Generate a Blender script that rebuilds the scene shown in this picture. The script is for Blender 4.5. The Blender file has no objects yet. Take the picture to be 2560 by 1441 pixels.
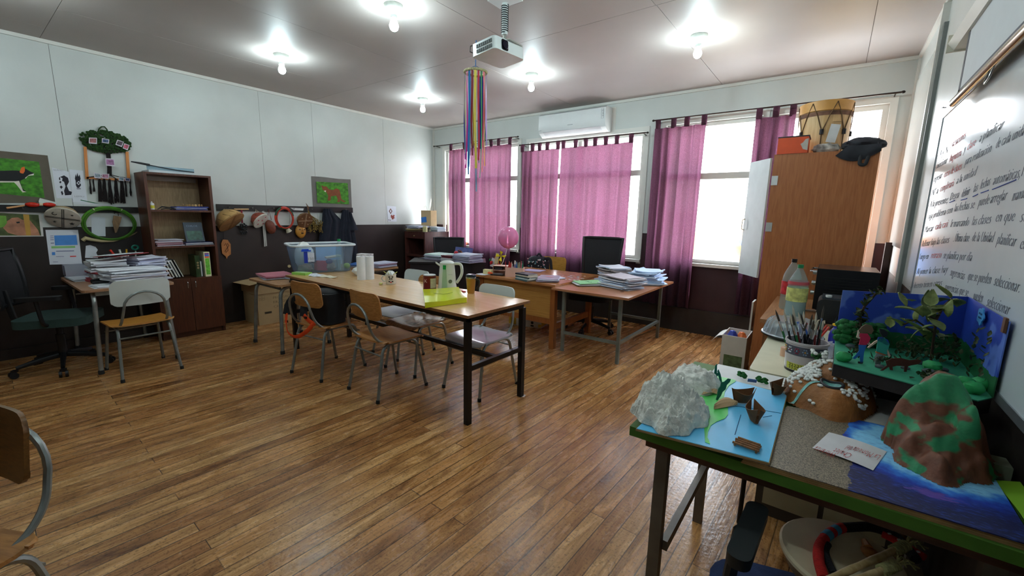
import bpy, bmesh, math, random
from mathutils import Matrix, Vector, noise as mnoise
random.seed(7)
PI = math.pi
SC = bpy.context.scene
COL = SC.collection

# ------------------------------------------------------------------ camera
W, H = 2560, 1441
FPX = 1057.3
YAW, PITCH, ROLL, CAMH = -0.643878, 0.1725555, 0.0201495, 1.37984
_f = Vector((math.sin(YAW)*math.cos(PITCH), math.cos(YAW)*math.cos(PITCH), -math.sin(PITCH)))
_r = Vector((math.cos(YAW), -math.sin(YAW), 0))
_u = _r.cross(_f)
_r2 = math.cos(ROLL)*_r + math.sin(ROLL)*_u
_u2 = -math.sin(ROLL)*_r + math.cos(ROLL)*_u
cam = bpy.data.cameras.new('camera'); camo = bpy.data.objects.new('camera', cam); COL.objects.link(camo)
cam.sensor_width = 36; cam.lens = 36*FPX/W; cam.clip_start = 0.02; cam.clip_end = 300
m = Matrix((_r2, _u2, -_f)).transposed().to_4x4(); m.translation = (0, 0, CAMH)
camo.matrix_world = m
SC.camera = camo

# room: x from XL (left wall) to XR (right wall), y up to YW (window wall), z up to ZC
XL, XR, YW, YB, ZC, ZW = -5.79, 0.43, 5.34, -1.6, 2.824, 1.177

def _ray(px, py): return _f*FPX + _r2*(px-W/2) - _u2*(py-H/2)
def at(px, py, ax, val):
    d = _ray(px, py); o = (0, 0, CAMH); t = (val-o[ax])/d[ax]
    return Vector((d.x*t, d.y*t, CAMH+d.z*t))
def atz(px, py, z): return at(px, py, 2, z)
def aty(px, py, y=YW): return at(px, py, 1, y)
def atx(px, py, x=XL): return at(px, py, 0, x)

# ------------------------------------------------------------------ light, exposure
wd = bpy.data.worlds.new('daylight'); SC.world = wd; wd.use_nodes = True
nt = wd.node_tree; bg = nt.nodes['Background']
tc = nt.nodes.new('ShaderNodeTexCoord'); sx = nt.nodes.new('ShaderNodeSeparateXYZ'); cr = nt.nodes.new('ShaderNodeValToRGB')
nt.links.new(tc.outputs['Generated'], sx.inputs[0]); nt.links.new(sx.outputs['Z'], cr.inputs[0])
cr.color_ramp.elements[0].position = 0.0; cr.color_ramp.elements[0].color = (1.0, 0.99, 0.97, 1)
cr.color_ramp.elements[1].position = 0.7; cr.color_ramp.elements[1].color = (0.80, 0.90, 1.0, 1)
nt.links.new(cr.outputs[0], bg.inputs[0]); bg.inputs[1].default_value = 5.2
SC.view_settings.view_transform = 'Standard'; SC.view_settings.look = 'None'
SC.view_settings.gamma = 1.0; SC.view_settings.use_curve_mapping = False
SC.view_settings.exposure = 1.75
def portal(x0, x1, z0, z1):
    l = bpy.data.lights.new('window_portal', 'AREA'); l.shape = 'RECTANGLE'; l.size = x1-x0; l.size_y = z1-z0
    l.cycles.is_portal = True
    o = bpy.data.objects.new('window_portal', l); COL.objects.link(o)
    o.location = ((x0+x1)/2, YW+0.14, (z0+z1)/2); o.rotation_euler = (-PI/2, 0, 0)
sun = bpy.data.lights.new('sun', 'SUN'); sun.energy = 3.5; sun.angle = 0.01; sun.color = (1, .93, .82)
suno = bpy.data.objects.new('sun', sun); COL.objects.link(suno)
suno.rotation_euler = Vector((-0.86, -0.16, -0.62)).to_track_quat('-Z', 'Y').to_euler()

# ------------------------------------------------------------------ helpers: materials
def lin(c):
    r = []
    for v in c[:3]:
        v = v/255.0
        r.append(v/12.92 if v <= .04045 else ((v+.055)/1.055)**2.4)
    return (r[0], r[1], r[2], 1)
_mats = {}
def M(c, rough=.6, metal=0, var=.08, vs=12, bump=0, bs=60, alpha=1, trans=0, emis=0, coat=0, ior=1.45, sss=0, spec=.5, stretch=None):
    key = (tuple(c), rough, metal, var, vs, bump, bs, alpha, trans, emis, coat, sss, spec, stretch)
    if key in _mats: return _mats[key]
    m = bpy.data.materials.new('paint'); m.use_nodes = True; nt = m.node_tree; p = nt.nodes['Principled BSDF']
    L = nt.links.new; N = nt.nodes.new
    base = lin(c)
    p.inputs['Roughness'].default_value = rough; p.inputs['Metallic'].default_value = metal
    p.inputs['IOR'].default_value = ior; p.inputs['Transmission Weight'].default_value = trans
    p.inputs['Coat Weight'].default_value = coat; p.inputs['Alpha'].default_value = alpha
    p.inputs['Specular IOR Level'].default_value = spec
    if emis:
        p.inputs['Emission Color'].default_value = base; p.inputs['Emission Strength'].default_value = emis
    tc = N('ShaderNodeTexCoord'); src = tc.outputs['Object']
    if stretch:
        mp = N('ShaderNodeMapping'); mp.inputs['Scale'].default_value = stretch; L(src, mp.inputs[0]); src = mp.outputs[0]
    if var:
        nz = N('ShaderNodeTexNoise'); nz.inputs['Scale'].default_value = vs; nz.inputs['Detail'].default_value = 4
        L(src, nz.inputs[0])
        r = N('ShaderNodeValToRGB'); r.color_ramp.elements[0].position = .3; r.color_ramp.elements[1].position = .7
        r.color_ramp.elements[0].color = tuple(v*(1-var) for v in base[:3])+(1,)
        r.color_ramp.elements[1].color = tuple(min(1, v*(1+var)) for v in base[:3])+(1,)
        L(nz.outputs['Fac'], r.inputs[0]); L(r.outputs[0], p.inputs['Base Color'])
    else: p.inputs['Base Color'].default_value = base
    if bump:
        nb = N('ShaderNodeTexNoise'); nb.inputs['Scale'].default_value = bs; nb.inputs['Detail'].default_value = 3
        L(src, nb.inputs[0]); b = N('ShaderNodeBump'); b.inputs['Strength'].default_value = bump; b.inputs['Distance'].default_value = .01
        L(nb.outputs['Fac'], b.inputs['Height']); L(b.outputs[0], p.inputs['Normal'])
    _mats[key] = m; return m
def wood(c1, c2, rough=.45, stretch=(2, 30, 30), scale=3, bump=.05, coat=0):
    key = ('w', tuple(c1), tuple(c2), rough, stretch, scale, coat)
    if key in _mats: return _mats[key]
    m = bpy.data.materials.new('wood'); m.use_nodes = True; nt = m.node_tree; p = nt.nodes['Principled BSDF']
    L = nt.links.new; N = nt.nodes.new
    tc = N('ShaderNodeTexCoord'); mp = N('ShaderNodeMapping'); mp.inputs['Scale'].default_value = stretch; L(tc.outputs['Object'], mp.inputs[0])
    nz = N('ShaderNodeTexNoise'); nz.inputs['Scale'].default_value = scale; nz.inputs['Detail'].default_value = 6; nz.inputs['Distortion'].default_value = .6
    L(mp.outputs[0], nz.inputs[0]); r = N('ShaderNodeValToRGB')
    r.color_ramp.elements[0].position = .35; r.color_ramp.elements[1].position = .65
    r.color_ramp.elements[0].color = lin(c1); r.color_ramp.elements[1].color = lin(c2)
    L(nz.outputs['Fac'], r.inputs[0]); L(r.outputs[0], p.inputs['Base Color'])
    p.inputs['Roughness'].default_value = rough; p.inputs['Coat Weight'].default_value = coat
    b = N('ShaderNodeBump'); b.inputs['Strength'].default_value = bump; L(nz.outputs['Fac'], b.inputs['Height']); L(b.outputs[0], p.inputs['Normal'])
    _mats[key] = m; return m
def clear(c=(255, 255, 255), rough=.03, mix=.75, name='clear_plastic'):
    """thin clear sheet: mostly see-through with a glossy surface"""
    key = ('c', tuple(c), rough, mix)
    if key in _mats: return _mats[key]
    m = bpy.data.materials.new(name); m.use_nodes = True; nt = m.node_tree; p = nt.nodes['Principled BSDF']
    out = nt.nodes['Material Output']; t = nt.nodes.new('ShaderNodeBsdfTransparent'); mx = nt.nodes.new('ShaderNodeMixShader')
    t.inputs[0].default_value = lin(c); p.inputs['Base Color'].default_value = lin(c); p.inputs['Roughness'].default_value = rough
    mx.inputs[0].default_value = 1-mix
    nt.links.new(t.outputs[0], mx.inputs[1]); nt.links.new(p.outputs[0], mx.inputs[2]); nt.links.new(mx.outputs[0], out.inputs[0])
    _mats[key] = m; return m

# ------------------------------------------------------------------ helpers: meshes
def rotm(rx=0, ry=0, rz=0): return Matrix.Rotation(rz, 4, 'Z') @ Matrix.Rotation(ry, 4, 'Y') @ Matrix.Rotation(rx, 4, 'X')
def TR(loc, rx=0, ry=0, rz=0, s=1): return Matrix.Translation(loc) @ rotm(rx, ry, rz) @ Matrix.Scale(s, 4)
def fillet(pts, rad, n=5):
    P = [Vector(p) for p in pts]; out = [P[0]]
    for i in range(1, len(P)-1):
        a, b, c = P[i-1], P[i], P[i+1]; u = (a-b).normalized(); v = (c-b).normalized()
        d = min(rad, (a-b).length*.49, (c-b).length*.49)
        for k in range(n+1):
            t = k/n; out.append((b+u*d).lerp(b, t).lerp(b.lerp(b+v*d, t), t))
    out.append(P[-1]); return out
class MB:
    def __init__(s): s.bm = bmesh.new(); s.mi = 0
    def _fin(s, vs, fs, M):
        if M is not None:
            for v in vs: v.co = M @ v.co
        for f in fs: f.material_index = s.mi
        return s
    def box(s, x0, x1, y0, y1, z0, z1, M=None):
        vs = [s.bm.verts.new((x, y, z)) for x in (x0, x1) for y in (y0, y1) for z in (z0, z1)]
        F = [(0, 1, 3, 2), (4, 6, 7, 5), (0, 4, 5, 1), (2, 3, 7, 6), (0, 2, 6, 4), (1, 5, 7, 3)]
        return s._fin(vs, [s.bm.faces.new([vs[i] for i in f]) for f in F], M)
    def cb(s, c, d, M=None, rot=None):
        a = (-d[0]/2, d[0]/2, -d[1]/2, d[1]/2, -d[2]/2, d[2]/2)
        T = Matrix.Translation(c) @ (rotm(*rot) if rot else Matrix.Identity(4))
        return s.box(*a, M=(M @ T) if M is not None else T)
    def tube(s, pts, r, n=8, M=None, closed=False, flat=None):
        P = [Vector(p) for p in pts]; k = len(P); rings = []; vs = []; fs = []
        up = None
        for i in range(k):
            if closed: t = (P[(i+1) % k]-P[i-1])
            else: t = (P[min(i+1, k-1)]-P[max(i-1, 0)])
            t = t.normalized() if t.length > 1e-9 else Vector((0, 0, 1))
            if up is None:
                up = Vector((0, 0, 1)) if abs(t.z) < .9 else Vector((1, 0, 0))
            a = (up-t*up.dot(t))
            a = a.normalized() if a.length > 1e-6 else t.orthogonal().normalized()
            up = a; b = t.cross(a)
            rr = r[i] if isinstance(r, (list, tuple)) else r
            ring = []
            for j in range(n):
                th = 2*PI*j/n; ca, sa = math.cos(th), math.sin(th)*(flat if flat else 1)
                ring.append(s.bm.verts.new(P[i]+a*(ca*rr)+b*(sa*rr)))
            rings.append(ring); vs += ring
        for i in range(k if closed else k-1):
            A, B = rings[i], rings[(i+1) % k]
            for j in range(n): fs.append(s.bm.faces.new((A[j], A[(j+1) % n], B[(j+1) % n], B[j])))
        if not closed:
            fs.append(s.bm.faces.new(list(reversed(rings[0])))); fs.append(s.bm.faces.new(rings[-1]))
        return s._fin(vs, fs, M)
    def lathe(s, prof, c=(0, 0, 0), n=24, M=None, sy=1):
        vs = []; fs = []; rings = []
        for (r, z) in prof:
            if r < 1e-6: v = s.bm.verts.new((c[0], c[1], c[2]+z)); rings.append([v]); vs.append(v)
            else:
                g = [s.bm.verts.new((c[0]+r*math.cos(2*PI*j/n), c[1]+r*sy*math.sin(2*PI*j/n), c[2]+z)) for j in range(n)]
                rings.append(g); vs += g
        for A, B in zip(rings[:-1], rings[1:]):
            if len(A) == 1 and len(B) == 1: continue
            for j in range(n):
                if len(A) == 1: fs.append(s.bm.faces.new((A[0], B[(j+1) % n], B[j])))
                elif len(B) == 1: fs.append(s.bm.faces.new((A[j], A[(j+1) % n], B[0])))
                else: fs.append(s.bm.faces.new((A[j], A[(j+1) % n], B[(j+1) % n], B[j])))
        if len(rings[0]) > 1 and prof[0][0] > 1e-6 and abs(prof[0][0]-prof[-1][0])+abs(prof[0][1]-prof[-1][1]) > 1e-6 and getattr(s, 'cap', True):
            fs.append(s.bm.faces.new(list(reversed(rings[0]))))
            if len(rings[-1]) > 1: fs.append(s.bm.faces.new(rings[-1]))
        return s._fin(vs, fs, M)
    def open(s): s.cap = False; return s
    def prism(s, poly, z0, z1, M=None):
        a = [s.bm.verts.new((p[0], p[1], z0)) for p in poly]; b = [s.bm.verts.new((p[0], p[1], z1)) for p in poly]
        n = len(poly); fs = [s.bm.faces.new(list(reversed(a))), s.bm.faces.new(b)]
        for i in range(n): fs.append(s.bm.faces.new((a[i], a[(i+1) % n], b[(i+1) % n], b[i])))
        return s._fin(a+b, fs, M)
    def grid(s, fn, nu, nv, th=0, M=None):
        """sheet fn(u,v)->(x,y,z); with th a second skin offset along the local normal closes it"""
        g = [[Vector(fn(i/nu, j/nv)) for j in range(nv+1)] for i in range(nu+1)]
        V = [[s.bm.verts.new(p) for p in row] for row in g]; vs = [v for r in V for v in r]; fs = []
        for i in range(nu):
            for j in range(nv): fs.append(s.bm.faces.new((V[i][j], V[i+1][j], V[i+1][j+1], V[i][j+1])))
        if th:
            V2 = []
            for i in range(nu+1):
                row = []
                for j in range(nv+1):
                    du = g[min(i+1, nu)][j]-g[max(i-1, 0)][j]; dv = g[i][min(j+1, nv)]-g[i][max(j-1, 0)]
                    nn = du.cross(dv); nn = nn.normalized() if nn.length > 1e-12 else Vector((0, 0, 1))
                    row.append(s.bm.verts.new(g[i][j]-nn*th))
                V2.append(row)
            vs += [v for r in V2 for v in r]
            for i in range(nu):
                for j in range(nv): fs.append(s.bm.faces.new((V2[i][j], V2[i][j+1], V2[i+1][j+1], V2[i+1][j])))
            for i in range(nu):
                fs.append(s.bm.faces.new((V[i][0], V2[i][0], V2[i+1][0], V[i+1][0])))
                fs.append(s.bm.faces.new((V[i][nv], V[i+1][nv], V2[i+1][nv], V2[i][nv])))
            for j in range(nv):
                fs.append(s.bm.faces.new((V[0][j], V[0][j+1], V2[0][j+1], V2[0][j])))
                fs.append(s.bm.faces.new((V[nu][j], V2[nu][j], V2[nu][j+1], V[nu][j+1])))
        return s._fin(vs, fs, M)
    def ball(s, c, r, n=12, M=None, fn=None, rot=None):
        if not isinstance(r, (list, tuple)): r = (r, r, r)
        vs = []; fs = []; R = rotm(*rot) if rot else Matrix.Identity(4); rings = []
        m_ = max(5, n//2)
        for i in range(m_+1):
            th = PI*i/m_
            if i in (0, m_): pts = [(0, 0, math.cos(th))]
            else: pts = [(math.sin(th)*math.cos(2*PI*j/n), math.sin(th)*math.sin(2*PI*j/n), math.cos(th)) for j in range(n)]
            ring = []
            for p in pts:
                v = Vector(p)
                if fn: v = v*fn(v)
                v = Vector((v.x*r[0], v.y*r[1], v.z*r[2])); v = R @ v
                ring.append(s.bm.verts.new(v+Vector(c)))
            rings.append(ring); vs += ring
        for A, B in zip(rings[:-1], rings[1:]):
            for j in range(n):
                if len(A) == 1: fs.append(s.bm.faces.new((A[0], B[j], B[(j+1) % n])))
                elif len(B) == 1: fs.append(s.bm.faces.new((A[j], B[0], A[(j+1) % n])))
                else: fs.append(s.bm.faces.new((A[j], B[j], B[(j+1) % n], A[(j+1) % n])))
        return s._fin(vs, fs, M)
    def mat(s, i): s.mi = i; return s
    def build(s, name, mat, parent=None, bevel=0, smooth=False, label=None, cat=None, group=None, kind=None, world=False, segs=2):
        bm = s.bm
        if bevel:
            es = [e for e in bm.edges if len(e.link_faces) == 2 and e.calc_face_angle(0) > .6]
            if es: bmesh.ops.bevel(bm, geom=es, offset=bevel, segments=segs, profile=.7, affect='EDGES', clamp_overlap=True)
        bmesh.ops.recalc_face_normals(bm, faces=bm.faces)
        off = Vector((0, 0, 0)); rz = 0
        if parent is None:
            xs = [v.co for v in bm.verts]
            lo = Vector((min(v.x for v in xs), min(v.y for v in xs), min(v.z for v in xs))); hi = Vector((max(v.x for v in xs), max(v.y for v in xs), max(v.z for v in xs)))
            off = Vector(((lo.x+hi.x)/2, (lo.y+hi.y)/2, lo.z))
            for v in bm.verts: v.co -= off
        elif world:
            mw = Matrix.Identity(4); q = parent
            while q is not None: mw = Matrix.LocRotScale(q.location, q.rotation_euler, q.scale) @ mw; q = q.parent
            mi = mw.inverted()
            for v in bm.verts: v.co = mi @ v.co
        me = bpy.data.meshes.new(name); bm.to_mesh(me); bm.free()
        for mm in (mat if isinstance(mat, (list, tuple)) else [mat]): me.materials.append(mm)
        if smooth:
            for p in me.polygons: p.use_smooth = True
            try: me.set_sharp_from_angle(angle=math.radians(38 if smooth is True else smooth))
            except Exception: pass
        o = bpy.data.objects.new(name, me); COL.objects.link(o)
        if parent is not None: o.parent = parent
        else: o.location = off
        tag(o, label, cat, group, kind)
        return o
    def each(s, name, mat, parent=None, **k):
        """one object for every loose piece"""
        bm = s.bm; bm.verts.ensure_lookup_table(); bm.verts.index_update(); seen = set(); out = []
        for v0 in bm.verts:
            if v0.index in seen: continue
            st = [v0]; isl = {v0.index}
            while st:
                v = st.pop()
                for e in v.link_edges:
                    w = e.other_vert(v)
                    if w.index not in isl: isl.add(w.index); st.append(w)
            seen |= isl
            nb = MB(); vm = {}
            for i in sorted(isl): vm[i] = nb.bm.verts.new(bm.verts[i].co)
            for f in bm.faces:
                if f.verts[0].index in isl:
                    nf = nb.bm.faces.new([vm[v.index] for v in f.verts]); nf.material_index = f.material_index
            out.append(nb.build(name, mat, parent, **k))
        bm.free(); return out
def tag(o, label=None, cat=None, group=None, kind=None):
    if label: o['label'] = label
    if cat: o['category'] = cat
    if group: o['group'] = group
    if kind: o['kind'] = kind
    return o
def thing(name, label, cat, loc=(0, 0, 0), rz=0, group=None):
    o = bpy.data.objects.new(name, None); COL.objects.link(o); o.location = loc; o.rotation_euler = (0, 0, rz)
    o.empty_display_size = .1
    return tag(o, label, cat, group)
def S(b, name, mat, parent=None, **k): return b.build(name, mat, parent, kind=None if parent else 'structure', world=parent is not None, **k)
def kids(o): return [c for c in COL.objects if c.parent == o]
def dup(root, loc=None, rz=None, label=None, group=None, parent=None):
    c = root.copy(); COL.objects.link(c)
    if loc is not None: c.location = loc
    if rz is not None: c.rotation_euler = (0, 0, rz)
    if label: c['label'] = label
    if group: c['group'] = group
    if parent is not None: c.parent = parent
    for k in kids(root): dup(k, parent=c)
    return c
def rrect(w, h, r, n=5, cx=0, cy=0):
    out = []
    for (sx, sy, a0) in ((1, 1, 0), (-1, 1, PI/2), (-1, -1, PI), (1, -1, 1.5*PI)):
        for k in range(n+1):
            a = a0+k*PI/2/n; out.append((cx+sx*(w/2-r)+r*math.cos(a), cy+sy*(h/2-r)+r*math.sin(a)))
    return out
def text_mesh(body, size, font_shear=.25, th=.0006, spacing=1.0):
    cu = bpy.data.curves.new('t', 'FONT'); cu.body = body; cu.size = size; cu.shear = font_shear; cu.extrude = th
    cu.offset = -size*.022; cu.space_character = spacing; cu.resolution_u = 2
    o = bpy.data.objects.new('t', cu); COL.objects.link(o)
    bpy.context.view_layer.update()
    dg = bpy.context.evaluated_depsgraph_get(); me = bpy.data.meshes.new_from_object(o.evaluated_get(dg))
    COL.objects.unlink(o); bpy.data.objects.remove(o); bpy.data.curves.remove(cu)
    return me
def add_text(b, body, size, M, width=None, shear=.25, th=.0006, align='l'):
    """lettering added to mesh builder b; M maps x right, y up, z out of the surface"""
    me = text_mesh(body, size, shear, th); 
    if not len(me.vertices): return
    xs = [v.co.x for v in me.vertices]; x0, x1 = min(xs), max(xs); k = 1
    if width: k = width/max(1e-6, x1-x0)
    o_ = {'l': x0, 'c': (x0+x1)/2, 'r': x1}[align]
    vs = [b.bm.verts.new(M @ Vector(((v.co.x-o_)*k, v.co.y, v.co.z))) for v in me.vertices]
    for p in me.polygons:
        try: f = b.bm.faces.new([vs[i] for i in p.vertices]); f.material_index = b.mi
        except ValueError: pass
    bpy.data.meshes.remove(me)
def basis(o, ux, uy):
    """frame at o with x along ux, y along uy (made square), z outwards"""
    ux = Vector(ux).normalized(); uy = Vector(uy); uy = (uy-ux*uy.dot(ux)).normalized(); uz = ux.cross(uy)
    m = Matrix((ux, uy, uz)).transposed().to_4x4(); m.translation = Vector(o); return m

def flat(b, px, ax, val, t0, t1, off=(0, 0), sc=1.0):
    """a flat cut-out lying on the plane (axis ax at val): corners given where they are seen; t0..t1 is its thickness into the room"""
    P = [at(off[0]+p[0]/sc, off[1]+p[1]/sc, ax, val) for p in px]
    lo, hi = [], []
    for p in P:
        a = p.copy(); a[ax] = val+t0; c = p.copy(); c[ax] = val+t1; lo.append(b.bm.verts.new(a)); hi.append(b.bm.verts.new(c))
    n = len(P); fs = [b.bm.faces.new(list(reversed(lo))), b.bm.faces.new(hi)]
    for i in range(n): fs.append(b.bm.faces.new((lo[i], lo[(i+1) % n], hi[(i+1) % n], hi[i])))
    for f in fs: f.material_index = b.mi
    return b
def poly(b, P2, ax, val, t0, t1):
    """same, corners given in metres in the plane"""
    lo, hi = [], []
    for p in P2:
        q = list(p); q.insert(ax, 0); a = Vector(q); a[ax] = val+t0; c = Vector(q); c[ax] = val+t1
        lo.append(b.bm.verts.new(a)); hi.append(b.bm.verts.new(c))
    n = len(P2); fs = [b.bm.faces.new(list(reversed(lo))), b.bm.faces.new(hi)]
    for i in range(n): fs.append(b.bm.faces.new((lo[i], lo[(i+1) % n], hi[(i+1) % n], hi[i])))
    for f in fs: f.material_index = b.mi
    return b
def ground(parts_z, px, py): return atz(px, py, parts_z)
def stack(label, x, y, z, w, d, h, cols, rz=0, n=10, name='paper_stack', cat='papers', group='paper stacks', jit=.012, rot=.06, seed=1, sag=0.004, top=None):
    """a pile of sheets and thin folders, each layer a little askew and bent"""
    r = random.Random(seed); b = MB(); ms = [M(c, .7, var=.04) for c in cols]; zz = z; th = h/n
    for k in range(n):
        cw = w*r.uniform(.88, 1.0); cd = d*r.uniform(.88, 1.0); ox, oy, a = r.uniform(-jit, jit), r.uniform(-jit, jit), rz+r.uniform(-rot, rot)
        if k == n-1 and top is not None: b.mat(top)
        else: b.mat(r.randrange(len(ms)))
        c, s_ = math.cos(a), math.sin(a); q = r.uniform(0, 6.28); sg = sag*r.uniform(.3, 1.3)
        def fn(u, v, cw=cw, cd=cd, ox=ox, oy=oy, c=c, s_=s_, zz=zz, q=q, sg=sg, k=k):
            lx, ly = (u-.5)*cw+ox, (v-.5)*cd+oy
            e = abs(u-.5)*2; lift = sg*(e**3)*(.5+.5*math.sin(3*v+q))*(k+1)/n
            return (x+lx*c-ly*s_, y+lx*s_+ly*c, zz+th*.93+lift)
        b.grid(fn, 4, 4, th*.9)
        zz += th
    return b.build(name, ms, label=label, cat=cat, group=group)
def book(label, loc, size, rot, cover, pages=(225, 220, 205), name='book', group='books', cat='book', parent=None):
    """local x = width, y = height of the cover, z = thickness"""
    w, h, t_ = size; b = MB(); T = TR(loc, *rot)
    b.mat(1).box(-w/2+.003, w/2-.003, -h/2+.003, h/2-.003, .003, t_-.003, M=T)
    b.mat(0).box(-w/2, w/2, -h/2, h/2, 0, .0025, M=T).box(-w/2, w/2, -h/2, h/2, t_-.0025, t_, M=T).box(-w/2, -w/2+.0025, -h/2, h/2, .0025, t_-.0025, M=T)
    return b.build(name, [M(cover, .45), M(pages, .8)], parent, label=label, cat=cat, group=group)
# ================================================================== the room
def floor_mat():
    m = bpy.data.materials.new('plank_floor'); m.use_nodes = True; nt = m.node_tree; p = nt.nodes['Principled BSDF']
    L = nt.links.new
    def N(t, **k):
        n = nt.nodes.new(t)
        for a, v in k.items(): setattr(n, a, v)
        return n
    def math_(op, a, b=None, c=None):
        n = N('ShaderNodeMath', operation=op)
        for i, v in enumerate((a, b, c)):
            if v is None: continue
            if isinstance(v, (int, float)): n.inputs[i].default_value = v
            else: L(v, n.inputs[i])
        return n.outputs[0]
    tc = N('ShaderNodeTexCoord'); mp = N('ShaderNodeMapping'); mp.inputs['Rotation'].default_value = (0, 0, math.radians(2.2))
    L(tc.outputs['Object'], mp.inputs[0]); sp = N('ShaderNodeSeparateXYZ'); L(mp.outputs[0], sp.inputs[0])
    X, Y = sp.outputs['X'], sp.outputs['Y']
    px = math_('DIVIDE', X, .077); pid = math_('FLOOR', px); fr = math_('FRACT', px)
    wn = N('ShaderNodeTexWhiteNoise', noise_dimensions='1D'); L(pid, wn.inputs['W'])
    par = math_('FLOORED_MODULO', pid, 2.0)
    rare = math_('MULTIPLY', math_('GREATER_THAN', wn.outputs['Value'], .8), .45)
    yy = math_('DIVIDE', math_('ADD', math_('ADD', math_('MULTIPLY', par, 1.22), rare), math_('ADD', Y, JOINT)), 2.44)
    yid = math_('FLOOR', yy); yf = math_('FRACT', yy)
    cmb = N('ShaderNodeCombineXYZ'); L(pid, cmb.inputs[0]); L(yid, cmb.inputs[1])
    wn2 = N('ShaderNodeTexWhiteNoise', noise_dimensions='2D'); L(cmb.outputs[0], wn2.inputs['Vector'])
    # grain, shifted from board to board
    off = N('ShaderNodeCombineXYZ'); L(math_('MULTIPLY', wn2.outputs['Value'], 37.0), off.inputs[0]); L(math_('MULTIPLY', wn2.outputs['Value'], 91.0), off.inputs[1])
    va = N('ShaderNodeVectorMath', operation='ADD'); L(mp.outputs[0], va.inputs[0]); L(off.outputs[0], va.inputs[1])
    m2 = N('ShaderNodeMapping'); m2.inputs['Scale'].default_value = (1, .06, 1); L(va.outputs[0], m2.inputs[0])
    g = N('ShaderNodeTexNoise'); g.inputs['Scale'].default_value = 70; g.inputs['Detail'].default_value = 5; g.inputs['Distortion'].default_value = .9; L(m2.outputs[0], g.inputs[0])
    m3 = N('ShaderNodeMapping'); m3.inputs['Scale'].default_value = (1, .22, 1); L(va.outputs[0], m3.inputs[0])
    g2 = N('ShaderNodeTexNoise'); g2.inputs['Scale'].default_value = 9; g2.inputs['Detail'].default_value = 6; g2.inputs['Roughness'].default_value = .7; g2.inputs['Distortion'].default_value = 1.2; L(m3.outputs[0], g2.inputs[0])
    spk = N('ShaderNodeTexNoise'); spk.inputs['Scale'].default_value = 105; spk.inputs['Detail'].default_value = 3; L(mp.outputs[0], spk.inputs[0])
    kn = N('ShaderNodeTexVoronoi'); m4 = N('ShaderNodeMapping'); m4.inputs['Scale'].default_value = (1, .55, 1); L(va.outputs[0], m4.inputs[0]); L(m4.outputs[0], kn.inputs['Vector']); kn.inputs['Scale'].default_value = 2.1
    def ramp(src, stops):
        r = N('ShaderNodeValToRGB'); e = r.color_ramp.elements
        e[0].position, e[0].color = stops[0][0], lin(stops[0][1]); e[1].position, e[1].color = stops[-1][0], lin(stops[-1][1])
        for q, c in stops[1:-1]: n = e.new(q); n.color = lin(c)
        L(src, r.inputs[0]); return r.outputs[0]
    c_board = ramp(wn2.outputs['Value'], [(0, (190, 136, 84)), (.35, (210, 156, 98)), (.7, (221, 169, 109)), (1, (233, 186, 126))])
    c_grain = ramp(g.outputs['Fac'], [(.28, (158, 140, 122)), (.5, (225, 218, 210)), (.75, (255, 255, 255))])
    c_wear = ramp(g2.outputs['Fac'], [(.30, (150, 130, 112)), (.46, (222, 212, 202)), (.6, (255, 250, 244)), (.8, (255, 236, 214))])
    c_spk = ramp(spk.outputs['Fac'], [(.33, (110, 95, 80)), (.45, (255, 255, 255)), (1, (255, 255, 255))])
    c_kn = ramp(kn.outputs['Distance'], [(0.012, (80, 45, 30)), (.05, (255, 255, 255)), (1, (255, 255, 255))])
    def mul(a, b, f=1.0):
        n = N('ShaderNodeMix', data_type='RGBA', blend_type='MULTIPLY'); n.inputs[0].default_value = f
        L(a, n.inputs[6]); L(b, n.inputs[7]); return n.outputs[2]
    col = mul(mul(mul(mul(c_board, c_grain, .8), c_wear, 1.0), c_spk, .5), c_kn, .9)
    # seams
    ef = math_('MINIMUM', fr, math_('SUBTRACT', 1.0, fr)); seam = math_('LESS_THAN', ef, .03)
    ey = math_('LESS_THAN', yf, .0014)
    sm = math_('MAXIMUM', seam, ey)
    seamv = math_('MULTIPLY', sm, math_('ADD', .6, math_('MULTIPLY', wn.outputs['Value'], .4)))
    mixs = N('ShaderNodeMix', data_type='RGBA'); L(seamv, mixs.inputs[0]); L(col, mixs.inputs[6]); mixs.inputs[7].default_value = lin((44, 26, 16))
    L(mixs.outputs[2], p.inputs['Base Color'])
    rr = math_('ADD', .13, math_('MULTIPLY', g2.outputs['Fac'], .26)); L(rr, p.inputs['Roughness'])
    # relief: soft grain ridges, dents, open seams
    dn = N('ShaderNodeTexNoise'); dn.inputs['Scale'].default_value = 48; dn.inputs['Detail'].default_value = 4; L(mp.outputs[0], dn.inputs[0])
    h = math_('ADD', math_('MULTIPLY', g.outputs['Fac'], .45), math_('MULTIPLY', dn.outputs['Fac'], .8))
    h = math_('SUBTRACT', h, math_('MULTIPLY', sm, .8))
    b = N('ShaderNodeBump'); b.inputs['Strength'].default_value = .38; b.inputs['Distance'].default_value = .004; L(h, b.inputs['Height']); L(b.outputs[0], p.inputs['Normal'])
    return m
JOINT = 1.35   # the visible row of board ends lies 1.35 m in front of the camera's foot
b = MB(); b.box(XL-.15, XR+.15, YB-.15, YW+.15, -.1, 0)
fl = S(b, 'floor', floor_mat())
# boards' pattern is laid out from the mesh centre: shift so that a board end falls on y = 1.35
for v in fl.data.vertices: v.co.z += 0

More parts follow.
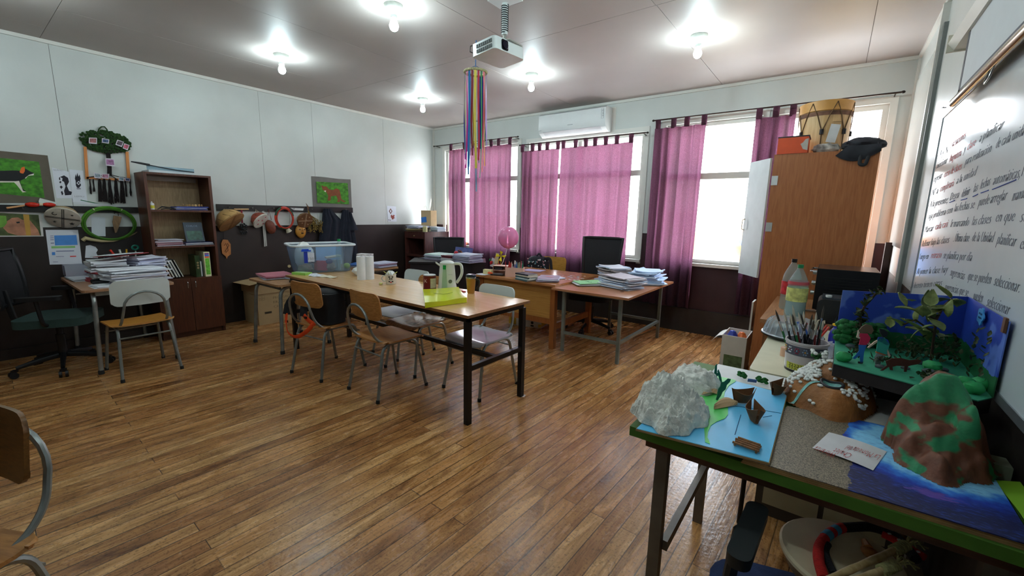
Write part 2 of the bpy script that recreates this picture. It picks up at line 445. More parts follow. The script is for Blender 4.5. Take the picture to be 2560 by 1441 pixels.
WHITE_C = M((172, 163, 158), .55, var=.05, vs=1.5, bump=.05, bs=90)
WHITE_W = M((196, 199, 195), .38, var=.05, vs=2.2, bump=.05, bs=40)
DARKW = M((40, 31, 28), .42, var=.22, vs=4, bump=.06, bs=30)
DARKW2 = M((62, 40, 44), .40, var=.15, vs=4, bump=.06, bs=30)
SEAM = M((92, 84, 78), .9, var=0)
FRAMEW = M((214, 212, 205), .4, var=.04, vs=5, bump=.05, bs=40)
BLACKP = M((24, 20, 19), .35, var=.2, vs=8)

# ceiling: painted boards 1.22 x 2.44 m with open joints over a dark backing
b = MB(); b.mat(1).box(XL-.15, XR+.15, YB-.15, YW+.15, ZC+.006, ZC+.1); b.mat(0)
ys = [YB-.15, .70, 3.15, YW+.15]
for k in range(3):
    xs = [XL-.15, -4.83, -3.59, -2.385, -1.17, XR+.15] if k < 2 else [XL-.15, -4.2, -2.97, -1.165, .05, XR+.15]
    if k == 0: xs = [XL-.15, -5.4, -4.2, -2.98, -1.77, -.56, XR+.15]
    for x0, x1 in zip(xs[:-1], xs[1:]):
        g = .0018 if k else .0012
        b.box(x0+g, x1-g, ys[k]+g, ys[k+1]-g, ZC, ZC+.006)
S(b, 'ceiling', [WHITE_C, SEAM])

# left wall: white boards above, dark below
b = MB(); b.mat(1).box(XL-.15, XL-.004, YB, YW, ZW, ZC)
ys = [YB, .75, 2.485, 3.146, 4.285, YW]
b.mat(0)
for y0, y1 in zip(ys[:-1], ys[1:]): b.box(XL-.004, XL, y0+.0015, y1-.0015, ZW, ZC)
b.mat(2).box(XL-.15, XL, YB, YW, 0, ZW)
S(b, 'wall_left', [WHITE_W, SEAM, DARKW])
# front wall (behind the camera)
b = MB(); b.mat(0).box(XL, XR, YB-.12, YB, ZW, ZC); b.mat(1).box(XL, XR, YB-.12, YB, 0, ZW)
S(b, 'wall_front', [WHITE_W, DARKW])
# right wall
b = MB(); b.mat(0).box(XR, XR+.12, YB, YW+.12, .95, ZC); b.mat(1).box(XR, XR+.12, YB, YW+.12, 0, .95)
S(b, 'wall_right', [WHITE_W, DARKW])

# window wall with its four openings
WINS = [(-5.50, -3.93, .84, 2.44), (-3.73, -2.00, .84, 2.42), (-1.74, -.735, .85, 2.46), (-.60, .27, .85, 2.45)]
WT = .13
b = MB()
xs = [XL]
for (x0, x1, z0, z1) in WINS: xs += [x0, x1]
xs.append(XR)
for i in range(0, len(xs), 2):      # piers
    b.mat(0).box(xs[i], xs[i+1], YW, YW+WT, ZW, ZC); b.mat(1).box(xs[i], xs[i+1], YW, YW+WT, 0, ZW)
for (x0, x1, z0, z1) in WINS:
    b.mat(0).box(x0, x1, YW, YW+WT, z1, ZC); b.mat(1).box(x0, x1, YW, YW+WT, 0, z0)
S(b, 'wall_back', [WHITE_W, DARKW2])
for (x0, x1, z0, z1) in WINS: portal(x0, x1, z0, z1)
# windows: casing on the wall, frame and mullions in the opening, panes, sill
GLASS = clear((250, 252, 255), .02, .93, 'window_glass')
MIDZ = [1.93, 1.93, 1.86, 1.86]
for i, (x0, x1, z0, z1) in enumerate(WINS):
    r = bpy.data.objects.new('window_%d' % (i+1), None); COL.objects.link(r); r.location = ((x0+x1)/2, YW, z0); r['kind'] = 'structure'
    f = .045; y0, y1 = YW+.03, YW+.085
    b = MB(); b.box(x0, x0+f, y0, y1, z0, z1).box(x1-f, x1, y0, y1, z0, z1).box(x0+f, x1-f, y0, y1, z0, z0+f).box(x0+f, x1-f, y0, y1, z1-f, z1)
    b.box(x0+f, x1-f, y0, y1, MIDZ[i]-.035, MIDZ[i]+.035)
    if i < 2:
        for q in ((1/2,) if i == 0 else (.47,)):
            xm = x0+(x1-x0)*q; b.box(xm-.03, xm+.03, y0+.002, y1-.002, z0+f, z1-f)
    b.build('window_frame', FRAMEW, r, bevel=.004, world=True)
    b = MB(); c = .055     # casing boards around the opening
    b.box(x0-c, x0, YW-.018, YW, z0-c, z1+c).box(x1, x1+c, YW-.018, YW, z0-c, z1+c).box(x0, x1, YW-.018, YW, z1, z1+c)
    b.build('casing', FRAMEW, r, bevel=.003, world=True)
    b = MB(); b.box(x0-c, x1+c, YW-.05, YW+.03, z0-.035, z0); b.build('window_sill', FRAMEW, r, bevel=.004, world=True)
    b = MB(); b.box(x0+f, x1-f, YW+.055, YW+.060, z0+f, z1-f); b.build('window_pane', GLASS, r, world=True)
# trims
def trim(n, b, m, **k): return S(b, 'trim_%d' % n, m, **k)
b = MB(); b.box(XL, XR, YW-.022, YW, ZC-.03, ZC); trim(1, b, FRAMEW, bevel=.004)
b = MB(); b.box(XL, XL+.022, YB, YW, ZC-.03, ZC); trim(2, b, FRAMEW, bevel=.004)
b = MB(); b.box(XR-.022, XR, YB, YW, ZC-.03, ZC); trim(3, b, FRAMEW, bevel=.004)
b = MB(); b.box(XL, XL+.025, YW-.03, YW, ZW, ZC-.03); trim(4, b, FRAMEW, bevel=.004)
b = MB(); b.box(XR-.02, XR, YW-.03, YW, ZW, ZC-.03); trim(5, b, FRAMEW, bevel=.004)
BB = M((50, 46, 44), .45, var=.15, vs=5)
b = MB(); b.box(XL, XR, YW-.03, YW, 0, .29); S(b, 'baseboard_back', BB, bevel=.003)
b = MB(); b.box(XL, XL+.014, YB, YW-.03, 0, .095); S(b, 'baseboard_left', DARKW, bevel=.003)
b = MB(); b.box(XR-.014, XR, YB, YW-.03, 0, .095); S(b, 'baseboard_right', DARKW, bevel=.003)
# upright cover strips on the right wall by the corner
b = MB(); b.box(XR-.035, XR, 4.10, 4.135, .95, ZC-.03); trim(6, b, FRAMEW, bevel=.003)
b = MB(); b.box(XR-.022, XR, 4.05, 4.085, .60, 2.66); trim(7, b, M((120, 124, 122), .3, var=.1), bevel=.003)
b = MB(); b.box(XR-.05, XR, 5.02, 5.08, .0, 1.20); trim(8, b, M((58, 36, 30), .4, var=.2), bevel=.003)
# glossy laminate sheet fixed on the wall between corner and strips
b = MB(); b.box(XR-.008, XR, 4.14, 5.28, ZW, 2.60); trim(9, b, M((216, 218, 214), .12, var=.03))

# ------------------------------------------------------------------ outside, seen through the panes
GR = M((226, 224, 216), .9, var=.08, vs=.2)
b = MB(); b.box(-60, 60, 7, 140, -4.2, -4.1); b.build('street_ground', GR, kind='structure')
def house(x, y, w, d, h, rh, wall_c, roof_c, label, rz=0):
    t = thing('house', label, 'house', (x, y, -4.1), rz, 'houses outside the windows')
    b = MB(); b.box(-w/2, w/2, -d/2, d/2, 0, h); b.build('wall', M(wall_c, .8), t)
    b = MB(); o = .4
    b.prism([(-d/2-o, h-.1), (d/2+o, h-.1), (0, h+rh)], -w/2-o, w/2+o, M=Matrix(((0, 0, 1, 0), (1, 0, 0, 0), (0, 1, 0, 0), (0, 0, 0, 1))))
    b.build('roof', M(roof_c, .6, var=.1), t)
    b = MB()
    for k in (-.3, 0, .3): b.box(w*k-.35, w*k+.35, -d/2-.03, -d/2, 1, 2.1)
    b.each('window', M((70, 80, 95), .2), t)
    return t
_q = at(1850, 640, 1, 19); h1 = house(_q.x+2.2, 21, 8, 7, 3.5, 1.5, (230, 190, 120), (176, 100, 24), 'yellow-roofed house seen through the window between the two wide curtains and the cupboard', .5)
b = MB(); b.prism([(-3.2, 0), (-.2, 0), (-.2, 2.2), (-3.2, 2.2)], 0, .08, M=TR((0, -3.3, 3.82), math.atan2(1.5, 3.9))); b.build('solar_panel', M((24, 84, 140), .4), h1)
house(-20.5, 26, 9, 8, 3.6, 1.8, (240, 225, 200), (226, 170, 130), 'orange-roofed house seen past the right edge of the wide curtain', .2)
house(-40, 40, 12, 8, 3.4, 2, (210, 205, 195), (150, 150, 150), 'grey-roofed house seen through the leftmost window', .1)
house(-14, 44, 14, 8, 4.2, 2, (225, 225, 220), (206, 180, 160), 'distant house with brown roof beyond the yellow-roofed one', -.2)
b = MB()
for z in (2.2, 2.6): b.tube([(-30+6*i, 24+.2*i, z-.35*math.sin(PI*((i*6) % 30)/30)) for i in range(11)], .012, 5)
b.build('power_line', M((60, 60, 60), .6, var=0), label='two dark overhead cables crossing behind the window panes', cat='cable')
# ================================================================== school chairs, desks, tables
STEEL = M((160, 166, 164), .32, .7, var=.12, vs=20)
STEELD = M((138, 144, 142), .36, .65, var=.2, vs=14)
RUB = M((22, 22, 22), .7, var=0)
PLY = wood((150, 98, 48), (182, 128, 70), .38, (3, 40, 40))
PLYX = wood((150, 96, 46), (190, 134, 76), .3, (30, 3, 30))
CHW = M((205, 212, 208), .35, var=.03)
def school_chair(label, seat_m, back_m, steel, loc, rz, group='school chairs', seat_z=.425):
    """tube-framed school chair, local +Y is the way the sitter faces"""
    t = thing('school_chair', label, 'chair', loc, rz, group)
    sw, sd, sz = .19, .19, seat_z
    def seatfn(u, v):
        x = (u-.5)*.40; y = -.19+v*.40
        z = sz+.004*math.cos((u-.5)*PI)*-2-.018*max(0, (v-.8)/.2)**2+.010*max(0, (.15-v)/.15)
        # rounded plan corners
        r = .045; ax = abs(x)-(.20-r)
        if ax > 0:
            e = r-math.sqrt(max(0, r*r-ax*ax)); y = min(max(y, -.19+e), .21-e)
        return (x, y, z+.012)
    b = MB(); b.grid(lambda u, v: seatfn(.5-.5*math.cos(PI*u), v), 20, 12, .012); b.build('seat', seat_m, t, smooth=True)
    def backfn(u, v):
        x = (u-.5)*.38; z = .60+v*.205; r = .05; ax = abs(x)-(.19-r)
        if ax > 0:
            e = r-math.sqrt(max(0, r*r-ax*ax)); z = min(max(z, .60+e), .805-e)
        y = -.205-.03*math.cos((u-.5)*PI)-(z-.60)*.12
        return (x, y+.02, z)
    b = MB(); b.grid(lambda u, v: backfn(.5-.5*math.cos(PI*u), v), 20, 8, .011); b.build('backrest', back_m, t, smooth=True)
    for sx in (-1, 1):
        pts = fillet([(sx*.195, -.245, .0), (sx*.165, -.165, sz-.012), (sx*.165, .13, sz-.012), (sx*.195, .205, .0)], .07, 6)
        b = MB(); b.tube(pts, .0115, 8); b.build('leg', steel, t, smooth=True)
        b = MB()
        for y in (-.245, .205): b.lathe([(.0145, 0), (.0145, .022), (.012, .026)], (sx*.195, y, 0), 10)
        b.each('foot_cap', RUB, t, smooth=True)
    b = MB()
    b.tube([(-.172, -.19, .34), (.172, -.19, .34)], .007, 6); b.tube([(-.178, .172, .34), (.178, .172, .34)], .007, 6)
    b.tube([(-.165, -.10, sz-.012), (.165, -.10, sz-.012)], .009, 6); b.tube([(-.165, .10, sz-.012), (.165, .10, sz-.012)], .009, 6)
    b.each('crossbar', steel, t, smooth=True)
    pts = [(.15, .10, sz-.004), (.15, -.16, sz-.004), (.145, -.235, sz+.07), (.13, -.262, .60)]
    arch = [(.13*math.cos(a), -.262-.012*math.sin(a), .60+.115*math.sin(a)) for a in [PI*k/10 for k in range(11)]]
    P = fillet(pts, .06, 5)[:-1]+arch+[(-p[0], p[1], p[2]) for p in reversed(fillet(pts, .06, 5)[:-1])]
    b = MB(); b.tube(P, .010, 8); b.build('back_frame', steel, t, smooth=True)
    return t
GLOSSP = wood((120, 84, 58), (160, 118, 84), .16, (30, 3, 30))
GLOSSW = M((188, 192, 200), .14, var=.05)
school_chair('empty brown wooden school chair at the near side of the long table', PLY, PLY, STEELD, (-2.69, 1.985, 0), -.03)
school_chair('brown wooden school chair under the black backpack', PLYX, PLY, STEELD, (-3.41, 1.90, 0), .13)
school_chair('school chair with white backrest by the right end of the long table', GLOSSW, CHW, STEEL, (-2.145, 2.44, 0), PI-.03)
school_chair('school chair with shiny brown seat at the middle of the table far side', GLOSSP, PLY, STEEL, (-2.88, 2.43, 0), PI+.02)
school_chair('pale-seated white-backed school chair on the far side of the long table', GLOSSW, CHW, STEEL, (-3.31, 2.60, 0), PI-.02)
school_chair('white-backed wooden school chair pushed against the paper-covered desk', wood((170, 112, 40), (200, 142, 66), .4, (3, 30, 30)), CHW, STEELD, (-4.615, .875, 0), PI/2+.04, seat_z=.43)
school_chair('worn wooden school chair cut off by the left edge of the photo', PLY, wood((92, 60, 26), (120, 82, 40), .35, (3, 40, 40)), STEELD, (-1.80, -.20, 0), 3.60)

def bent_desk(name, label, loc, rz, w, d, h, topm, legm, splay=.04, lean=.05):
    """school desk with two bent tube side frames; local x = width, y = depth"""
    t = thing(name, label, 'desk', loc, rz, 'small school desks')
    b = MB(); b.prism(rrect(w, d, .04), h-.02, h); b.build('desktop', topm, t, bevel=.002)
    for sx in (-1, 1):
        pts = fillet([(sx*(w/2-.06+splay), -d/2+.03-lean, 0), (sx*(w/2-.07), -d/2+.05, h-.035), (sx*(w/2-.07), d/2-.05, h-.035), (sx*(w/2-.06+splay), d/2-.03+lean, 0)], .10, 7)
        b = MB(); b.tube(pts, .0165, 10); b.build('leg', legm, t, smooth=True)
        b = MB()
        for y in (-d/2+.03-lean, d/2-.03+lean): b.lathe([(.02, 0), (.02, .03), (.017, .034)], (sx*(w/2-.06+splay), y, 0), 10)
        b.each('foot_cap', RUB, t, smooth=True)
    b = MB(); b.tube([(-w/2+.07, d/2-.03, h-.17), (w/2-.07, d/2-.03, h-.17)], .009, 6)
    b.box(-w/2+.08, w/2-.08, -d/2+.05, -d/2+.065, h-.06, h-.02); b.each('crossbar', legm, t, smooth=True)
    return t
bent_desk('school_desk', 'tube-legged school desk buried in papers beside the bookcase', (-5.245, .885, 0), PI/2, .60, 1.06, .71, wood((150, 108, 78), (176, 134, 100), .45, (4, 30, 30)), STEEL, .02, .02)
bent_desk('school_desk', 'tube-legged school desk with a pink folder at the end of the long table', (-4.42, 2.05, 0), 0, .66, .50, .68, wood((150, 108, 70), (182, 140, 100), .4, (4, 30, 30)), STEELD, .03, .02)
bent_desk('school_desk', 'school desk behind the plastic tub carrying blue and white papers', (-4.78, 3.22, 0), 0, .70, .50, .68, wood((150, 108, 70), (176, 134, 94), .45, (4, 30, 30)), STEELD, .02, .02)

# long black-framed table
t = thing('long_table', 'long wooden table on a black steel frame in the middle of the room', 'table', (-2.98, 2.24, 0), -math.atan2(.05, 2.4))
BSTEEL = M((20, 20, 23), .3, .3, var=.1)
TOPW = wood((196, 150, 96), (214, 172, 120), .2, (1.2, 22, 22), 2.5, .01)
EDGE = wood((120, 78, 40), (150, 100, 56), .5, (4, 40, 40))
Lx, Ly = 1.235, .33
b = MB(); b.mat(0).box(-Lx, Lx, -Ly, Ly, .733, .752); o = b.build('tabletop', [TOPW, EDGE], t, bevel=.002)
for p in o.data.polygons:
    if abs(p.normal.z) < .5: p.material_index = 1
for sx in (-1, 1):
    for sy in (-1, 1):
        b = MB(); b.cb((sx*(Lx-.04), sy*(Ly-.04), .35), (.038, .038, .70)); b.build('leg', BSTEEL, t, bevel=.003)
b = MB()
for sy in (-1, 1): b.cb((0, sy*(Ly-.04), .716), (2*Lx-.08, .034, .034))
for sx in (-1, 1): b.cb((sx*(Lx-.04), 0, .716), (.034, 2*Ly-.1, .034))
b.each('apron', BSTEEL, t, bevel=.002)
b = MB()
for sx in (-1, 1): b.cb((sx*(Lx-.04), 0, .385), (.03, 2*Ly-.1, .034))
b.cb((0, 0, .385), (2*Lx-.11, .03, .032)); b.each('stretcher', BSTEEL, t, bevel=.002)

# grey metal-framed desk (right) and wooden teacher's desk beside it
RW = wood((158, 104, 68), (184, 126, 86), .28, (2, 26, 26))
GM = M((128, 136, 130), .35, .5, var=.2, vs=10)
t = thing('metal_frame_desk', 'desk on a grey square-tube frame heaped with open files', 'desk', (-1.78, 4.22, 0))
b = MB(); b.box(-.40, .40, -.66, .66, .646, .6665); b.build('desktop', RW, t, bevel=.003)
for x in (-.315, .285):
    for y in (-.545, .60):
        b = MB(); b.cb((x, y, .323), (.03, .03, .646)); b.build('leg', GM, t, bevel=.003)
b = MB(); b.cb((-.015, -.545, .631), (.58, .028, .028)).cb((-.015, .60, .631), (.58, .028, .028)).cb((-.315, .03, .631), (.028, 1.11, .028)).cb((.285, .03, .631), (.028, 1.11, .028)); b.each('apron', GM, t, bevel=.002)
b = MB(); b.cb((-.015, -.545, .20), (.57, .024, .028)).cb((-.015, .60, .20), (.57, .024, .028)).cb((.285, .03, .20), (.024, 1.11, .028)); b.each('stretcher', GM, t, bevel=.002)

DW = wood((132, 74, 34), (160, 96, 48), .3, (26, 26, 2)); DWT = wood((158, 100, 56), (190, 132, 82), .22, (2, 26, 26)); DWP = wood((166, 116, 54), (190, 140, 72), .35, (1.5, 1.5, 40))
t = thing('teacher_desk', 'yellowish wooden teacher desk with pens, notebooks and pink boxes on top', 'desk', (-2.69, 4.12, 0))
b = MB(); b.box(-.55, .53, -.52, .50, .668, .690); b.build('desktop', DWT, t, bevel=.004)
for x in (-.50, .47):
    for y in (-.44, .36):
        b = MB(); b.cb((x, y, .334), (.055, .055, .668)); b.build('leg', DW, t, bevel=.003)
b = MB(); b.box(-.472, .443, -.450, -.430, .315, .655); b.build('front_panel', DWP, t, bevel=.002)
b = MB(); b.box(-.472, .443, -.455, -.435, .255, .314); b.each('rail', DW, t, bevel=.003)
b = MB(); b.box(.455, .485, -.41, .33, .20, .265); b.box(-.515, -.485, -.41, .33, .20, .265); b.each('side_rail', DW, t, bevel=.003)

# black desk standing askew in front of the corner
a_ = math.atan2(.64, .72)
t = thing('black_desk', 'black desk loaded with paper stacks standing askew before the corner cabinet', 'desk', (-4.14, 4.07, 0), a_)
BD = M((34, 28, 32), .35, var=.15)
b = MB(); b.box(-.50, .50, -.27, .27, .725, .75); b.build('desktop', BD, t, bevel=.003)
b = MB(); b.box(-.48, .48, -.245, -.225, .22, .725); b.build('front_panel', BD, t, bevel=.002)
for x in (-.48, .46):
    b = MB(); b.box(x, x+.02, -.225, .25, 0, .725); b.build('side_panel', BD, t, bevel=.002)

# corner cabinet with open front
CB = wood((58, 30, 26), (86, 46, 40), .4, (30, 30, 2)); CI = wood((126, 92, 58), (150, 112, 74), .6, (30, 30, 2))
t = thing('corner_cabinet', 'dark wooden open-fronted cabinet in the corner under the leftmost window', 'cabinet', (-5.47, 4.87, 0))
b = MB(); b.box(-.25, .25, -.27, .27, 1.04, 1.07); b.build('top_board', CB, t, bevel=.003)
for x in (-.25, .225):
    b = MB(); b.box(x, x+.025, -.27, .27, 0, 1.04); b.build('side_panel', CB, t, bevel=.002)
b = MB(); b.box(-.225, .225, .25, .265, 0, 1.04); b.build('back_panel', CI, t)
for z in (.30, .66):
    b = MB(); b.box(-.225, .225, -.26, .25, z, z+.03); b.build('shelf', CB, t, bevel=.002)
b = MB(); b.box(-.225, .225, -.27, -.25, .96, 1.04); b.build('drawer_front', CB, t, bevel=.002)
b = MB(); b.ball((0, -.28, 1.0), .012, 10); b.build('knob', M((150, 130, 90), .3, .7), t, smooth=True)

# bookcase on the left wall
BK = wood((66, 32, 18), (92, 48, 28), .38, (30, 30, 2)); BKI = wood((158, 128, 92), (180, 150, 112), .6, (30, 30, 3)); BKD = wood((66, 32, 16), (84, 44, 22), .4, (30, 30, 2))
X0, X1, Y0, Y1, ZT = XL+.006, -5.455, 1.222, 1.792, 1.722
t = thing('bookcase', 'tall brown bookcase with open shelves above two closed doors', 'bookcase', ((X0+X1)/2, (Y0+Y1)/2, 0))
for y in (Y0, Y1-.025):
    b = MB(); b.box(X0, X1, y, y+.025, 0.0, ZT-.02); S(b, 'side_panel', BK, t, bevel=.002)
b = MB(); b.box(X0, X1, Y0, Y1, ZT-.02, ZT); S(b, 'top_board', BK, t, bevel=.002)
b = MB(); b.box(X0, X0+.008, Y0+.025, Y1-.025, .06, ZT-.02); S(b, 'back_panel', BKI, t)
SHZ = [.615, .965, 1.335]
for z in SHZ:
    b = MB(); b.box(X0+.008, X1-.004, Y0+.025, Y1-.025, z, z+.02); S(b, 'shelf', BK, t, bevel=.002)
b = MB(); b.box(X0+.01, X0+.03, Y0+.03, Y1-.05, 1.655, 1.70); S(b, 'metal_strip', M((150, 140, 130), .4, .5), t)
for k, (y0, y1) in enumerate(((Y0-.0, (Y0+Y1)/2-.002), ((Y0+Y1)/2+.002, Y1))):
    b = MB(); b.box(X1, X1+.018, y0, y1, .06, .635); d = S(b, 'door', BKD, t, bevel=.002)
    yh = (Y0+Y1)/2+(-.035 if k == 0 else .035)
    b = MB(); b.tube(fillet([(X1+.018, yh, .605), (X1+.04, yh, .60), (X1+.04, yh, .535), (X1+.018, yh, .53)], .015), .004, 6); b.each('handle', M((200, 205, 205), .2, .9), d, world=True, smooth=True)
b = MB(); b.box(X0, X1-.02, Y0+.025, Y1-.025, 0, .06); S(b, 'plinth', BKD, t)

# wardrobe cupboard at the right, side towards the camera, front door ajar
WD = wood((162, 96, 52), (180, 114, 66), .42, (30, 30, 2.2)); WE = M((120, 68, 34), .5)
WX0, WX1, WY0, WY1, WZ = -.465, .20, 4.17, 5.02, 1.905
t = thing('wardrobe', 'tall orange-brown wooden cupboard with its side towards the camera', 'cupboard', ((WX0+WX1)/2, (WY0+WY1)/2, 0))
for y in (WY0, WY1-.018):
    b = MB(); b.box(WX0, WX1, y, y+.018, 0, WZ); S(b, 'side_panel', WD, t, bevel=.002)
b = MB(); b.box(WX0, WX1, WY0+.018, WY1-.018, WZ-.02, WZ); S(b, 'top_board', WD, t)
b = MB(); b.box(WX1-.008, WX1, WY0+.018, WY1-.018, 0, WZ-.02); S(b, 'back_panel', WD, t)
for z in (.06, .55, .98, 1.42):
    b = MB(); b.box(WX0+.01, WX1-.008, WY0+.018, WY1-.018, z, z+.018); S(b, 'shelf', WD, t)
DL = M((206, 214, 214), .3, var=.05)
b = MB(); b.box(0, .016, .004, .32, -.50, .50, M=TR((WX0-.022, WY0, 1.38), rz=.62)); d = S(b, 'door', DL, t, bevel=.002, label='pale door standing ajar')
b = MB(); b.tube(fillet([(0, 0, .05), (-.03, 0, .045), (-.03, 0, -.045), (0, 0, -.05)], .02), .004, 6, M=TR((WX0-.022-.17, WY0+.25, 1.33), rz=.62)); b.each('handle', M((190, 180, 150), .25, .8), d, world=True, smooth=True)
b = MB()
for z in (1.66, 1.28): b.box(WX0+.0, WX0+.045, WY0-.004, WY0, z, z+.075)
b.each('hinge', M((200, 202, 200), .35, .6), t, world=True, bevel=.001)
b = MB(); b.box(WX0-.02, WX0-.004, WY0+.35, WY1, .06, 1.86); S(b, 'door', WD, t, bevel=.002)

# ------------------------------------------------------------------ office chairs
def office_chair(label, loc, rz, seat_c, back='mesh', arms=True, seat_z=.46, back_h=.56, bw=.46):
    t = thing('office_chair', label, 'chair', loc, rz, 'office chairs on castors')
    blk = M((20, 20, 23), .45, var=.1); fab = M(seat_c, .85, var=.12, vs=40, bump=.2, bs=300)
    b = MB(); b.prism(rrect(.48, .46, .10), 0, .065, M=TR((0, .02, seat_z-.065)))
    b.build('seat', fab, t, bevel=.02, smooth=True)
    b = MB(); b.lathe([(.03, .10), (.03, .30), (.022, .30), (.022, seat_z-.09), (.10, seat_z-.085), (.10, seat_z-.066)], n=16); b.build('gas_column', blk, t, smooth=True)
    for k in range(5):
        a = 2*PI*k/5+.3; c, s_ = math.cos(a), math.sin(a)
        b = MB(); b.tube([(c*.03, s_*.03, .12), (c*.15, s_*.15, .105), (c*.28, s_*.28, .078)], [.026, .022, .016], 8, flat=.8); b.build('base_arm', blk, t, smooth=True)
        b = MB()
        for q in (-.018, .018): b.lathe([(0, -.009), (.026, -.009), (.026, .009), (0, .009)], n=14, M=TR((c*.30-s_*q, s_*.30+c*q, .027), PI/2, 0, a))
        b.cb((c*.29, s_*.29, .058), (.04, .03, .02)); b.build('castor', blk, t, smooth=True)
    b = MB(); b.tube(fillet([(0, .05, seat_z-.07), (0, -.25, seat_z-.07), (0, -.29, seat_z+.22)], .08), .022, 8, flat=.6); b.build('back_support', blk, t, smooth=True)
    z0 = seat_z+.10
    def bp(u, v):
        w = bw*(.42+.08*v); x = (u-.5)*2*w
        return (x, -.27-.10*v*v*.6+.05*(abs(u-.5)*2)**2-.02, z0+back_h*v)
    rim = [bp(u/8, 1) for u in range(9)]+[bp(1, 1-v/6) for v in range(1, 7)]+[bp(1-u/8, 0) for u in range(1, 9)]+[bp(0, v/6) for v in range(1, 6)]
    b = MB(); b.tube(rim, .019, 8, closed=True); b.build('back_frame', blk, t, smooth=True)
    b = MB(); b.grid(lambda u, v: bp(.03+.94*u, .02+.96*v), 12, 8, .006); b.build('backrest', M((26, 24, 28), .8, var=.3, vs=200), t, smooth=True)
    if arms:
        for sx in (-1, 1):
            b = MB(); b.tube(fillet([(sx*.20, .02, seat_z-.05), (sx*.29, .02, seat_z-.03), (sx*.29, .0, seat_z+.17)], .05), .014, 8); b.build('arm_post', blk, t, smooth=True)
            b = MB(); b.prism(rrect(.075, .27, .035), seat_z+.17, seat_z+.20, M=TR((sx*.29, .02, 0))); b.build('armrest', blk, t, bevel=.008, smooth=True)
    return t
office_chair('black office chair with dark green seat at the left edge by the cluttered desk', (-5.16, .47, 0), -.45, (48, 70, 66), seat_z=.47, back_h=.44)
office_chair('black mesh-backed office chair behind the wooden teacher desk', (-2.25, 4.62, 0), PI+.12, (24, 24, 28), seat_z=.46, back_h=.55, bw=.50)
office_chair('black office chair with a magazine behind the black desk in the corner', (-4.62, 4.52, 0), PI+.74, (24, 24, 30), seat_z=.47, back_h=.42, arms=False, bw=.46)
# ================================================================== ceiling lamps
LAMPW = M((216, 222, 214), .35, var=.02)
BULB = bpy.data.materials.new('lit_bulb'); BULB.use_nodes = True
_p = BULB.node_tree.nodes['Principled BSDF']; _p.inputs['Emission Color'].default_value = (.76, .96, 1.0, 1); _p.inputs['Emission Strength'].default_value = 100; _p.inputs['Base Color'].default_value = (.9, .9, .9, 1)
LX, LY = (-4.39, -2.69, -1.05), (2.10, 3.88)
lamp0 = None
for x, y, lb in ((-4.37, 2.11, 'lit bulb in a white holder nearest the left wall, above the plastic tub'), (-2.68, 2.105, 'lit bulb in a white holder nearest the photographer, left of the projector'),
                 (-1.05, 3.83, 'lit bulb in a white holder nearest the wooden cupboard'), (-2.706, 3.87, 'lit bulb in a white holder behind the hanging ribbons'),
                 (-4.415, 3.89, 'smallest lit bulb, nearest the far left corner of the ceiling'), (-1.05, 2.1, None), (-1.05, .35, None), (-2.7, .35, None), (-4.43, .28, None)):
    if lamp0 is None:
        t = thing('ceiling_lamp', lb, 'lamp', (x, y, ZC), 0, 'bare bulbs on the ceiling')
        b = MB(); b.lathe([(.066, 0), (.064, -.012), (.050, -.042), (.030, -.060), (.026, -.066)], n=28); b.build('lamp_base', LAMPW, t, smooth=True)
        b = MB(); b.lathe([(.023, -.060), (.023, -.088), (.0, -.090)], n=20); b.build('socket', LAMPW, t, smooth=True)
        b = MB(); b.lathe([(.0, -.088), (.016, -.090), (.022, -.104), (.031, -.128), (.032, -.140), (.026, -.158), (.014, -.168), (0, -.171)], n=20); b.build('bulb', BULB, t, smooth=60)
        lamp0 = t
    else: dup(lamp0, (x, y, ZC), label=lb or 'lit bulb in a white holder, on the ceiling above the photographer')

# ================================================================== curtains
CUR = bpy.data.materials.new('curtain_cloth'); CUR.use_nodes = True
nt = CUR.node_tree; p_ = nt.nodes['Principled BSDF']; out = nt.nodes['Material Output']
tl = nt.nodes.new('ShaderNodeBsdfTranslucent'); mx = nt.nodes.new('ShaderNodeMixShader'); tp = nt.nodes.new('ShaderNodeBsdfTransparent'); mx2 = nt.nodes.new('ShaderNodeMixShader')
tcn = nt.nodes.new('ShaderNodeTexCoord'); mpn = nt.nodes.new('ShaderNodeMapping'); mpn.inputs['Scale'].default_value = (1, 1, .35); wv = nt.nodes.new('ShaderNodeTexNoise'); wv.inputs['Scale'].default_value = 240; wv.inputs['Detail'].default_value = 3
nt.links.new(tcn.outputs['Object'], mpn.inputs[0]); nt.links.new(mpn.outputs[0], wv.inputs[0])
rp = nt.nodes.new('ShaderNodeValToRGB'); rp.color_ramp.elements[0].position = .35; rp.color_ramp.elements[1].position = .68
rp.color_ramp.elements[0].color = lin((80, 44, 62)); rp.color_ramp.elements[1].color = lin((106, 68, 88)); nt.links.new(wv.outputs['Fac'], rp.inputs[0]); nt.links.new(rp.outputs[0], tl.inputs[0])
p_.inputs['Base Color'].default_value = lin((78, 48, 58)); p_.inputs['Roughness'].default_value = .9
mx.inputs[0].default_value = .62; nt.links.new(p_.outputs[0], mx.inputs[1]); nt.links.new(tl.outputs[0], mx.inputs[2])
mx2.inputs[0].default_value = .003; nt.links.new(mx.outputs[0], mx2.inputs[1]); nt.links.new(tp.outputs[0], mx2.inputs[2]); nt.links.new(mx2.outputs[0], out.inputs[0])
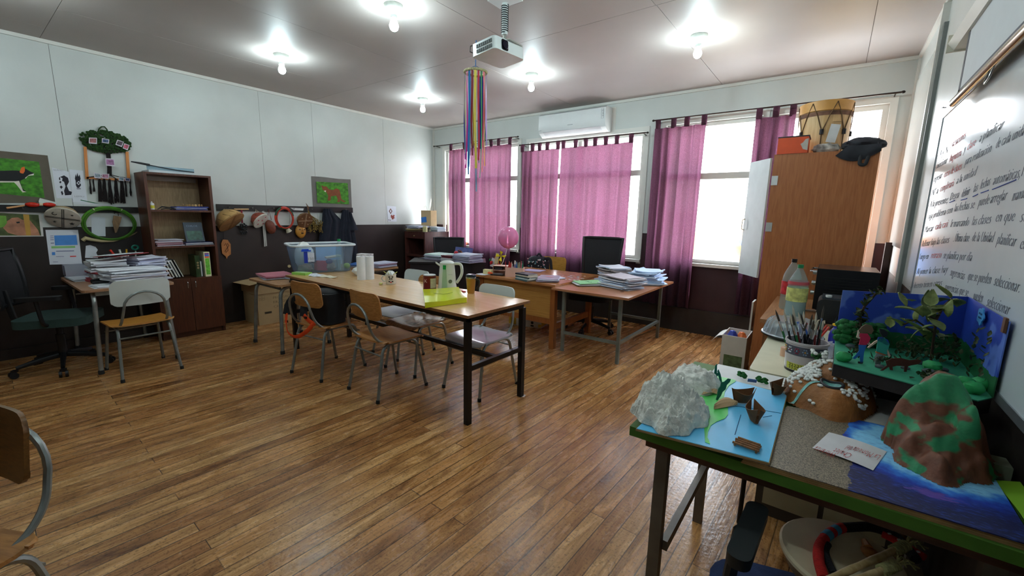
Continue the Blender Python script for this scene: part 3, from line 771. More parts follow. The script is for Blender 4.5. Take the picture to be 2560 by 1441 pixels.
def curtain(label, xa, xb, zt, zb, folds, y=YW-.115, amp=.028, tabs=None, gather=0, seed=1, flare=0.0, taper=0.0):
    """xa..xb at the rod; a sheet with sewn folds whose tabs loop over the rod at zt"""
    rnd = random.Random(seed); ph = [rnd.uniform(0, 6.28) for _ in range(4)]; zc = zt-.085
    def fn(u, v):
        z = zc+(zb-zc)*v
        # folds of uneven width
        uu = u+.02*math.sin(7*u*PI+ph[0])
        a = amp*(.35+.65*min(1, v*3+.15))
        w = math.sin(2*PI*folds*uu+ph[1]+.5*math.sin(3*v+ph[2]))+.45*math.sin(2*PI*folds*1.73*uu+ph[3]+v)
        xx0 = xa-flare*v+taper*v; xx1 = xb+flare*v-taper*v*0
        x = xx0+(xx1-xx0)*u+a*.35*math.cos(2*PI*folds*uu+ph[1])
        return (x, y+a*w, z+.006*math.sin(9*u+ph[0])*v)
    t = thing('curtain', label, 'curtain', ((xa+xb)/2, y, zb), 0, 'purple curtains on the window wall')
    b = MB(); b.grid(fn, max(24, folds*10), 24); b.build('cloth', CUR, t, smooth=75, world=True)
    n = tabs or max(2, int((xb-xa)/.14))
    for k in range(n):
        u = (k+.5)/n if n > 1 else .5; w = min(.028, (xb-xa)/n*.30); x, yy, z = fn(u, 0)
        if k == 0: x = xa+w
        if k == n-1: x = xb-w
        b = MB(); zr = zt+.012
        pts = [(yy+.004, zc-.012), (yy+.008, zt-.03), (YW-.105, zr), (YW-.115, zr+.004), (YW-.125, zr), (yy-.008, zt-.03), (yy-.004, zc-.012)]
        V = []
        for (py, pz) in pts: V.append((b.bm.verts.new((x-w, py, pz)), b.bm.verts.new((x+w, py, pz))))
        for A, B in zip(V[:-1], V[1:]): b.bm.faces.new((A[0], A[1], B[1], B[0]))
        b.build('tab', CUR, t, world=True)
    return t
curtain('narrow gathered purple curtain, leftmost on the window wall, behind the ribbons', -5.27, -4.93, 2.50, .50, 5, seed=3, amp=.03)
curtain('purple curtain behind the pink balloon, second from the left corner', -4.80, -3.98, 2.50, .48, 7, seed=5, amp=.026, tabs=5)
curtain('purple curtain left of the thin bright gap, behind the flowered backpack', -3.80, -3.15, 2.375, .45, 7, seed=8, amp=.022, tabs=5)
curtain('wide purple curtain right of the thin bright gap, behind the mesh office chair', -3.12, -2.10, 2.375, .42, 8, seed=11, amp=.020, tabs=7)
curtain('purple curtain hanging left of the bare window, longest in full view', -1.84, -1.27, 2.50, .315, 5, seed=14, amp=.030, tabs=4)
curtain('purple curtain partly hidden by the tall wooden cupboard', -.79, -.44, 2.50, .33, 4, seed=17, amp=.028, tabs=3)
def rod(label, x0, x1, z):
    t = thing('curtain_rod', label, 'curtain rod', ((x0+x1)/2, YW-.115, z), 0, 'curtain rods')
    b = MB(); b.tube([(x0, YW-.115, z), (x1, YW-.115, z)], .008, 8); b.build('rod', M((70, 58, 52), .3, .8, var=.1), t, world=True, smooth=True)
    b = MB()
    for x in (x0, x1): b.ball((x, YW-.115, z), (.016, .013, .013), 10)
    b.each('finial', M((50, 44, 42), .3, .8), t, world=True, smooth=True)
    b = MB()
    for x in (x0+.05, x1-.05): b.tube([(x, YW-.115, z-.004), (x, YW-.018, z-.01)], .006, 6)
    b.each('bracket', M((60, 54, 50), .35, .8), t, world=True)
rod('thin dark curtain rod over the leftmost window', -5.66, -3.87, 2.505)
rod('thin dark curtain rod over the widest window, under the air conditioner', -3.83, -1.93, 2.38)
rod('thin dark curtain rod running over the bare window to the right wall', -1.87, .34, 2.51)

# ================================================================== wall air conditioner
ACW = M((216, 218, 218), .3, var=.02)
t = thing('air_conditioner', 'white wall-mounted air conditioner above the widest window', 'air conditioner', (-2.95, YW, 2.46))
prof = [(0, 0), (-.10, -.015), (-.185, .035), (-.205, .09), (-.20, .265), (-.165, .285), (0, .285)]
b = MB(); b.prism(prof, -.50, .50, M=Matrix(((0, 0, 1, 0), (1, 0, 0, 0), (0, 1, 0, 0), (0, 0, 0, 1)))); b.build('casing', ACW, t, bevel=.008, smooth=True)
b = MB(); b.prism([(-.192, .048), (-.105, -.006), (-.098, -.018), (-.196, .040)], -.43, .43, M=Matrix(((0, 0, 1, 0), (1, 0, 0, 0), (0, 1, 0, 0), (0, 0, 0, 1)))); b.build('louvre', M((196, 196, 198), .3, var=.02), t, bevel=.002)
b = MB(); add_text(b, 'Q W E', .028, basis((.455, -.2065, .235), (0, 0, -1), (1, 0, 0)), shear=0); b.tube([(.475, -.207, .25), (.475, -.207, .13), (.445, -.207, .13), (.445, -.207, .25)], .0012, 4, closed=True)
b.build('sticker', M((60, 70, 80), .5, var=0), t)
b = MB(); b.box(-.04, .04, -.2065, -.205, .10, .106).box(-.49, -.45, -.2065, -.205, .065, .07); b.each('badge', M((140, 144, 148), .5, var=0), t)
b = MB(); b.box(-3.52, -2.40, YW-.008, YW, 2.45, 2.755); b.build('panel_board', FRAMEW, label='pale backing board fixed behind the air conditioner', cat='board')

# ================================================================== projector on its ceiling pole
PX, PY = -1.985, 2.50
t = thing('projector', 'white ceiling projector on a cable-wrapped pole', 'projector', (PX, PY, ZC))
PW = M((208, 214, 212), .35, var=.04)
b = MB(); b.box(-.10, .10, -.07, .07, -.006, 0); b.build('ceiling_plate', PW, t, bevel=.002)
b = MB(); b.lathe([(.021, -.02), (.021, -.22)], n=18); b.build('pole', PW, t, smooth=True)
b = MB(); hx = [(.0235*math.cos(a), .0235*math.sin(a), -.030-.0022*a) for a in [k*.35 for k in range(0, 232)]]
b.tube(hx, .0032, 5); b.build('wrapped_cable', M((18, 30, 34), .5, var=0), t, smooth=True)
b = MB(); b.lathe([(.012, -.22), (.012, -.285)], n=12).cb((0, 0, -.287), (.20, .15, .008)); b.build('mounting_plate', M((150, 150, 142), .4, .6), t)
A = TR((-.030, -.030, -.336), -.06, .0, PI/2-.1)  # body, lens facing the whiteboard side
b = MB(); b.prism(rrect(.30, .23, .03), -.04, .04, M=A); b.build('body', PW, t, bevel=.012, smooth=True)
b = MB(); b.prism(rrect(.062, .066, .012), .0, .006, M=A @ TR((-.055, -.113, 0), PI/2)); b.build('lens_window', M((14, 14, 18), .1, var=0), t)
b = MB(); b.lathe([(.026, 0), (.026, .010), (.020, .012), (0, .006)], n=20, M=A @ TR((-.055, -.115, 0), PI/2)); b.build('lens', M((30, 26, 40), .05, .2, var=0), t, smooth=True)
b = MB()
for k in range(7): b.box(.152, .155, -.09+.013*k, -.083+.013*k, -.028, .028, M=A)
for k in range(8):
    for q in (-.02, .012): b.box(-.155, -.151, -.09+.019*k, -.076+.019*k, q-.010, q+.012, M=A)
b.build('vent_grille', M((60, 64, 62), .6, var=0), t)
b = MB(); b.tube([(.0, .0, -.27), (-.08, -.04, -.262), (-.16, -.08, -.265), (-.20, -.13, -.29), (-.195, -.14, -.33), (-.16, -.10, -.345)], .0035, 6); b.build('cable', M((44, 44, 40), .5, var=0), t, smooth=True)

# ribbons on a hoop, tied to the projector
HC = at(1189, 181, 1, 2.42); R_ = .078
t = thing('ribbon_mobile', 'hoop of long coloured ribbons hanging from the projector', 'mobile', HC)
b = MB(); b.tube([(R_*math.cos(a), R_*math.sin(a), .004*math.sin(5*a)) for a in [2*PI*k/32 for k in range(32)]], .007, 6, closed=True)
for k in range(40):
    a = 2*PI*k/40; b.ball((R_*math.cos(a), R_*math.sin(a), 0), .010, 6)
b.build('hoop', M((176, 170, 128), .8, var=.3, vs=90), t, smooth=True)
b = MB()
for k in range(4):
    a = PI/4+k*PI/2; b.tube([(R_*math.cos(a), R_*math.sin(a), .004), (0, 0, .045)], .0016, 4)
b.tube([(0, 0, .04), (0, 0, .12), (.004, 0, .21)], .004, 5)
b.build('cord', M((20, 84, 140), .6, var=0), t)
rib = [(222, 110, 120, .62, .012), (40, 110, 120, .55, .006), (170, 190, 170, .50, .010), (60, 140, 90, .66, .008), (20, 40, 180, .46, .022), (20, 60, 150, .54, .012), (200, 50, 70, .55, .009),
       (210, 30, 60, .45, .012), (225, 215, 60, .50, .016), (235, 220, 90, .60, .012), (30, 110, 130, .42, .007), (205, 215, 215, .40, .018), (130, 20, 40, .52, .010), (190, 150, 220, .50, .020),
       (150, 190, 230, .58, .014), (40, 120, 190, .64, .010), (150, 120, 190, .45, .008), (235, 200, 90, .44, .007), (205, 30, 150, .60, .009), (240, 170, 80, .58, .008), (130, 170, 205, .74, .008), (226, 170, 190, .66, .006)]
for k, (r0, g0, b0, L0, w0) in enumerate(rib):
    a = -2.2+2*PI*k*.62/len(rib)*1.0+(PI if k % 3 == 2 else 0)
    a = 2*PI*((k*7) % len(rib))/len(rib)
    px_, py_ = R_*math.cos(a), R_*math.sin(a); q = k*1.7; tw = math.atan2(py_, px_)+PI/2
    b = MB()
    b.grid(lambda u, v: (px_+math.cos(tw+.5*math.sin(3*v+q))*(u-.5)*w0*1.4+.006*math.sin(5*v+q)*v, py_+math.sin(tw+.5*math.sin(3*v+q))*(u-.5)*w0*1.4+.006*math.cos(4*v+q)*v, -L0*1.12*v), 1, 14, .0006)
    b.build('ribbon', M((r0, g0, b0), .55, var=.05), t, smooth=True)
# ================================================================== things on the left wall
def sheet(name, label, cat, px, col, ax=0, val=XL, t=(.0005, .0015), group=None, sc=1, off=(0, 0), extra=None, parent=None):
    b = MB(); flat(b, px, ax, val, t[0], t[1], off, sc)
    return b.build(name, col if not isinstance(col, tuple) else M(col, .7, var=.03), parent, label=label, cat=cat, group=group, world=parent is not None)
C1 = dict(off=(0, 280), sc=4.0)     # a first close look at the wall, 4x
GREEN = M((62, 128, 22), .6, var=.55, vs=22, stretch=(1, 1, 1.4)); MOUNT = M((96, 88, 76), .8)
def picture(name, label, cat, pxm, mat_, x, t, shapes=(), group=None, **k):
    """thing standing for one flat picture; shapes = (part name, points, material)"""
    P = [at(k['off'][0]+p[0]/k['sc'], k['off'][1]+p[1]/k['sc'], 0, x) for p in pxm]
    c = sum(P, Vector())/len(P); c.z = min(p.z for p in P)
    T = thing(name, label, cat, c, 0, group)
    b = MB(); flat(b, pxm, 0, x, t[0], t[1], **k); b.build('backing', mat_, T, world=True)
    h = t[1]
    for i, (n, pts, m_) in enumerate(shapes):
        b = MB()
        for q in (pts if isinstance(pts[0][0], (list, tuple)) else [pts]): flat(b, q, 0, x, h, h+.0006+.0002*i, **k)
        b.build(n, m_, T, world=True)
    return T
blk = M((26, 26, 28), .7, var=.1); wht = M((222, 214, 200), .7)
picture('fox_painting', 'painting of a black and orange fox on grass, cut by the left edge', 'painting', [(-200, 370), (475, 436), (552, 905), (-200, 915)], MOUNT, XL, (.001, .004), [
    ('painting', [(-200, 440), (390, 500), (446, 860), (-200, 800)], GREEN),
    ('fox', [[(-160, 590), (0, 590), (150, 586), (215, 590), (250, 600), (262, 660), (200, 690), (215, 760), (262, 795), (232, 800), (185, 745), (150, 700), (60, 705), (0, 700), (-60, 780), (-110, 780), (-90, 690), (-160, 660)]], blk),
    ('ear_patch', [(195, 600), (215, 556), (245, 548), (250, 590), (232, 618), (205, 612)], M((222, 100, 30), .6)),
    ('muzzle', [(245, 615), (250, 565), (290, 590), (340, 612), (335, 628), (290, 628), (255, 660)], blk),
    ('throat', [(250, 660), (290, 630), (340, 616), (335, 634), (280, 640), (256, 668)], wht),
    ('belly_stripe', [(0, 692), (150, 694), (190, 690), (230, 790), (265, 800), (225, 806), (170, 735), (140, 705), (0, 706)], wht)], **C1)
INK = M((40, 36, 46), .8, var=.3, vs=60); PAPER = M((214, 216, 224), .7, var=.03)
T = picture('wolf_drawing', 'ink drawing sheet of a standing animal, left of the pair of white sheets', 'drawing', [(518, 556), (690, 600), (722, 866), (565, 862)], PAPER, XL, (.0006, .0014), [
    ('drawing', [[(600, 650), (640, 635), (680, 660), (690, 700), (668, 740), (690, 790), (720, 800), (712, 830), (650, 835), (640, 790), (655, 745), (640, 700), (620, 690), (625, 665)], [(590, 700), (608, 690), (615, 705), (600, 716)], [(588, 660), (600, 650), (604, 680), (592, 684)], [(596, 750), (612, 736), (628, 752), (612, 772), (604, 760)], [(608, 800), (622, 790), (634, 820), (620, 836)]], INK)], group='ink drawing sheets', **C1)
b = MB(); o0 = atx(536/4, 280+588/4); add_text(b, 'NGURUVILU', .022, basis(o0+Vector((.0018, 0, 0)), (0, 1, 0), (0, 0, 1)), width=.062, shear=0, th=.0002); b.build('writing', INK, T, world=True)
T = picture('mask_drawing', 'ink drawing sheet with a dark masked figure, right of the pair', 'drawing', [(692, 575), (832, 588), (876, 905), (728, 905)], PAPER, XL, (.0006, .0014), [
    ('drawing', [[(748, 668), (756, 620), (764, 650), (772, 608), (784, 648), (796, 626), (806, 668), (800, 690), (810, 735), (790, 760), (770, 758), (758, 735), (756, 690)]], INK),
    ('drawing_lines', [[(786, 690), (806, 712), (786, 732), (764, 712)]], PAPER), ('drawing_core', [[(786, 700), (797, 711), (786, 722), (774, 711)]], INK),
    ('fade', [(765, 760), (806, 760), (808, 775), (768, 775)], M((150, 148, 160), .8))], group='ink drawing sheets', **C1)
b = MB(); o0 = atx(748/4, 280+852/4); add_text(b, 'LEMU', .020, basis(o0+Vector((.0018, 0, 0)), (0, 1, 0), (0, 0, 1)), width=.062, shear=0, th=.0002, align='l'); b.build('writing', INK, T, world=True)

# woven tree hanging
c = atx(265, 515); T = thing('woven_tree_hanging', 'woven wool tree with green crown and black fringe on a wooden frame', 'wall hanging', (XL, c.y, c.z))
def W1(x, y, dx=0.0): p = at(x/4, 280+y/4, 0, XL); return Vector((XL+dx, p.y, p.z))
OR = wood((190, 112, 44), (214, 134, 60), .4, (30, 30, 3))
for pts in ([(832, 350), (862, 350), (884, 668), (852, 672)], [(1250, 400), (1280, 400), (1300, 695), (1270, 698)], [(860, 650), (1292, 672), (1292, 694), (860, 668)]):
    b = MB(); flat(b, pts, 0, XL, .004, .022, **C1); b.build('frame_bar', OR, T, bevel=.002, world=True)
r = random.Random(4); b = MB()
for k in range(420):
    a = r.uniform(0, 2*PI); q = math.sqrt(r.random()); x = 1046+258*q*math.cos(a); y = 300+108*q*math.sin(a)+(x-1046)*.13
    if x < 860: y -= 10
    b.ball(W1(x, y, .022+.022*(1-q)), (.012, .012, .012), 6)
b.build('crown', M((34, 62, 22), .95, var=.5, vs=60, bump=.5, bs=200), T, smooth=True, world=True)
b = MB(); b.tube([W1(975, 215, .02), W1(985, 175, .02), W1(1010, 150, .02), W1(1040, 150, .02), W1(1062, 175, .02), W1(1085, 222, .02)], .006, 6); b.build('hanging_loop', M((36, 60, 28), .95), T, smooth=True, world=True)
WB = M((32, 24, 24), .95, var=.3, vs=80)
b = MB()
for q in (-14, -7, 0, 7, 14): b.tube([W1(1075+q, 410, .026), W1(1080+q, 470, .028), W1(1088+q, 560, .028), W1(1090+q, 640, .024)], .007, 6)
b.build('trunk', WB, T, smooth=True, world=True)
b = MB()
for pts in ([(1070, 415), (1010, 385), (960, 375)], [(1072, 412), (1035, 370), (1020, 350)], [(1075, 410), (1062, 360), (1060, 345)], [(1080, 410), (1110, 370), (1130, 355)], [(1084, 412), (1150, 402), (1210, 410)], [(1085, 410), (1130, 392), (1200, 388)]):
    b.tube([W1(x, y, .03) for x, y in pts], .0035, 5)
for pts in ([(1085, 630), (990, 640), (880, 655)], [(1095, 630), (1180, 650), (1290, 668)], [(1090, 632), (1140, 660), (1180, 690)], [(1082, 632), (1040, 655), (960, 668)]):
    b.tube([W1(x, y, .03) for x, y in pts], .004, 5)
b.build('branch', WB, T, smooth=True, world=True)
for i, (x0, L_) in enumerate(((895, 150), (930, 130), (990, 225), (1035, 230), (1090, 250), (1150, 235), (1210, 240), (1250, 175), (1295, 170))):
    b = MB(); w0 = 18 if 2 <= i <= 6 else 9
    for q in range(7 if w0 > 10 else 4):
        dx = (q-3)*w0/3; P = [W1(x0+dx*.4, 672, .02)]
        for s_ in range(1, 6): P.append(W1(x0+dx*(.5+s_*.15)+r.uniform(-3, 3)+s_*3, 672+L_*s_/5*r.uniform(.95, 1.02), .012+r.uniform(0, .01)))
        b.tube(P, .0038, 5)
    b.build('tassel', WB, T, smooth=True, world=True)
phc = [(150, 90, 90), (60, 80, 120), (80, 64, 74), (180, 80, 100), (150, 100, 140), (140, 150, 160), (160, 110, 130), (120, 140, 150), (60, 70, 110)]
for i, (pts) in enumerate(([(878, 262), (958, 264), (958, 326), (878, 320)], [(1008, 268), (1080, 280), (1076, 322), (1006, 312)], [(1160, 282), (1225, 304), (1206, 356), (1142, 332)], [(1228, 318), (1282, 336), (1262, 388), (1214, 368)],
                         [(1040, 466), (1130, 472), (1138, 548), (1046, 540)], [(930, 608), (1000, 620), (1000, 668), (936, 662)], [(1010, 620), (1084, 622), (1080, 672), (1004, 664)], [(1180, 650), (1232, 660), (1232, 694), (1176, 688)], [(1240, 660), (1290, 668), (1290, 698), (1240, 690)])):
    b = MB(); d_ = .052 if i < 5 else .036
    b.mat(0); flat(b, pts, 0, XL, d_, d_+.001, **C1)
    cx = sum(p[0] for p in pts)/4; cy = sum(p[1] for p in pts)/4-4; b.mat(1); flat(b, [(cx+(p[0]-cx)*.8, cy+(p[1]-cy)*.7) for p in pts], 0, XL, d_+.001, d_+.0014, **C1)
    b.build('photo_card', [M((206, 196, 206), .5), M(phc[i], .5, var=.5, vs=60)], T, world=True)

# dark rails with hooks
for lb, y0, y1, z0, z1 in (('dark wooden rail along the wall left of the bookcase', -1.0, 1.218, 1.315, 1.375), ('dark wooden coat rail right of the bookcase hung with drums and hoops', 1.925, 3.69, 1.355, 1.43)):
    T = thing('coat_rail', lb, 'coat rail', (XL, (y0+y1)/2, z0), 0, 'dark coat rails')
    b = MB(); b.box(XL, XL+.02, y0, y1, z0, z1); b.build('board', BLACKP, T, bevel=.003, world=True)
    n = 7
    for k in range(n):
        y = y0+(y1-y0)*(k+.5)/n; zc = (z0+z1)/2
        b = MB(); b.tube([(XL+.02, y, zc+.01), (XL+.045, y, zc-.005), (XL+.055, y, zc+.012)], .003, 5); b.build('hook', M((150, 150, 145), .3, .8), T, world=True)
# animal photo poster, timetable sheet, cut-out, strips
ANI = M((176, 120, 92), .6, var=.35, vs=14)
picture('animal_poster', 'printed photo of a small brown furry animal below the maracas', 'poster', [(-120, 985), (415, 1018), (436, 1245), (-120, 1250)], M((205, 200, 196), .6), XL, (.001, .002), [
    ('photo', [(-110, 1005), (385, 1030), (412, 1238), (-105, 1238)], M((74, 84, 44), .6, var=.5, vs=20)),
    ('animal', [(30, 1160), (60, 1100), (120, 1060), (180, 1055), (225, 1080), (300, 1085), (380, 1180), (400, 1236), (180, 1236), (80, 1210)], ANI),
    ('branch', [(230, 1025), (290, 1028), (310, 1236), (262, 1236)], M((190, 144, 60), .6)),
    ('leaf', [(-105, 1030), (60, 1040), (70, 1110), (40, 1150), (-105, 1180)], M((110, 160, 60), .6, var=.3)), ('eye', [(160, 1100), (195, 1096), (198, 1112), (168, 1116)], blk)], **C1)
T = picture('timetable_sheet', 'printed school timetable in a plastic sleeve with a blue block', 'sheet', [(454, 1180), (780, 1180), (822, 1520), (498, 1528)], PAPER, XL, (.001, .002), [
    ('blue_block', [(540, 1236), (764, 1232), (776, 1330), (550, 1336)], M((74, 136, 208), .6)), ('green_row', [(512, 1344), (750, 1340), (752, 1360), (514, 1366)], M((140, 196, 120), .6)),
    ('text_rows', [[(500, 1240), (534, 1238), (535, 1244), (501, 1246)], [(500, 1258), (536, 1256), (537, 1262), (501, 1264)], [(502, 1277), (538, 1275), (539, 1281), (503, 1283)], [(506, 1310), (540, 1308), (541, 1316), (507, 1318)], [(560, 1390), (740, 1386), (740, 1394), (560, 1398)], [(560, 1446), (640, 1444), (640, 1448), (560, 1450)], [(530, 1500), (580, 1499), (580, 1503), (530, 1504)]], M((110, 116, 150), .7)),
    ('small_square', [(518, 1404), (550, 1402), (552, 1432), (520, 1434)], M((74, 136, 208), .6)), ('red_mark', [(700, 1440), (760, 1438), (761, 1450), (701, 1452)], M((220, 90, 90), .6))], **C1)
sheet('paper_cutout', 'small white paper cut-out on the dark wall beside the timetable', 'paper', [(858, 1340), (900, 1332), (956, 1350), (978, 1380), (962, 1410), (978, 1440), (980, 1464), (850, 1460)], (214, 216, 222), **C1)
sheet('green_label_strip', 'thin green-edged white strip on the wall under the woven tree', 'label', [(806, 878), (1008, 920), (1006, 928), (804, 886)], (54, 110, 76), **C1)
sheet('name_label', 'narrow white name label along the top of the left rail', 'label', [(738, 900), (1100, 926), (1100, 932), (738, 926)], (206, 208, 212), t=(.0016, .0026), **C1)
# red double gourd rattle on the rail
T = thing('gourd_rattle', 'red two-bulbed rattle with wooden handle on the left rail', 'rattle', W1(310, 950, .06))
def tubeW(pts, r_, dx): b = MB(); b.tube([W1(x, y, dx) for x, y in pts], r_, 14); return b
tubeW([(60, 962), (150, 950), (240, 935)], [.009, .008, .007], .05).build('handle', wood((190, 130, 80), (214, 160, 110), .5, (20, 20, 20)), T, smooth=True, world=True)
RED = M((200, 40, 24), .2, var=.05)
for cx, cy, rx, ry in ((318, 928, .047, .021), (484, 928, .043, .019)):
    b = MB(); b.ball(W1(cx, cy, .05), (ry, rx, ry), 16, rot=(-.04, 0, 0)); b.build('gourd', RED, T, smooth=True, world=True)
tubeW([(385, 926), (420, 928)], .013, .05).build('collar', M((210, 190, 160), .6), T, smooth=True, world=True)
sheet('small_flag_card', 'small white and green card behind the red rattle', 'card', [(395, 862), (560, 905), (555, 945), (400, 930), (382, 895)], (205, 212, 206), t=(.022, .024), **C1)
# kultrun drum
def drum(label, cpx, rad, depth, axis, skin_c, body_c, cross=True, off=.09, rope=True, sy=1.0, marks=None, name='hand_drum', mc=(50, 44, 40)):
    c = atx(*cpx); c.x = XL+off
    T = thing(name, label, 'drum', c, 0, 'hand drums hanging on the wall')
    z = Vector(axis).normalized(); x = Vector((0, 1, 0)); x = (x-z*x.dot(z)).normalized(); y = z.cross(x)
    R = Matrix((x, y, z)).transposed().to_4x4()
    b = MB(); b.lathe([(0, -depth), (rad*.45, -depth*.96), (rad*.8, -depth*.62), (rad*.97, -depth*.2), (rad, 0)], n=28, M=R); b.build('bowl', M(body_c, .6, var=.25, vs=10), T, smooth=True)
    b = MB(); b.lathe([(rad*1.01, -.012), (rad*1.02, .002), (rad*.985, .005), (0, .006)], n=28, M=R); b.build('skin', M(skin_c, .65, var=.18, vs=14), T, smooth=True)
    mk = M(mc, .8, var=0)
    if cross:
        b = MB()
        for q in (-.05, .05): b.box(-rad*.95, rad*.95, rad*q-.0025, rad*q+.0025, .006, .0075, M=R); b.box(rad*q-.0025, rad*q+.0025, -rad*.95, rad*.95, .006, .0075, M=R)
        b.build('cross_mark', mk, T)
    for (n, fn) in (marks or []):
        b = MB(); fn(b, R, rad); b.build(n, mk, T)
    if rope:
        b = MB()
        for k in range(10):
            a = 2*PI*k/10; a2 = a+PI/10
            b.tube([R @ Vector((rad*1.0*math.cos(a), rad*1.0*math.sin(a), -.01)), R @ Vector((rad*.86*math.cos(a2), rad*.86*math.sin(a2), -depth*.55)), R @ Vector((rad*.3*math.cos(a2), rad*.3*math.sin(a2), -depth*.99))], .0025, 4)
        b.build('lacing', M((90, 66, 40), .8), T)
    return T, R
def star(b, R, rad, cx=.5, cy=-.45, s_=.16):
    pts = [((cx*rad+rad*s_*(1 if k % 2 == 0 else .42)*math.cos(PI/2+k*PI/5)), cy*rad+rad*s_*(1 if k % 2 == 0 else .42)*math.sin(PI/2+k*PI/5)) for k in range(10)]
    b.prism(pts, .006, .0076, M=R)
def moon(b, R, rad):
    b.tube([R @ Vector((rad*(-.45+.13*math.cos(a)), rad*(.42+.13*math.sin(a)), .007)) for a in [PI*(.6+k*.13) for k in range(11)]], .003, 4)
def sun_(b, R, rad): star(b, R, rad, -.45, -.45, .1)
def flw(b, R, rad): star(b, R, rad, .5, .45, .1)
drum('cream ceremonial hand drum painted with cross, moon and star left of the green hoop', (153, 545), .118, .10, (.60, -.22, -.55), (196, 186, 170), (160, 136, 100), marks=[('moon_mark', moon), ('star_mark', star), ('sun_mark', sun_), ('flower_mark', flw)], off=.10, rope=False)
# hoops
def hoop(label, cpx, ry, rz_, col, th=.013, off=.05, bands=None, n=2):
    c = atx(*cpx); T = thing('hoop', label, 'hoop', (XL+off, c.y, c.z), 0, 'wrapped hoops hanging on the wall')
    for k in range(n):
        b = MB(); b.tube([(.012*k, (ry-.012*k)*math.cos(a), (rz_-.010*k)*math.sin(a)-.006*k) for a in [2*PI*q/48 for q in range(48)]], th*(1-.2*k), 8, closed=True)
        b.build('ring', M(col if k == 0 else tuple(int(v*.8) for v in col), .7, var=.15, vs=30), T, smooth=True)
    for (a0, a1, c_) in (bands or []):
        b = MB(); b.tube([(.004, ry*math.cos(a), rz_*math.sin(a)) for a in [a0+(a1-a0)*q/8 for q in range(9)]], th*1.12, 8); b.build('band', M(c_, .6), T, smooth=True)
    return T
hoop('large bright green wrapped hoop left of the bookcase', (271, 559), .192, .158, (70, 128, 20), .013, .055, bands=[(1.0, 1.04, (200, 190, 160)), (2.1, 2.14, (200, 190, 160))])
sheet('pencil_drawing', 'white sheet with faint pencil animals inside the green hoop', 'drawing', [(910, 1050), (1052, 1056), (1056, 1244), (918, 1240)], (196, 202, 208), t=(.001, .002), **C1)
c = atx(292, 558); T = thing('carved_arrowhead', 'brown pointed carving hanging inside the green hoop', 'carving', (XL+.04, c.y, c.z))
b = MB(); flat(b, [(1135, 1036), (1215, 1050), (1200, 1110), (1165, 1205), (1148, 1212), (1122, 1100)], 0, XL+.03, 0, .014, **C1); b.build('blade', wood((110, 84, 56), (140, 108, 72), .6, (20, 20, 4)), T, bevel=.003, world=True)
b = MB(); b.tube([W1(1135, 1020, .035), W1(1140, 1000, .035), W1(1172, 1010, .035), W1(1175, 1040, .035)], .003, 5); b.build('cord', WB, T, world=True)
T = thing('horn', 'curved pale animal horn below the green hoop', 'horn', W1(1080, 1270, .04))
b = MB(); P = [W1(820, 1285, .03), W1(850, 1262, .035), W1(900, 1275, .045), W1(1000, 1290, .05), W1(1120, 1288, .05), W1(1240, 1255, .045), W1(1330, 1220, .035), W1(1364, 1200, .03)]
b.tube(P, [.018, .020, .016, .014, .012, .010, .007, .003], 10); b.build('horn_body', M((176, 160, 120), .45, var=.2), T, smooth=True, world=True)

# things hanging on the right-hand rail; close look: offset (500,460), 5.12x
K = 5.12
def W3(x, y, dx=0.0): p = at(500+x/K, 460+y/K, 0, XL); return Vector((XL+dx, p.y, p.z))
def px3(x, y): return (500+x/K, 460+y/K)
drum('brown leather drum with rope lacing next to the bookcase', px3(350, 490), .155, .15, (.42, .35, -.60), (150, 112, 66), (186, 148, 92), cross=True, off=.13, name='hand_drum', mc=(120, 88, 56))
b = MB(); b.tube([W3(260, 350, .06), W3(296, 322, .03), W3(330, 352, .06)], .003, 5); b.build('hanging_string', M((190, 170, 130), .7), label='pale string loop holding the brown leather drum', cat='string')
T = thing('whip_rattle', 'black tassel on a red strap hung from a small wooden bar', 'tassel', W3(520, 590, .04))
b = MB(); b.tube([W3(418, 325, .04), W3(606, 325, .04)], .009, 8); b.build('wooden_bar', wood((190, 150, 100), (214, 180, 130), .5, (20, 20, 20)), T, smooth=True, world=True)
b = MB()
for q in (-5, 5): b.tube([W3(514+q, 335, .04), W3(518+q, 420, .04), W3(522+q, 500, .04)], .006, 5)
b.build('strap', M((130, 36, 52), .7), T, smooth=True, world=True)
b = MB()
for k in range(26): b.ball(W3(535+r.uniform(-45, 45), 580+r.uniform(-75, 60), .04+r.uniform(-.01, .02)), (.010, .016, .010), 7, rot=(r.uniform(0, 3), 0, 0))
b.build('tassel', M((22, 22, 24), .5, var=.3), T, smooth=True, world=True)
def dots(b, R, rad):
    for (u, v) in ((.1, .1), (-.4, -.3), (.4, -.5), (-.5, .35), (.45, .5)): star(b, R, rad, u, v, .12)
drum('small white drum with pink painted marks hung by rope', px3(735, 475), .105, .11, (.50, .30, -.45), (200, 196, 184), (150, 70, 54), cross=False, off=.10, marks=[('painted_marks', dots)], mc=(200, 60, 90))
b = MB(); b.tube([W3(690, 400, .06), W3(700, 325, .03), W3(745, 385, .06)], .003, 5); b.build('hanging_string', M((200, 180, 150), .7), label='pale string loop holding the small white drum', cat='string')
T = thing('leather_pouch', 'reddish brown leather pouch on a strap', 'pouch', W3(870, 640, .05))
b = MB(); b.ball(W3(875, 550, .06), (.035, .060, .090), 16, fn=lambda v: 1+.10*mnoise.noise(v*2.2), rot=(.25, 0, 0)); b.build('pouch_body', M((104, 50, 30), .5, var=.3, vs=20, bump=.3), T, smooth=True, world=True)
b = MB(); b.tube([W3(838, 480, .05), W3(866, 330, .03), W3(890, 460, .05)], .004, 5); b.build('strap', M((120, 58, 44), .6), T, world=True)
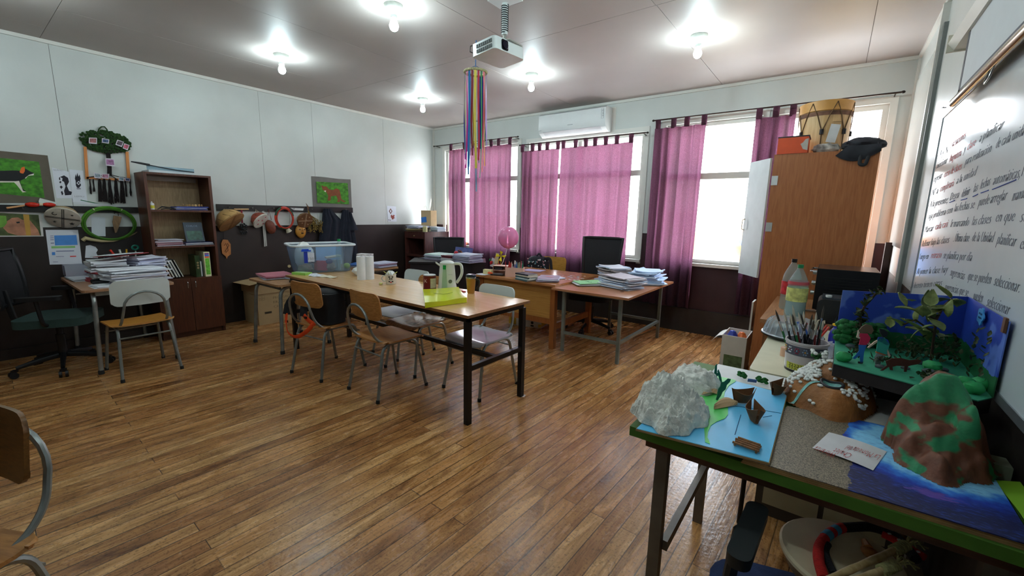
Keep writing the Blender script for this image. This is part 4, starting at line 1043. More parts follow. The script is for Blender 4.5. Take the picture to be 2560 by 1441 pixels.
b = MB(); b.grid(lambda u, v: W3(775+16*u+v*30, 350+450*v, .034+.003*math.sin(9*v)), 1, 12, .002); b.grid(lambda u, v: W3(790+16*u+v*38, 345+450*v, .030), 1, 12, .002)
b.build('lanyard', M((176, 174, 168), .7), label='light grey strap dangling down beside the leather pouch', cat='strap')
hoop('red and green wrapped hoop on the coat rail', px3(1052, 436), .112, .135, (206, 58, 30), .012, .06, bands=[(1.9, 2.9, (30, 74, 50)), (.2, .9, (30, 74, 50)), (4.2, 5.0, (36, 84, 44)), (1.3, 1.75, (214, 90, 84))])
drum('brown painted drum hanging above the wooden mask', px3(1300, 470), .105, .10, (.55, .05, -.25), (104, 66, 36), (150, 116, 74), cross=True, off=.10, marks=[('painted_marks', dots)], mc=(170, 140, 110))
T = thing('dried_herb_bundle', 'bundle of dried brown herbs hung upside down beside the coats', 'herbs', W3(1440, 620, .06))
b = MB()
for k in range(46):
    a = r.uniform(-1, 1); b.tube([W3(1360, 330, .05), W3(1375+a*18, 400, .055), W3(1430+a*75, 500+r.uniform(-30, 60), .06+r.uniform(-.02, .03)), W3(1445+a*95, 600+r.uniform(-80, 25), .06+r.uniform(-.03, .04))], .0022, 4)
for k in range(90): b.ball(W3(1445+r.uniform(-85, 90), 540+r.uniform(-80, 80), .06+r.uniform(-.03, .04)), (.005, .014, .005), 5, rot=(r.uniform(0, 3), 0, 0))
b.build('leaves', M((128, 104, 48), .8, var=.4, vs=40), T, world=True)
b = MB()
for k in range(7): b.tube([W3(1360, 335, .05), W3(1352+k*7-20, 245+k*8, .05)], .002, 4)
b.build('stalk', M((110, 76, 50), .8), T, world=True)
T = thing('wooden_mask', 'carved yellow-brown wooden face mask under the brown drum', 'mask', W3(1275, 690, .03))
b = MB(); b.ball(W3(1275, 610, .03), (.045, .072, .092), 20, fn=lambda v: 1-.12*max(0, -v.z)*abs(v.y)); b.build('face', wood((176, 118, 44), (206, 148, 66), .3, (10, 10, 30)), T, smooth=True, world=True)
DK = M((36, 24, 16), .6)
for x in (1245, 1305): b = MB(); b.ball(W3(x, 582, .072), (.006, .013, .006), 10); b.build('eye', DK, T, smooth=True, world=True)
b = MB(); b.ball(W3(1275, 628, .076), (.006, .020, .008), 10); b.build('mouth', DK, T, smooth=True, world=True)
b = MB(); b.tube([W3(1278, 565, .074), W3(1276, 600, .092)], [.006, .010], 8); b.build('nose', wood((176, 118, 44), (206, 148, 66), .3, (10, 10, 30)), T, smooth=True, world=True)
sheet('rail_label', 'small white name label above the brown painted drum', 'label', [(1146, 306), (1318, 314), (1310, 342), (1190, 336)], (206, 206, 206), off=(500, 460), sc=K, t=(.021, .022))
T = thing('cream_bell', 'small cream bell-shaped ornament under the red hoop', 'bell', W3(1115, 600, .05))
b = MB(); b.lathe([(0, .055), (.02, .05), (.03, .02), (.038, 0), (.034, .0)], n=14, M=Matrix.Translation(W3(1118, 612, .05)) @ rotm(.5, 0, 0)); b.build('bell_body', M((190, 182, 160), .5), T, smooth=True, world=True)
b = MB(); b.tube([W3(1115, 590, .05), W3(1130, 480, .035), W3(1135, 360, .03)], .0018, 4); b.build('string', M((120, 110, 90), .7), T, world=True)
# carved plaque
T = thing('carved_plaque', 'octagonal carved wooden plaque hanging below the leather drum', 'plaque', W3(325, 950, .02))
b = MB(); flat(b, [(285, 712), (345, 716), (382, 770), (386, 900), (345, 930), (335, 962), (322, 930), (275, 890), (262, 760)], 0, XL, .006, .022, (500, 460), K); b.build('plaque_body', wood((160, 98, 44), (186, 120, 62), .45, (20, 20, 5)), T, bevel=.003, world=True)
b = MB()
for P in ([(300, 790), (320, 760), (340, 800)], [(310, 870), (330, 830), (360, 790), (340, 760)], [(320, 880), (350, 850), (345, 810)], [(330, 780), (350, 820)]): b.tube([W3(x, y, .0225) for x, y in P], .003, 4)
b.build('carving', M((70, 36, 16), .7), T, world=True)
b = MB(); b.tube([W3(292, 620, .02), W3(298, 712, .014)], .002, 4); b.build('string', WB, T, world=True)
b = MB(); flat(b, [(1120+20*math.cos(a)+18, 1054+18*math.sin(a)) for a in [2*PI*k/14 for k in range(14)]], 0, XL, .0, .012, (500, 460), K); b.build('wall_button', M((176, 160, 120), .4), label='small round cream button on the dark wall behind the small desk', cat='button')
# coats
NV = M((24, 28, 42), .85, var=.3, vs=12)
def coat(label, pts, seed, x0, x1):
    rr = random.Random(seed); T = thing('coat', label, 'coat', W3((x0+x1)/2, 800, .08), 0, 'dark coats on the rail')
    n = len(pts)
    def fn(u, v):
        f = v*(n-1); i = min(n-2, int(f)); q = f-i; xa, xb, y = [pts[i][k]*(1-q)+pts[i+1][k]*q for k in range(3)]
        x = xa+(xb-xa)*u; d = .045+.045*math.sin(PI*u)+.014*math.sin(u*17+2*v+seed)*min(1, v*2)+.006*math.sin(u*31+seed)
        return W3(x, y, d)
    b = MB(); b.grid(fn, 30, 18, .01); b.build('garment', NV, T, smooth=60, world=True)
    return T
Tc = coat('dark navy coat hanging left, its collar bunched on the rail', [(1560, 1640, 318), (1540, 1700, 380), (1535, 1790, 470), (1520, 1790, 560), (1500, 1780, 700), (1490, 1800, 860), (1490, 1810, 1000)], 2, 1500, 1800)
Tc2 = coat('dark navy coat hanging right with a folded sleeve', [(1810, 1870, 336), (1795, 1900, 400), (1785, 1965, 500), (1770, 1950, 600), (1770, 1980, 720), (1770, 2000, 860), (1780, 2010, 1000)], 5, 1780, 2000)
b = MB(); b.grid(lambda u, v: W3(1860+100*u*v+10, 360+230*v, .10+.02*math.sin(PI*u)), 6, 8, .012); b.build('sleeve', NV, Tc2, smooth=True, world=True)
# puma painting
BRN = M((128, 66, 28), .6, var=.2, vs=30)
p = lambda L_: [(x, y) for x, y in L_]
T = thing('puma_painting', 'painting of a brown puma on green grass with grey border', 'painting', (XL, 3.38, 1.41))
def fnp(u, v):
    y = 3.088+(3.685-3.088)*u; z = 1.405+(1.838-1.405)*v+.004*math.sin(7*u)
    return (XL+.004+.010*abs(math.sin(3.1*u))*(1 if v < .5 else .6), y, z)
b = MB(); b.grid(fnp, 12, 8, .001); b.build('backing', M((112, 108, 104), .8), T, world=True, smooth=True)
b = MB(); poly(b, [(3.150, 1.484), (3.632, 1.478), (3.626, 1.782), (3.149, 1.770)], 0, XL, .016, .0175); b.build('painting', GREEN, T, world=True)
PU = [(1545, 25), (1560, 20), (1575, 35), (1605, 30), (1620, 45), (1640, 70), (1690, 80), (1740, 58), (1775, 75), (1788, 120), (1800, 190), (1830, 215), (1860, 222), (1835, 236), (1795, 215), (1785, 190), (1782, 232), (1748, 234), (1755, 200), (1735, 150), (1700, 155), (1668, 160), (1662, 215), (1625, 215), (1632, 150), (1605, 100), (1580, 90), (1560, 70)]
b = MB(); flat(b, PU, 0, XL, .0175, .0182, (500, 460), K); b.build('puma', BRN, T, world=True)
b = MB(); flat(b, [(1580, 88), (1604, 84), (1600, 108), (1586, 100)], 0, XL, .0182, .0186, (500, 460), K); b.build('muzzle', wht, T, world=True)
T = picture('small_drawing', 'small white sheet with red geometric figures near the window corner', 'drawing', [(2390, 280), (2505, 290), (2515, 485), (2402, 480)], PAPER, XL, (.004, .005), [
    ('diamond', [[(2438, 312), (2460, 350), (2438, 388), (2414, 350)]], M((120, 80, 70), .7)), ('diamond_core', [[(2438, 330), (2448, 350), (2438, 370), (2426, 350)]], PAPER),
    ('figure', [[(2440, 400), (2455, 395), (2462, 410), (2475, 395), (2490, 405), (2480, 425), (2495, 440), (2480, 440), (2470, 455), (2455, 455), (2450, 435), (2440, 430)]], M((150, 70, 60), .7)), ('lettering', [[(2412, 455), (2420, 455), (2420, 468), (2412, 468)], [(2430, 458), (2436, 458), (2436, 472), (2430, 472)]], INK)], off=(500, 460), sc=K)
# ================================================================== on and in the bookcase
YA, YZ = Y0+.03, Y1-.03
# paper cutter on top
T = thing('paper_cutter', 'white paper guillotine with black handle on top of the bookcase', 'paper cutter', (-5.62, 1.45, 1.722))
b = MB(); b.box(-5.76, -5.50, 1.28, 1.66, 1.7225, 1.747); b.build('base', M((190, 196, 200), .3, .3), T, bevel=.003, world=True)
b = MB(); b.box(-5.515, -5.50, 1.27, 1.66, 1.747, 1.785); b.build('guard', clear((200, 220, 230), .1, .7), T, world=True)
b = MB(); b.tube([(-5.49, 1.655, 1.752), (-5.488, 1.5, 1.760), (-5.486, 1.38, 1.775), (-5.485, 1.27, 1.792)], .005, 6); b.build('blade_arm', M((40, 40, 46), .4, .5), T, smooth=True, world=True)
b = MB(); b.tube([(-5.485, 1.29, 1.790), (-5.485, 1.22, 1.800), (-5.485, 1.15, 1.808)], [.011, .010, .006], 8, flat=.6); b.build('handle', M((24, 24, 28), .5), T, smooth=True, world=True)
z = 1.3555
T = thing('glue_bottle', 'white glue bottle with yellow label on the top shelf', 'bottle', (-5.50, 1.265, z))
b = MB(); b.lathe([(0, 0), (.02, 0), (.021, .05), (.019, .062), (.008, .068), (.006, .08), (0, .082)], n=16, M=Matrix.Translation((-5.50, 1.27, z)) @ rotm()); b.build('bottle_body', M((214, 214, 216), .4), T, smooth=True, world=True)
b = MB(); b.open().lathe([(.0215, .012), (.0215, .042)], n=16, M=Matrix.Translation((-5.50, 1.27, z))); b.build('bottle_label', M((210, 200, 60), .5), T, world=True)
stack('flat pile of blue and dark folders on the top shelf', -5.58, 1.60, z, .20, .30, .035, [(36, 60, 150), (40, 90, 170), (40, 44, 70), (190, 190, 200)], n=6, seed=3, group='paper piles in the bookcase', top=0)
b = MB()
for k in range(7): b.lathe([(.006, 0), (.012, 0), (.012, .006), (.006, .006)], n=8, M=TR((-5.56+.01*(k % 2), 1.55+.027*k, z+.052), PI/2, 0, .4*k))
b.build('wooden_letters', wood((170, 130, 80), (200, 160, 104), .5, (20, 20, 20)), label='short chain of small wooden letters on the blue folders', cat='letters')
b = MB(); b.tube([(-5.49, 1.31, z+.004), (-5.50, 1.35, z+.030), (-5.49, 1.42, z+.022), (-5.48, 1.46, z+.012)], [.004, .007, .005, .002], 6, flat=.5); b.tube([(-5.50, 1.34, z+.004), (-5.49, 1.38, z+.014), (-5.47, 1.43, z+.006)], .005, 6)
b.build('bent_black_strap', M((30, 28, 30), .6), label='curled black strap on the top shelf of the bookcase', cat='strap')
z = .9855
stack('pink and white bundle of papers on the middle shelf', -5.58, 1.37, z, .22, .24, .065, [(196, 190, 206), (190, 150, 160), (205, 205, 214), (110, 60, 56)], n=10, seed=5, group='paper piles in the bookcase', top=2)
book('spiral notebook with squared edge lying on the middle shelf', (-5.57, 1.635, z), (.20, .26, .012), (0, 0, .02), (50, 60, 110), group='books in the bookcase')
book('blue cookbook lying under the upright dark book', (-5.575, 1.64, z+.0125), (.19, .25, .014), (0, 0, -.03), (60, 70, 130), group='books in the bookcase')
T = thing('upright_book', 'dark blue book standing face out on the middle shelf', 'book', (-5.50, 1.62, z+.03), 0, 'books in the bookcase')
A = Matrix.Translation((-5.535, 1.615, z+.0275)) @ Matrix.Rotation(-.28, 4, 'Y') @ Matrix(((0, 0, 1, 0), (1, 0, 0, 0), (0, 1, 0, 0), (0, 0, 0, 1)))
b = MB(); b.box(-.085, .085, 0, .215, 0, .018, M=A); b.build('cover', M((34, 50, 66), .35, var=.3, vs=10), T, world=True, bevel=.001)
b = MB(); b.box(-.07, .07, .02, .12, .018, .0186, M=A); b.build('cover_picture', M((50, 84, 70), .4, var=.6, vs=30), T, world=True)
b = MB(); add_text(b, 'CHILOE', .03, A @ Matrix.Translation((-.06, .165, .0188)), width=.1, shear=0); b.build('title', M((150, 170, 200), .5), T, world=True)
z = .6355
cs = [(180, 110, 70), (40, 42, 46), (200, 204, 206), (60, 64, 70), (24, 26, 30)]
for k, c_ in enumerate(cs):
    w_ = .014+.004*(k % 2)
    book(['thin orange-brown book leaning among books on the bottom open shelf', 'black thin book leaning second from the left on the bottom open shelf', 'pale grey thin book leaning in the middle on the bottom open shelf', 'dark grey book leaning on the bottom open shelf', 'black book leaning rightmost of the tilted books'][k],
         (-5.585, 1.405+.026*k, z+.10+.008), (.14, .20, w_), (PI/2, 0, 0), c_, group='books in the bookcase')
for o in [o for o in COL.objects if o.name.startswith('book') and 'leaning' in o.get('label', '')]:
    o.rotation_euler = (.34, 0, 0); o.location.z = z+.012; o.location.y -= .035
T = thing('bean_book', 'thick dark green book with coffee beans on its cover', 'book', (-5.55, 1.60, z), 0, 'books in the bookcase')
b = MB(); b.box(-5.70, -5.49, 1.578, 1.622, z, z+.235); b.build('cover', M((44, 62, 30), .4, var=.4, vs=30), T, world=True, bevel=.002)
b = MB()
for k in range(3): b.lathe([(.006, 0), (.011, 0), (.011, .002), (.006, .002)], n=10, M=TR((-5.489, 1.60, z+.10+.028*k), 0, PI/2))
b.each('cover_ring', M((150, 130, 90), .5), T, world=True)
book('narrow blue-grey book between the green book and the game box', (-5.59, 1.642, z+.085), (.17, .17, .016), (PI/2, 0, 0), (90, 110, 140), group='books in the bookcase')
T = thing('game_box', 'green and yellow game box standing at the right end of the bottom open shelf', 'box', (-5.55, 1.70, z))
b = MB(); b.box(-5.73, -5.48, 1.66, 1.715, z, z+.27); b.build('box_body', M((230, 222, 180), .5), T, world=True, bevel=.001)
b = MB(); b.box(-5.4795, -5.4785, 1.668, 1.708, z+.02, z+.20); b.build('green_panel', M((110, 190, 60), .5, var=.4, vs=40), T, world=True)
for k, c_ in enumerate(((230, 90, 40), (60, 110, 210), (120, 60, 140))):
    b = MB(); b.box(-5.4795, -5.4785, 1.668, 1.708, z+.205+.018*k, z+.221+.018*k); b.build('colour_band', M(c_, .5), T, world=True)
# ================================================================== on the long table
TZ = .7525
def pa(px, py, z=TZ): v = atz(px, py, z); return v
def c5(x, y): return (860+x/4.804, 520+y/4.804)
WP = M((226, 228, 230), .6, var=.03)
# translucent storage tub and what is in it
A0, B0 = pa(745, 686), pa(878, 678); ux = (B0-A0); wid = ux.length; ux.normalize(); uy = Vector((-ux.y, ux.x, 0)); 
if uy.y < 0: uy = -uy
ctr = A0+ux*wid/2+uy*.17; ang = math.atan2(ux.y, ux.x)
TUBL = clear((222, 232, 242), .15, .89, 'tub_plastic')
t = thing('storage_tub', 'large translucent plastic tub with white rim and blue clip full of packets', 'tub', ctr, ang)
w0, d0, h0, w1, d1 = wid, .34, .275, wid*1.17, .41
b = MB()
def lp(w, d, z, r_): return [(x, y, z) for x, y in rrect(w, d, r_, 4)]
L0, L1 = lp(w0, d0, .004, .04), lp(w1, d1, h0, .05); I0, I1 = lp(w0-.006, d0-.006, .008, .04), lp(w1-.006, d1-.006, h0, .05)
R = [[b.bm.verts.new(p) for p in q] for q in (L0, L1, I1, I0)]
n = len(L0)
for A, B in zip(R[:-1], R[1:]):
    for i in range(n): b.bm.faces.new((A[i], A[(i+1) % n], B[(i+1) % n], B[i]))
b.bm.faces.new(R[0]); b.bm.faces.new(R[3])
b.build('tub_body', TUBL, t, smooth=True)
b = MB(); b.tube([(x, y, h0+.004) for x, y in rrect(w1+.012, d1+.012, .055, 5)], .012, 6, closed=True); b.build('rim', M((216, 222, 226), .4), t, smooth=True)
def fx(x, z, o=.004): return (x, -d0/2-(d1-d0)/2*z/h0-o, z)
b = MB(); b.box(-wid*.43, -wid*.26, -.212, -.202, .225, .238).box(-wid*.42, -wid*.30, -.213, -.203, .238, .250); b.build('clip', M((20, 70, 190), .3), t, bevel=.002)
b = MB(); b.box(-wid*.385, -wid*.32, -.2, -.196, .11, .222); b.build('blue_label', M((20, 50, 160), .5), t)
b = MB(); b.box(-wid*.318, -wid*.20, -.198, -.194, .12, .21); b.build('white_label', M((200, 204, 214), .5), t)
b = MB(); add_text(b, '150', .035, Matrix(((1, 0, 0, -wid*.31), (0, 0, -1, -.1995), (0, 1, 0, .14), (0, 0, 0, 1))), width=.05, shear=0); b.build('label_number', M((50, 54, 60), .5), t)
def intub(name, label, b, m_, cat, **k):
    o = b.build(name, m_, label=label, cat=cat, **k); o.location = ctr+rotm(0, 0, ang) @ Vector(o.location); o.rotation_euler = (0, 0, ang); return o
b = MB(); b.cb((-.02, -.08, .065), (.11, .07, .10), rot=(0, .1, .15)); intub('red_packet', 'pink-red square packet inside the plastic tub', b, M((214, 70, 90), .3), 'packet', bevel=.008, smooth=True)
b = MB(); b.ball((-.16, .0, .16), (.09, .10, .15), 16, fn=lambda v: 1+.15*mnoise.noise(v*3)); intub('white_plastic_bag', 'crumpled white plastic bag at the left inside the plastic tub', b, M((222, 222, 218), .4), 'bag', smooth=True)
b = MB(); b.ball((-.17, -.08, .045), (.07, .06, .045), 14, fn=lambda v: 1+.3*mnoise.noise(v*4)); intub('paper_bag', 'brown crumpled bag in the lower left corner of the plastic tub', b, M((160, 126, 110), .6, var=.3, vs=30), 'bag', smooth=True)
b = MB(); b.ball((.075, -.07, .05), (.07, .06, .05), 14, fn=lambda v: 1+.25*mnoise.noise(v*3+Vector((4, 0, 0)))); intub('snack_bag', 'clear bag of brown snacks in the middle of the plastic tub', b, M((170, 146, 130), .4, var=.3, vs=40), 'bag', smooth=True)
b = MB(); b.ball((.055, -.105, .105), (.035, .012, .028), 14); intub('purple_lid', 'round purple lid lying on the snacks in the plastic tub', b, M((88, 78, 130), .4), 'lid', smooth=True)
b = MB(); b.lathe([(0, 0), (.042, 0), (.045, .10), (.046, .105), (0, .105)], (.135, -.075, .012), 20); intub('white_tea_tin', 'white round tin right of the middle in the plastic tub', b, M((216, 218, 216), .5, var=.1), 'tin', smooth=True)
b = MB(); b.cb((.11, -.05, .15), (.15, .07, .012), rot=(.1, -.12, .1)); intub('biscuit_packet', 'cream flat packet lying across the tins in the plastic tub', b, M((220, 210, 184), .5), 'packet', bevel=.004)
b = MB(); b.ball((.235, -.09, .05), (.034, .034, .032), 16, fn=lambda v: 1-.12*math.exp(-8*(v.x*v.x+v.y*v.y)) if v.z > 0 else 1); intub('green_apple', 'yellow-green apple at the right end of the plastic tub', b, M((190, 206, 70), .3), 'apple', smooth=True)
b = MB(); b.ball((-.095, -.10, .12), (.026, .012, .024), 12); intub('dark_lid', 'small round grey-blue lid left of the pink packet in the tub', b, M((70, 80, 110), .4), 'lid', smooth=True)
b = MB(); b.box(-wid*.05, wid*.46, .10, .106, .05, .262); intub('blue_divider', 'sheet of pale blue plastic lining the back of the tub', b, M((160, 198, 232), .5), 'sheet')
def bottle(label, loc, h, r_, cap, water=None, lab=None, liquid=None, z0=None, group=None, name='plastic_bottle', big=False):
    T = thing(name, label, 'bottle', loc, 0, group)
    b = MB(); b.lathe([(0, .004), (r_*.9, 0), (r_, .012), (r_*.97, h*.25), (r_, h*.35), (r_, h*.55), (r_*.86, h*.70), (r_*.45, h*.86), (.014, h*.93), (.014, h*.96), (0, h*.96)], n=24); b.build('bottle_body', clear((228, 240, 240), .04, .8), T, smooth=True)
    b = MB(); b.lathe([(0, h*.935), (.017, h*.935), (.017, h), (0, h)], n=16); b.build('cap', M(cap, .35), T, smooth=True)
    if lab:
        b = MB().open(); b.lathe([(r_*1.01, h*.30), (r_*1.01, h*.56)], n=24); b.build('bottle_label', M(lab, .4, var=.35, vs=40), T, smooth=True)
    if liquid:
        b = MB(); b.lathe([(0, .006), (r_*.88, .006), (r_*.93, .02), (r_*.93, h*liquid[0]), (0, h*liquid[0])], n=24); b.build('liquid', clear(liquid[1], .02, .55), T, smooth=True)
    return T
bottle('clear bottle with green cap standing in the plastic tub', ctr+Vector((.19, .10, .009)), .33, .038, (30, 150, 80))
cb = COL.objects[-1]
# brown paper bag and packets behind the tub, white bag, rolls
b = MB(); b.cb(pa(908, 684)+Vector((.0, .03, .10)), (.14, .09, .20), rot=(0, 0, .5)); b.build('flour_packet', [M((200, 196, 200), .6, var=.5, vs=30)], label='printed white packet standing behind the paper rolls', cat='packet', bevel=.006)
b = MB(); P = pa(893, 690); b.ball(P+Vector((-.0, .03, .042)), (.075, .055, .042), 18, fn=lambda v: 1+.22*mnoise.noise(v*2.5), rot=(0, .1, .6)); b.build('white_carrier_bag', M((222, 224, 220), .4), label='small crumpled white bag beside the paper towel rolls', cat='bag', smooth=True)
for i, (p, lb) in enumerate((((898, 700), 'left one of two upright white paper towel rolls'), ((917, 699), 'right one of two upright white paper towel rolls'))):
    T = thing('paper_towel_roll', lb, 'paper roll', pa(*p)+Vector((0, .03, 0)), 0, 'paper towel rolls')
    b = MB(); b.lathe([(.018, .0), (.043, 0), (.043, .215), (.018, .215), (.018, 0)], n=28); b.build('paper', WP, T, smooth=True)
    b = MB().open(); b.lathe([(.0165, .001), (.0165, .214)], n=18); b.build('cardboard_core', M((150, 120, 90), .8), T, smooth=True)
T = thing('notepad', 'flat light green box at the near left corner of the long table', 'box', pa(762, 690)); A = pa(732, 684); 
P = [pa(*q) for q in ((732, 683), (757, 680), (768, 688), (765, 692))]
b = MB(); b.cb(pa(750, 687)+Vector((0, .02, .011)), (.17, .09, .022), rot=(0, 0, .3)); b.build('box_body', M((150, 206, 90), .5), T, world=True, bevel=.003)
b = MB(); b.cb(pa(750, 687)+Vector((0, .02, .0225)), (.14, .06, .001), rot=(0, 0, .3)); b.build('box_print', M((190, 220, 150), .5), T, world=True)
T = thing('biscuit_bag', 'opened white and cream snack packet lying in front of the tub', 'packet', pa(806, 693))
def pk(u, v):
    w = .055*(1-.5*u); return (-.15+.30*u, (v-.5)*2*w, .004+.022*math.sin(PI*v)*(1-.7*u)+.003*math.sin(20*u+9*v))
b = MB(); b.grid(pk, 14, 8, .002, M=TR((0, .02, 0), 0, 0, .25)); o = b.build('packet_body', [M((224, 216, 192), .4), M((220, 222, 230), .35, var=.2, vs=60)], T, smooth=True)
for p in o.data.polygons:
    if p.center.x < -.02: p.material_index = 1
# panda mug
T = thing('panda_mug', 'white enamel mug with a panda face and tissues in it', 'mug', pa(974, 712)+Vector((-.02, .03, 0)), 0)
b = MB(); b.lathe([(0, .002), (.040, 0), (.043, .004), (.046, .082), (.049, .086), (.045, .086), (.042, .008), (0, .008)], n=28); b.build('mug_body', M((222, 222, 214), .2), T, smooth=True)
b = MB(); b.tube([(-.045, -.02, .070), (-.07, -.035, .068), (-.078, -.04, .045), (-.068, -.032, .022), (-.043, -.018, .02)], .005, 8); b.build('handle', M((214, 214, 200), .25), T, smooth=True)
dirc = Vector((0, 0, 0))-T.location; ad = math.atan2(dirc.y, dirc.x)
def onmug(dy, z, sx, sz, r_=.0465):
    a = ad+dy/r_; return TR((r_*math.cos(a), r_*math.sin(a), z), 0, PI/2, a), sx, sz
b = MB()
for dy, z, sx, sz in ((-.014, .068, .007, .007), (.014, .068, .007, .007), (-.008, .052, .006, .008), (.008, .052, .006, .008), (-.014, .028, .008, .006), (.014, .028, .008, .006), (0, .043, .002, .002)):
    Mx, a_, b_ = onmug(dy, z, sx, sz); b.ball((0, 0, 0), (b_, a_, .0012), 10, M=Mx)
b.build('panda_print', M((24, 24, 26), .3), T)
Mx, _, _ = onmug(0, .022, 0, 0); b = MB(); b.ball((0, .003, 0), (.005, .005, .0014), 10, M=Mx); b.ball((0, -.003, 0), (.005, .005, .0014), 10, M=Mx); b.build('heart_print', M((214, 50, 50), .3), T)
b = MB(); b.ball((.0, 0, .092), (.034, .034, .026), 14, fn=lambda v: 1+.5*mnoise.noise(v*3)); b.build('tissue', M((224, 226, 226), .7), T)
b = MB()
for k in range(5): b.tube([(.02*math.cos(k*1.3), .02*math.sin(k*1.3), .08), (.06*math.cos(k*1.3), .06*math.sin(k*1.3), .10+.004*k)], .003, 5)
b.build('yellow_sticks', M((214, 206, 110), .5), T)
b = MB(); b.ball(pa(952, 712)+Vector((0, 0, .010)), (.024, .014, .010), 10); b.build('sweet', M((206, 200, 120), .4, var=.5, vs=60), label='small green and cream sweet beside the panda mug', cat='sweet', smooth=True)
# red tin, kettle, travel mug, scissors, yellow folder
T = thing('cocoa_tin', 'dark red tin with cream label and white lid left of the kettle', 'tin', pa(1063, 725)+Vector((0, .05, 0)))
b = MB(); b.lathe([(0, 0), (.053, 0), (.055, .004), (.053, .008), (.053, .112), (.055, .116), (0, .116)], n=30); b.build('tin_body', M((104, 20, 22), .3, .3), T, smooth=True)
b = MB(); b.lathe([(0, .116), (.050, .116), (.050, .122), (0, .122)], n=30); b.build('lid', M((210, 212, 214), .4), T, smooth=True)
a0 = math.atan2(-T.location.y, -T.location.x)
b = MB(); b.grid(lambda u, v: (.0536*math.cos(a0+.1+u*1.15), .0536*math.sin(a0+.1+u*1.15), .015+.08*v), 10, 2); b.build('tin_label', M((206, 196, 160), .5, var=.15, vs=60), T, smooth=True)
b = MB(); add_text(b, 'K', .045, TR((.0538*math.cos(a0-.55), .0538*math.sin(a0-.55), .06), 0, 0, a0-.55+PI/2) @ rotm(PI/2, 0, 0) @ Matrix.Translation((-.014, 0, 0)), shear=0); b.build('tin_letter', M((220, 210, 200), .5), T)
T = thing('electric_kettle', 'white electric kettle with water gauge and green tab', 'kettle', pa(1103, 726)+Vector((0, .07, 0)), .64)
KW = M((218, 220, 212), .22, var=.02)
b = MB(); b.lathe([(0, 0), (.078, 0), (.079, .012), (.074, .04), (.070, .10), (.064, .17), (.060, .205), (.062, .222), (.052, .230), (0, .234)], n=36, sy=.92); b.build('kettle_body', KW, T, smooth=True)
b = MB(); b.grid(lambda u, v: (-.045-.05*v, (u-.5)*.05*(1-v), .195+.035*v-.012*(1-(2*u-1)**2)), 6, 4, .004); b.build('spout', KW, T, smooth=True)
b = MB(); b.tube(fillet([(.055, 0, .215), (.115, 0, .218), (.128, 0, .13), (.078, 0, .055)], .05, 6), .012, 8, flat=.75); b.build('handle', KW, T, smooth=True)
b = MB(); b.ball((0, 0, .228), (.05, .045, .014), 18); b.build('lid', KW, T, smooth=True)
def ks(x, z): # point on the front (local -y) side
    rr = .079-.019*min(1, z/.2); return (x, -math.sqrt(max(0, rr*rr-x*x))*.93-.002, z)
b = MB(); b.grid(lambda u, v: ks(-.012+(u-.5)*(.046-.018*v), .012+.158*v), 6, 8, -.003); b.build('water_gauge', M((166, 190, 160), .15), T, smooth=True)
b = MB(); b.grid(lambda u, v: ks(-.012+(u-.5)*.024, .172+.036*v), 4, 3, -.006); b.build('green_tab', M((20, 150, 60), .3), T, smooth=True)
b = MB(); b.lathe([(.010, 0), (.016, 0), (.016, .002), (.010, .002)], n=16, M=Matrix.Translation(ks(.034, .075)) @ rotm(PI/2+.1, 0, .45)); b.build('dial_mark', M((120, 124, 128), .3, .5), T)
b = MB(); add_text(b, 'THOMAS', .010, Matrix.Translation(ks(.016, .128)) @ rotm(PI/2, 0, .25), shear=0, th=.0003); b.build('brand_lettering', M((110, 114, 118), .5), T)
T = thing('travel_mug', 'amber travel mug with black handle and dark lid near the table end', 'mug', pa(1173, 734)+Vector((.0, .02, 0)), .45)
b = MB(); b.lathe([(0, 0), (.028, 0), (.030, .01), (.033, .05), (.039, .11), (.040, .125), (0, .125)], n=28); b.build('mug_body', M((176, 122, 50), .15, .1, var=.1), T, smooth=True)
b = MB(); b.lathe([(.0405, .125), (.041, .148), (.034, .152), (0, .150)], n=28); b.build('lid', M((36, 46, 60), .25), T, smooth=True)
b = MB().open(); b.lathe([(.0408, .120), (.0412, .132)], n=28); b.build('steel_band', M((190, 196, 200), .2, .9), T, smooth=True)
b = MB(); b.tube(fillet([(.036, 0, .112), (.066, 0, .112), (.066, 0, .06), (.048, 0, .035)], .018, 5), .008, 8, flat=.8); b.build('handle', M((20, 18, 20), .4), T, smooth=True)
T = thing('red_scissors', 'small red plastic scissors lying left of the travel mug', 'scissors', pa(1158, 730))
b = MB()
for s_ in (-1, 1): b.tube([(s_*.012+.012*math.cos(a), .01*math.sin(a), .004) for a in [2*PI*k/12 for k in range(12)]], .003, 5, closed=True)
b.build('handle', M((206, 30, 44), .4), T)
b = MB(); b.cb((0, .035, .003), (.005, .05, .002), rot=(0, 0, .15)); b.cb((0, .035, .0052), (.005, .05, .002), rot=(0, 0, -.15)); b.build('blade', M((190, 190, 196), .2, .9), T)
YEL = M((214, 222, 40), .12, var=.04)
P = [pa(*q) for q in ((1057, 731), (1146, 727), (1167, 757), (1063, 771))]
T = thing('yellow_folder', 'glossy yellow plastic folder case overhanging the near edge of the table', 'folder', sum(P, Vector())/4)
def yf(u, v):
    a = P[3].lerp(P[2], u); c_ = P[0].lerp(P[1], u); q = a.lerp(c_, v)
    z = .038-.010*v+.006*math.sin(3*u+1)*math.sin(4*v)-.006*math.exp(-((u-.45)/.2)**2)*(1-v)
    return (q.x, q.y, TZ+z)
b = MB(); b.grid(yf, 20, 14, .0015); b.build('cover', YEL, T, smooth=60, world=True)
b = MB()
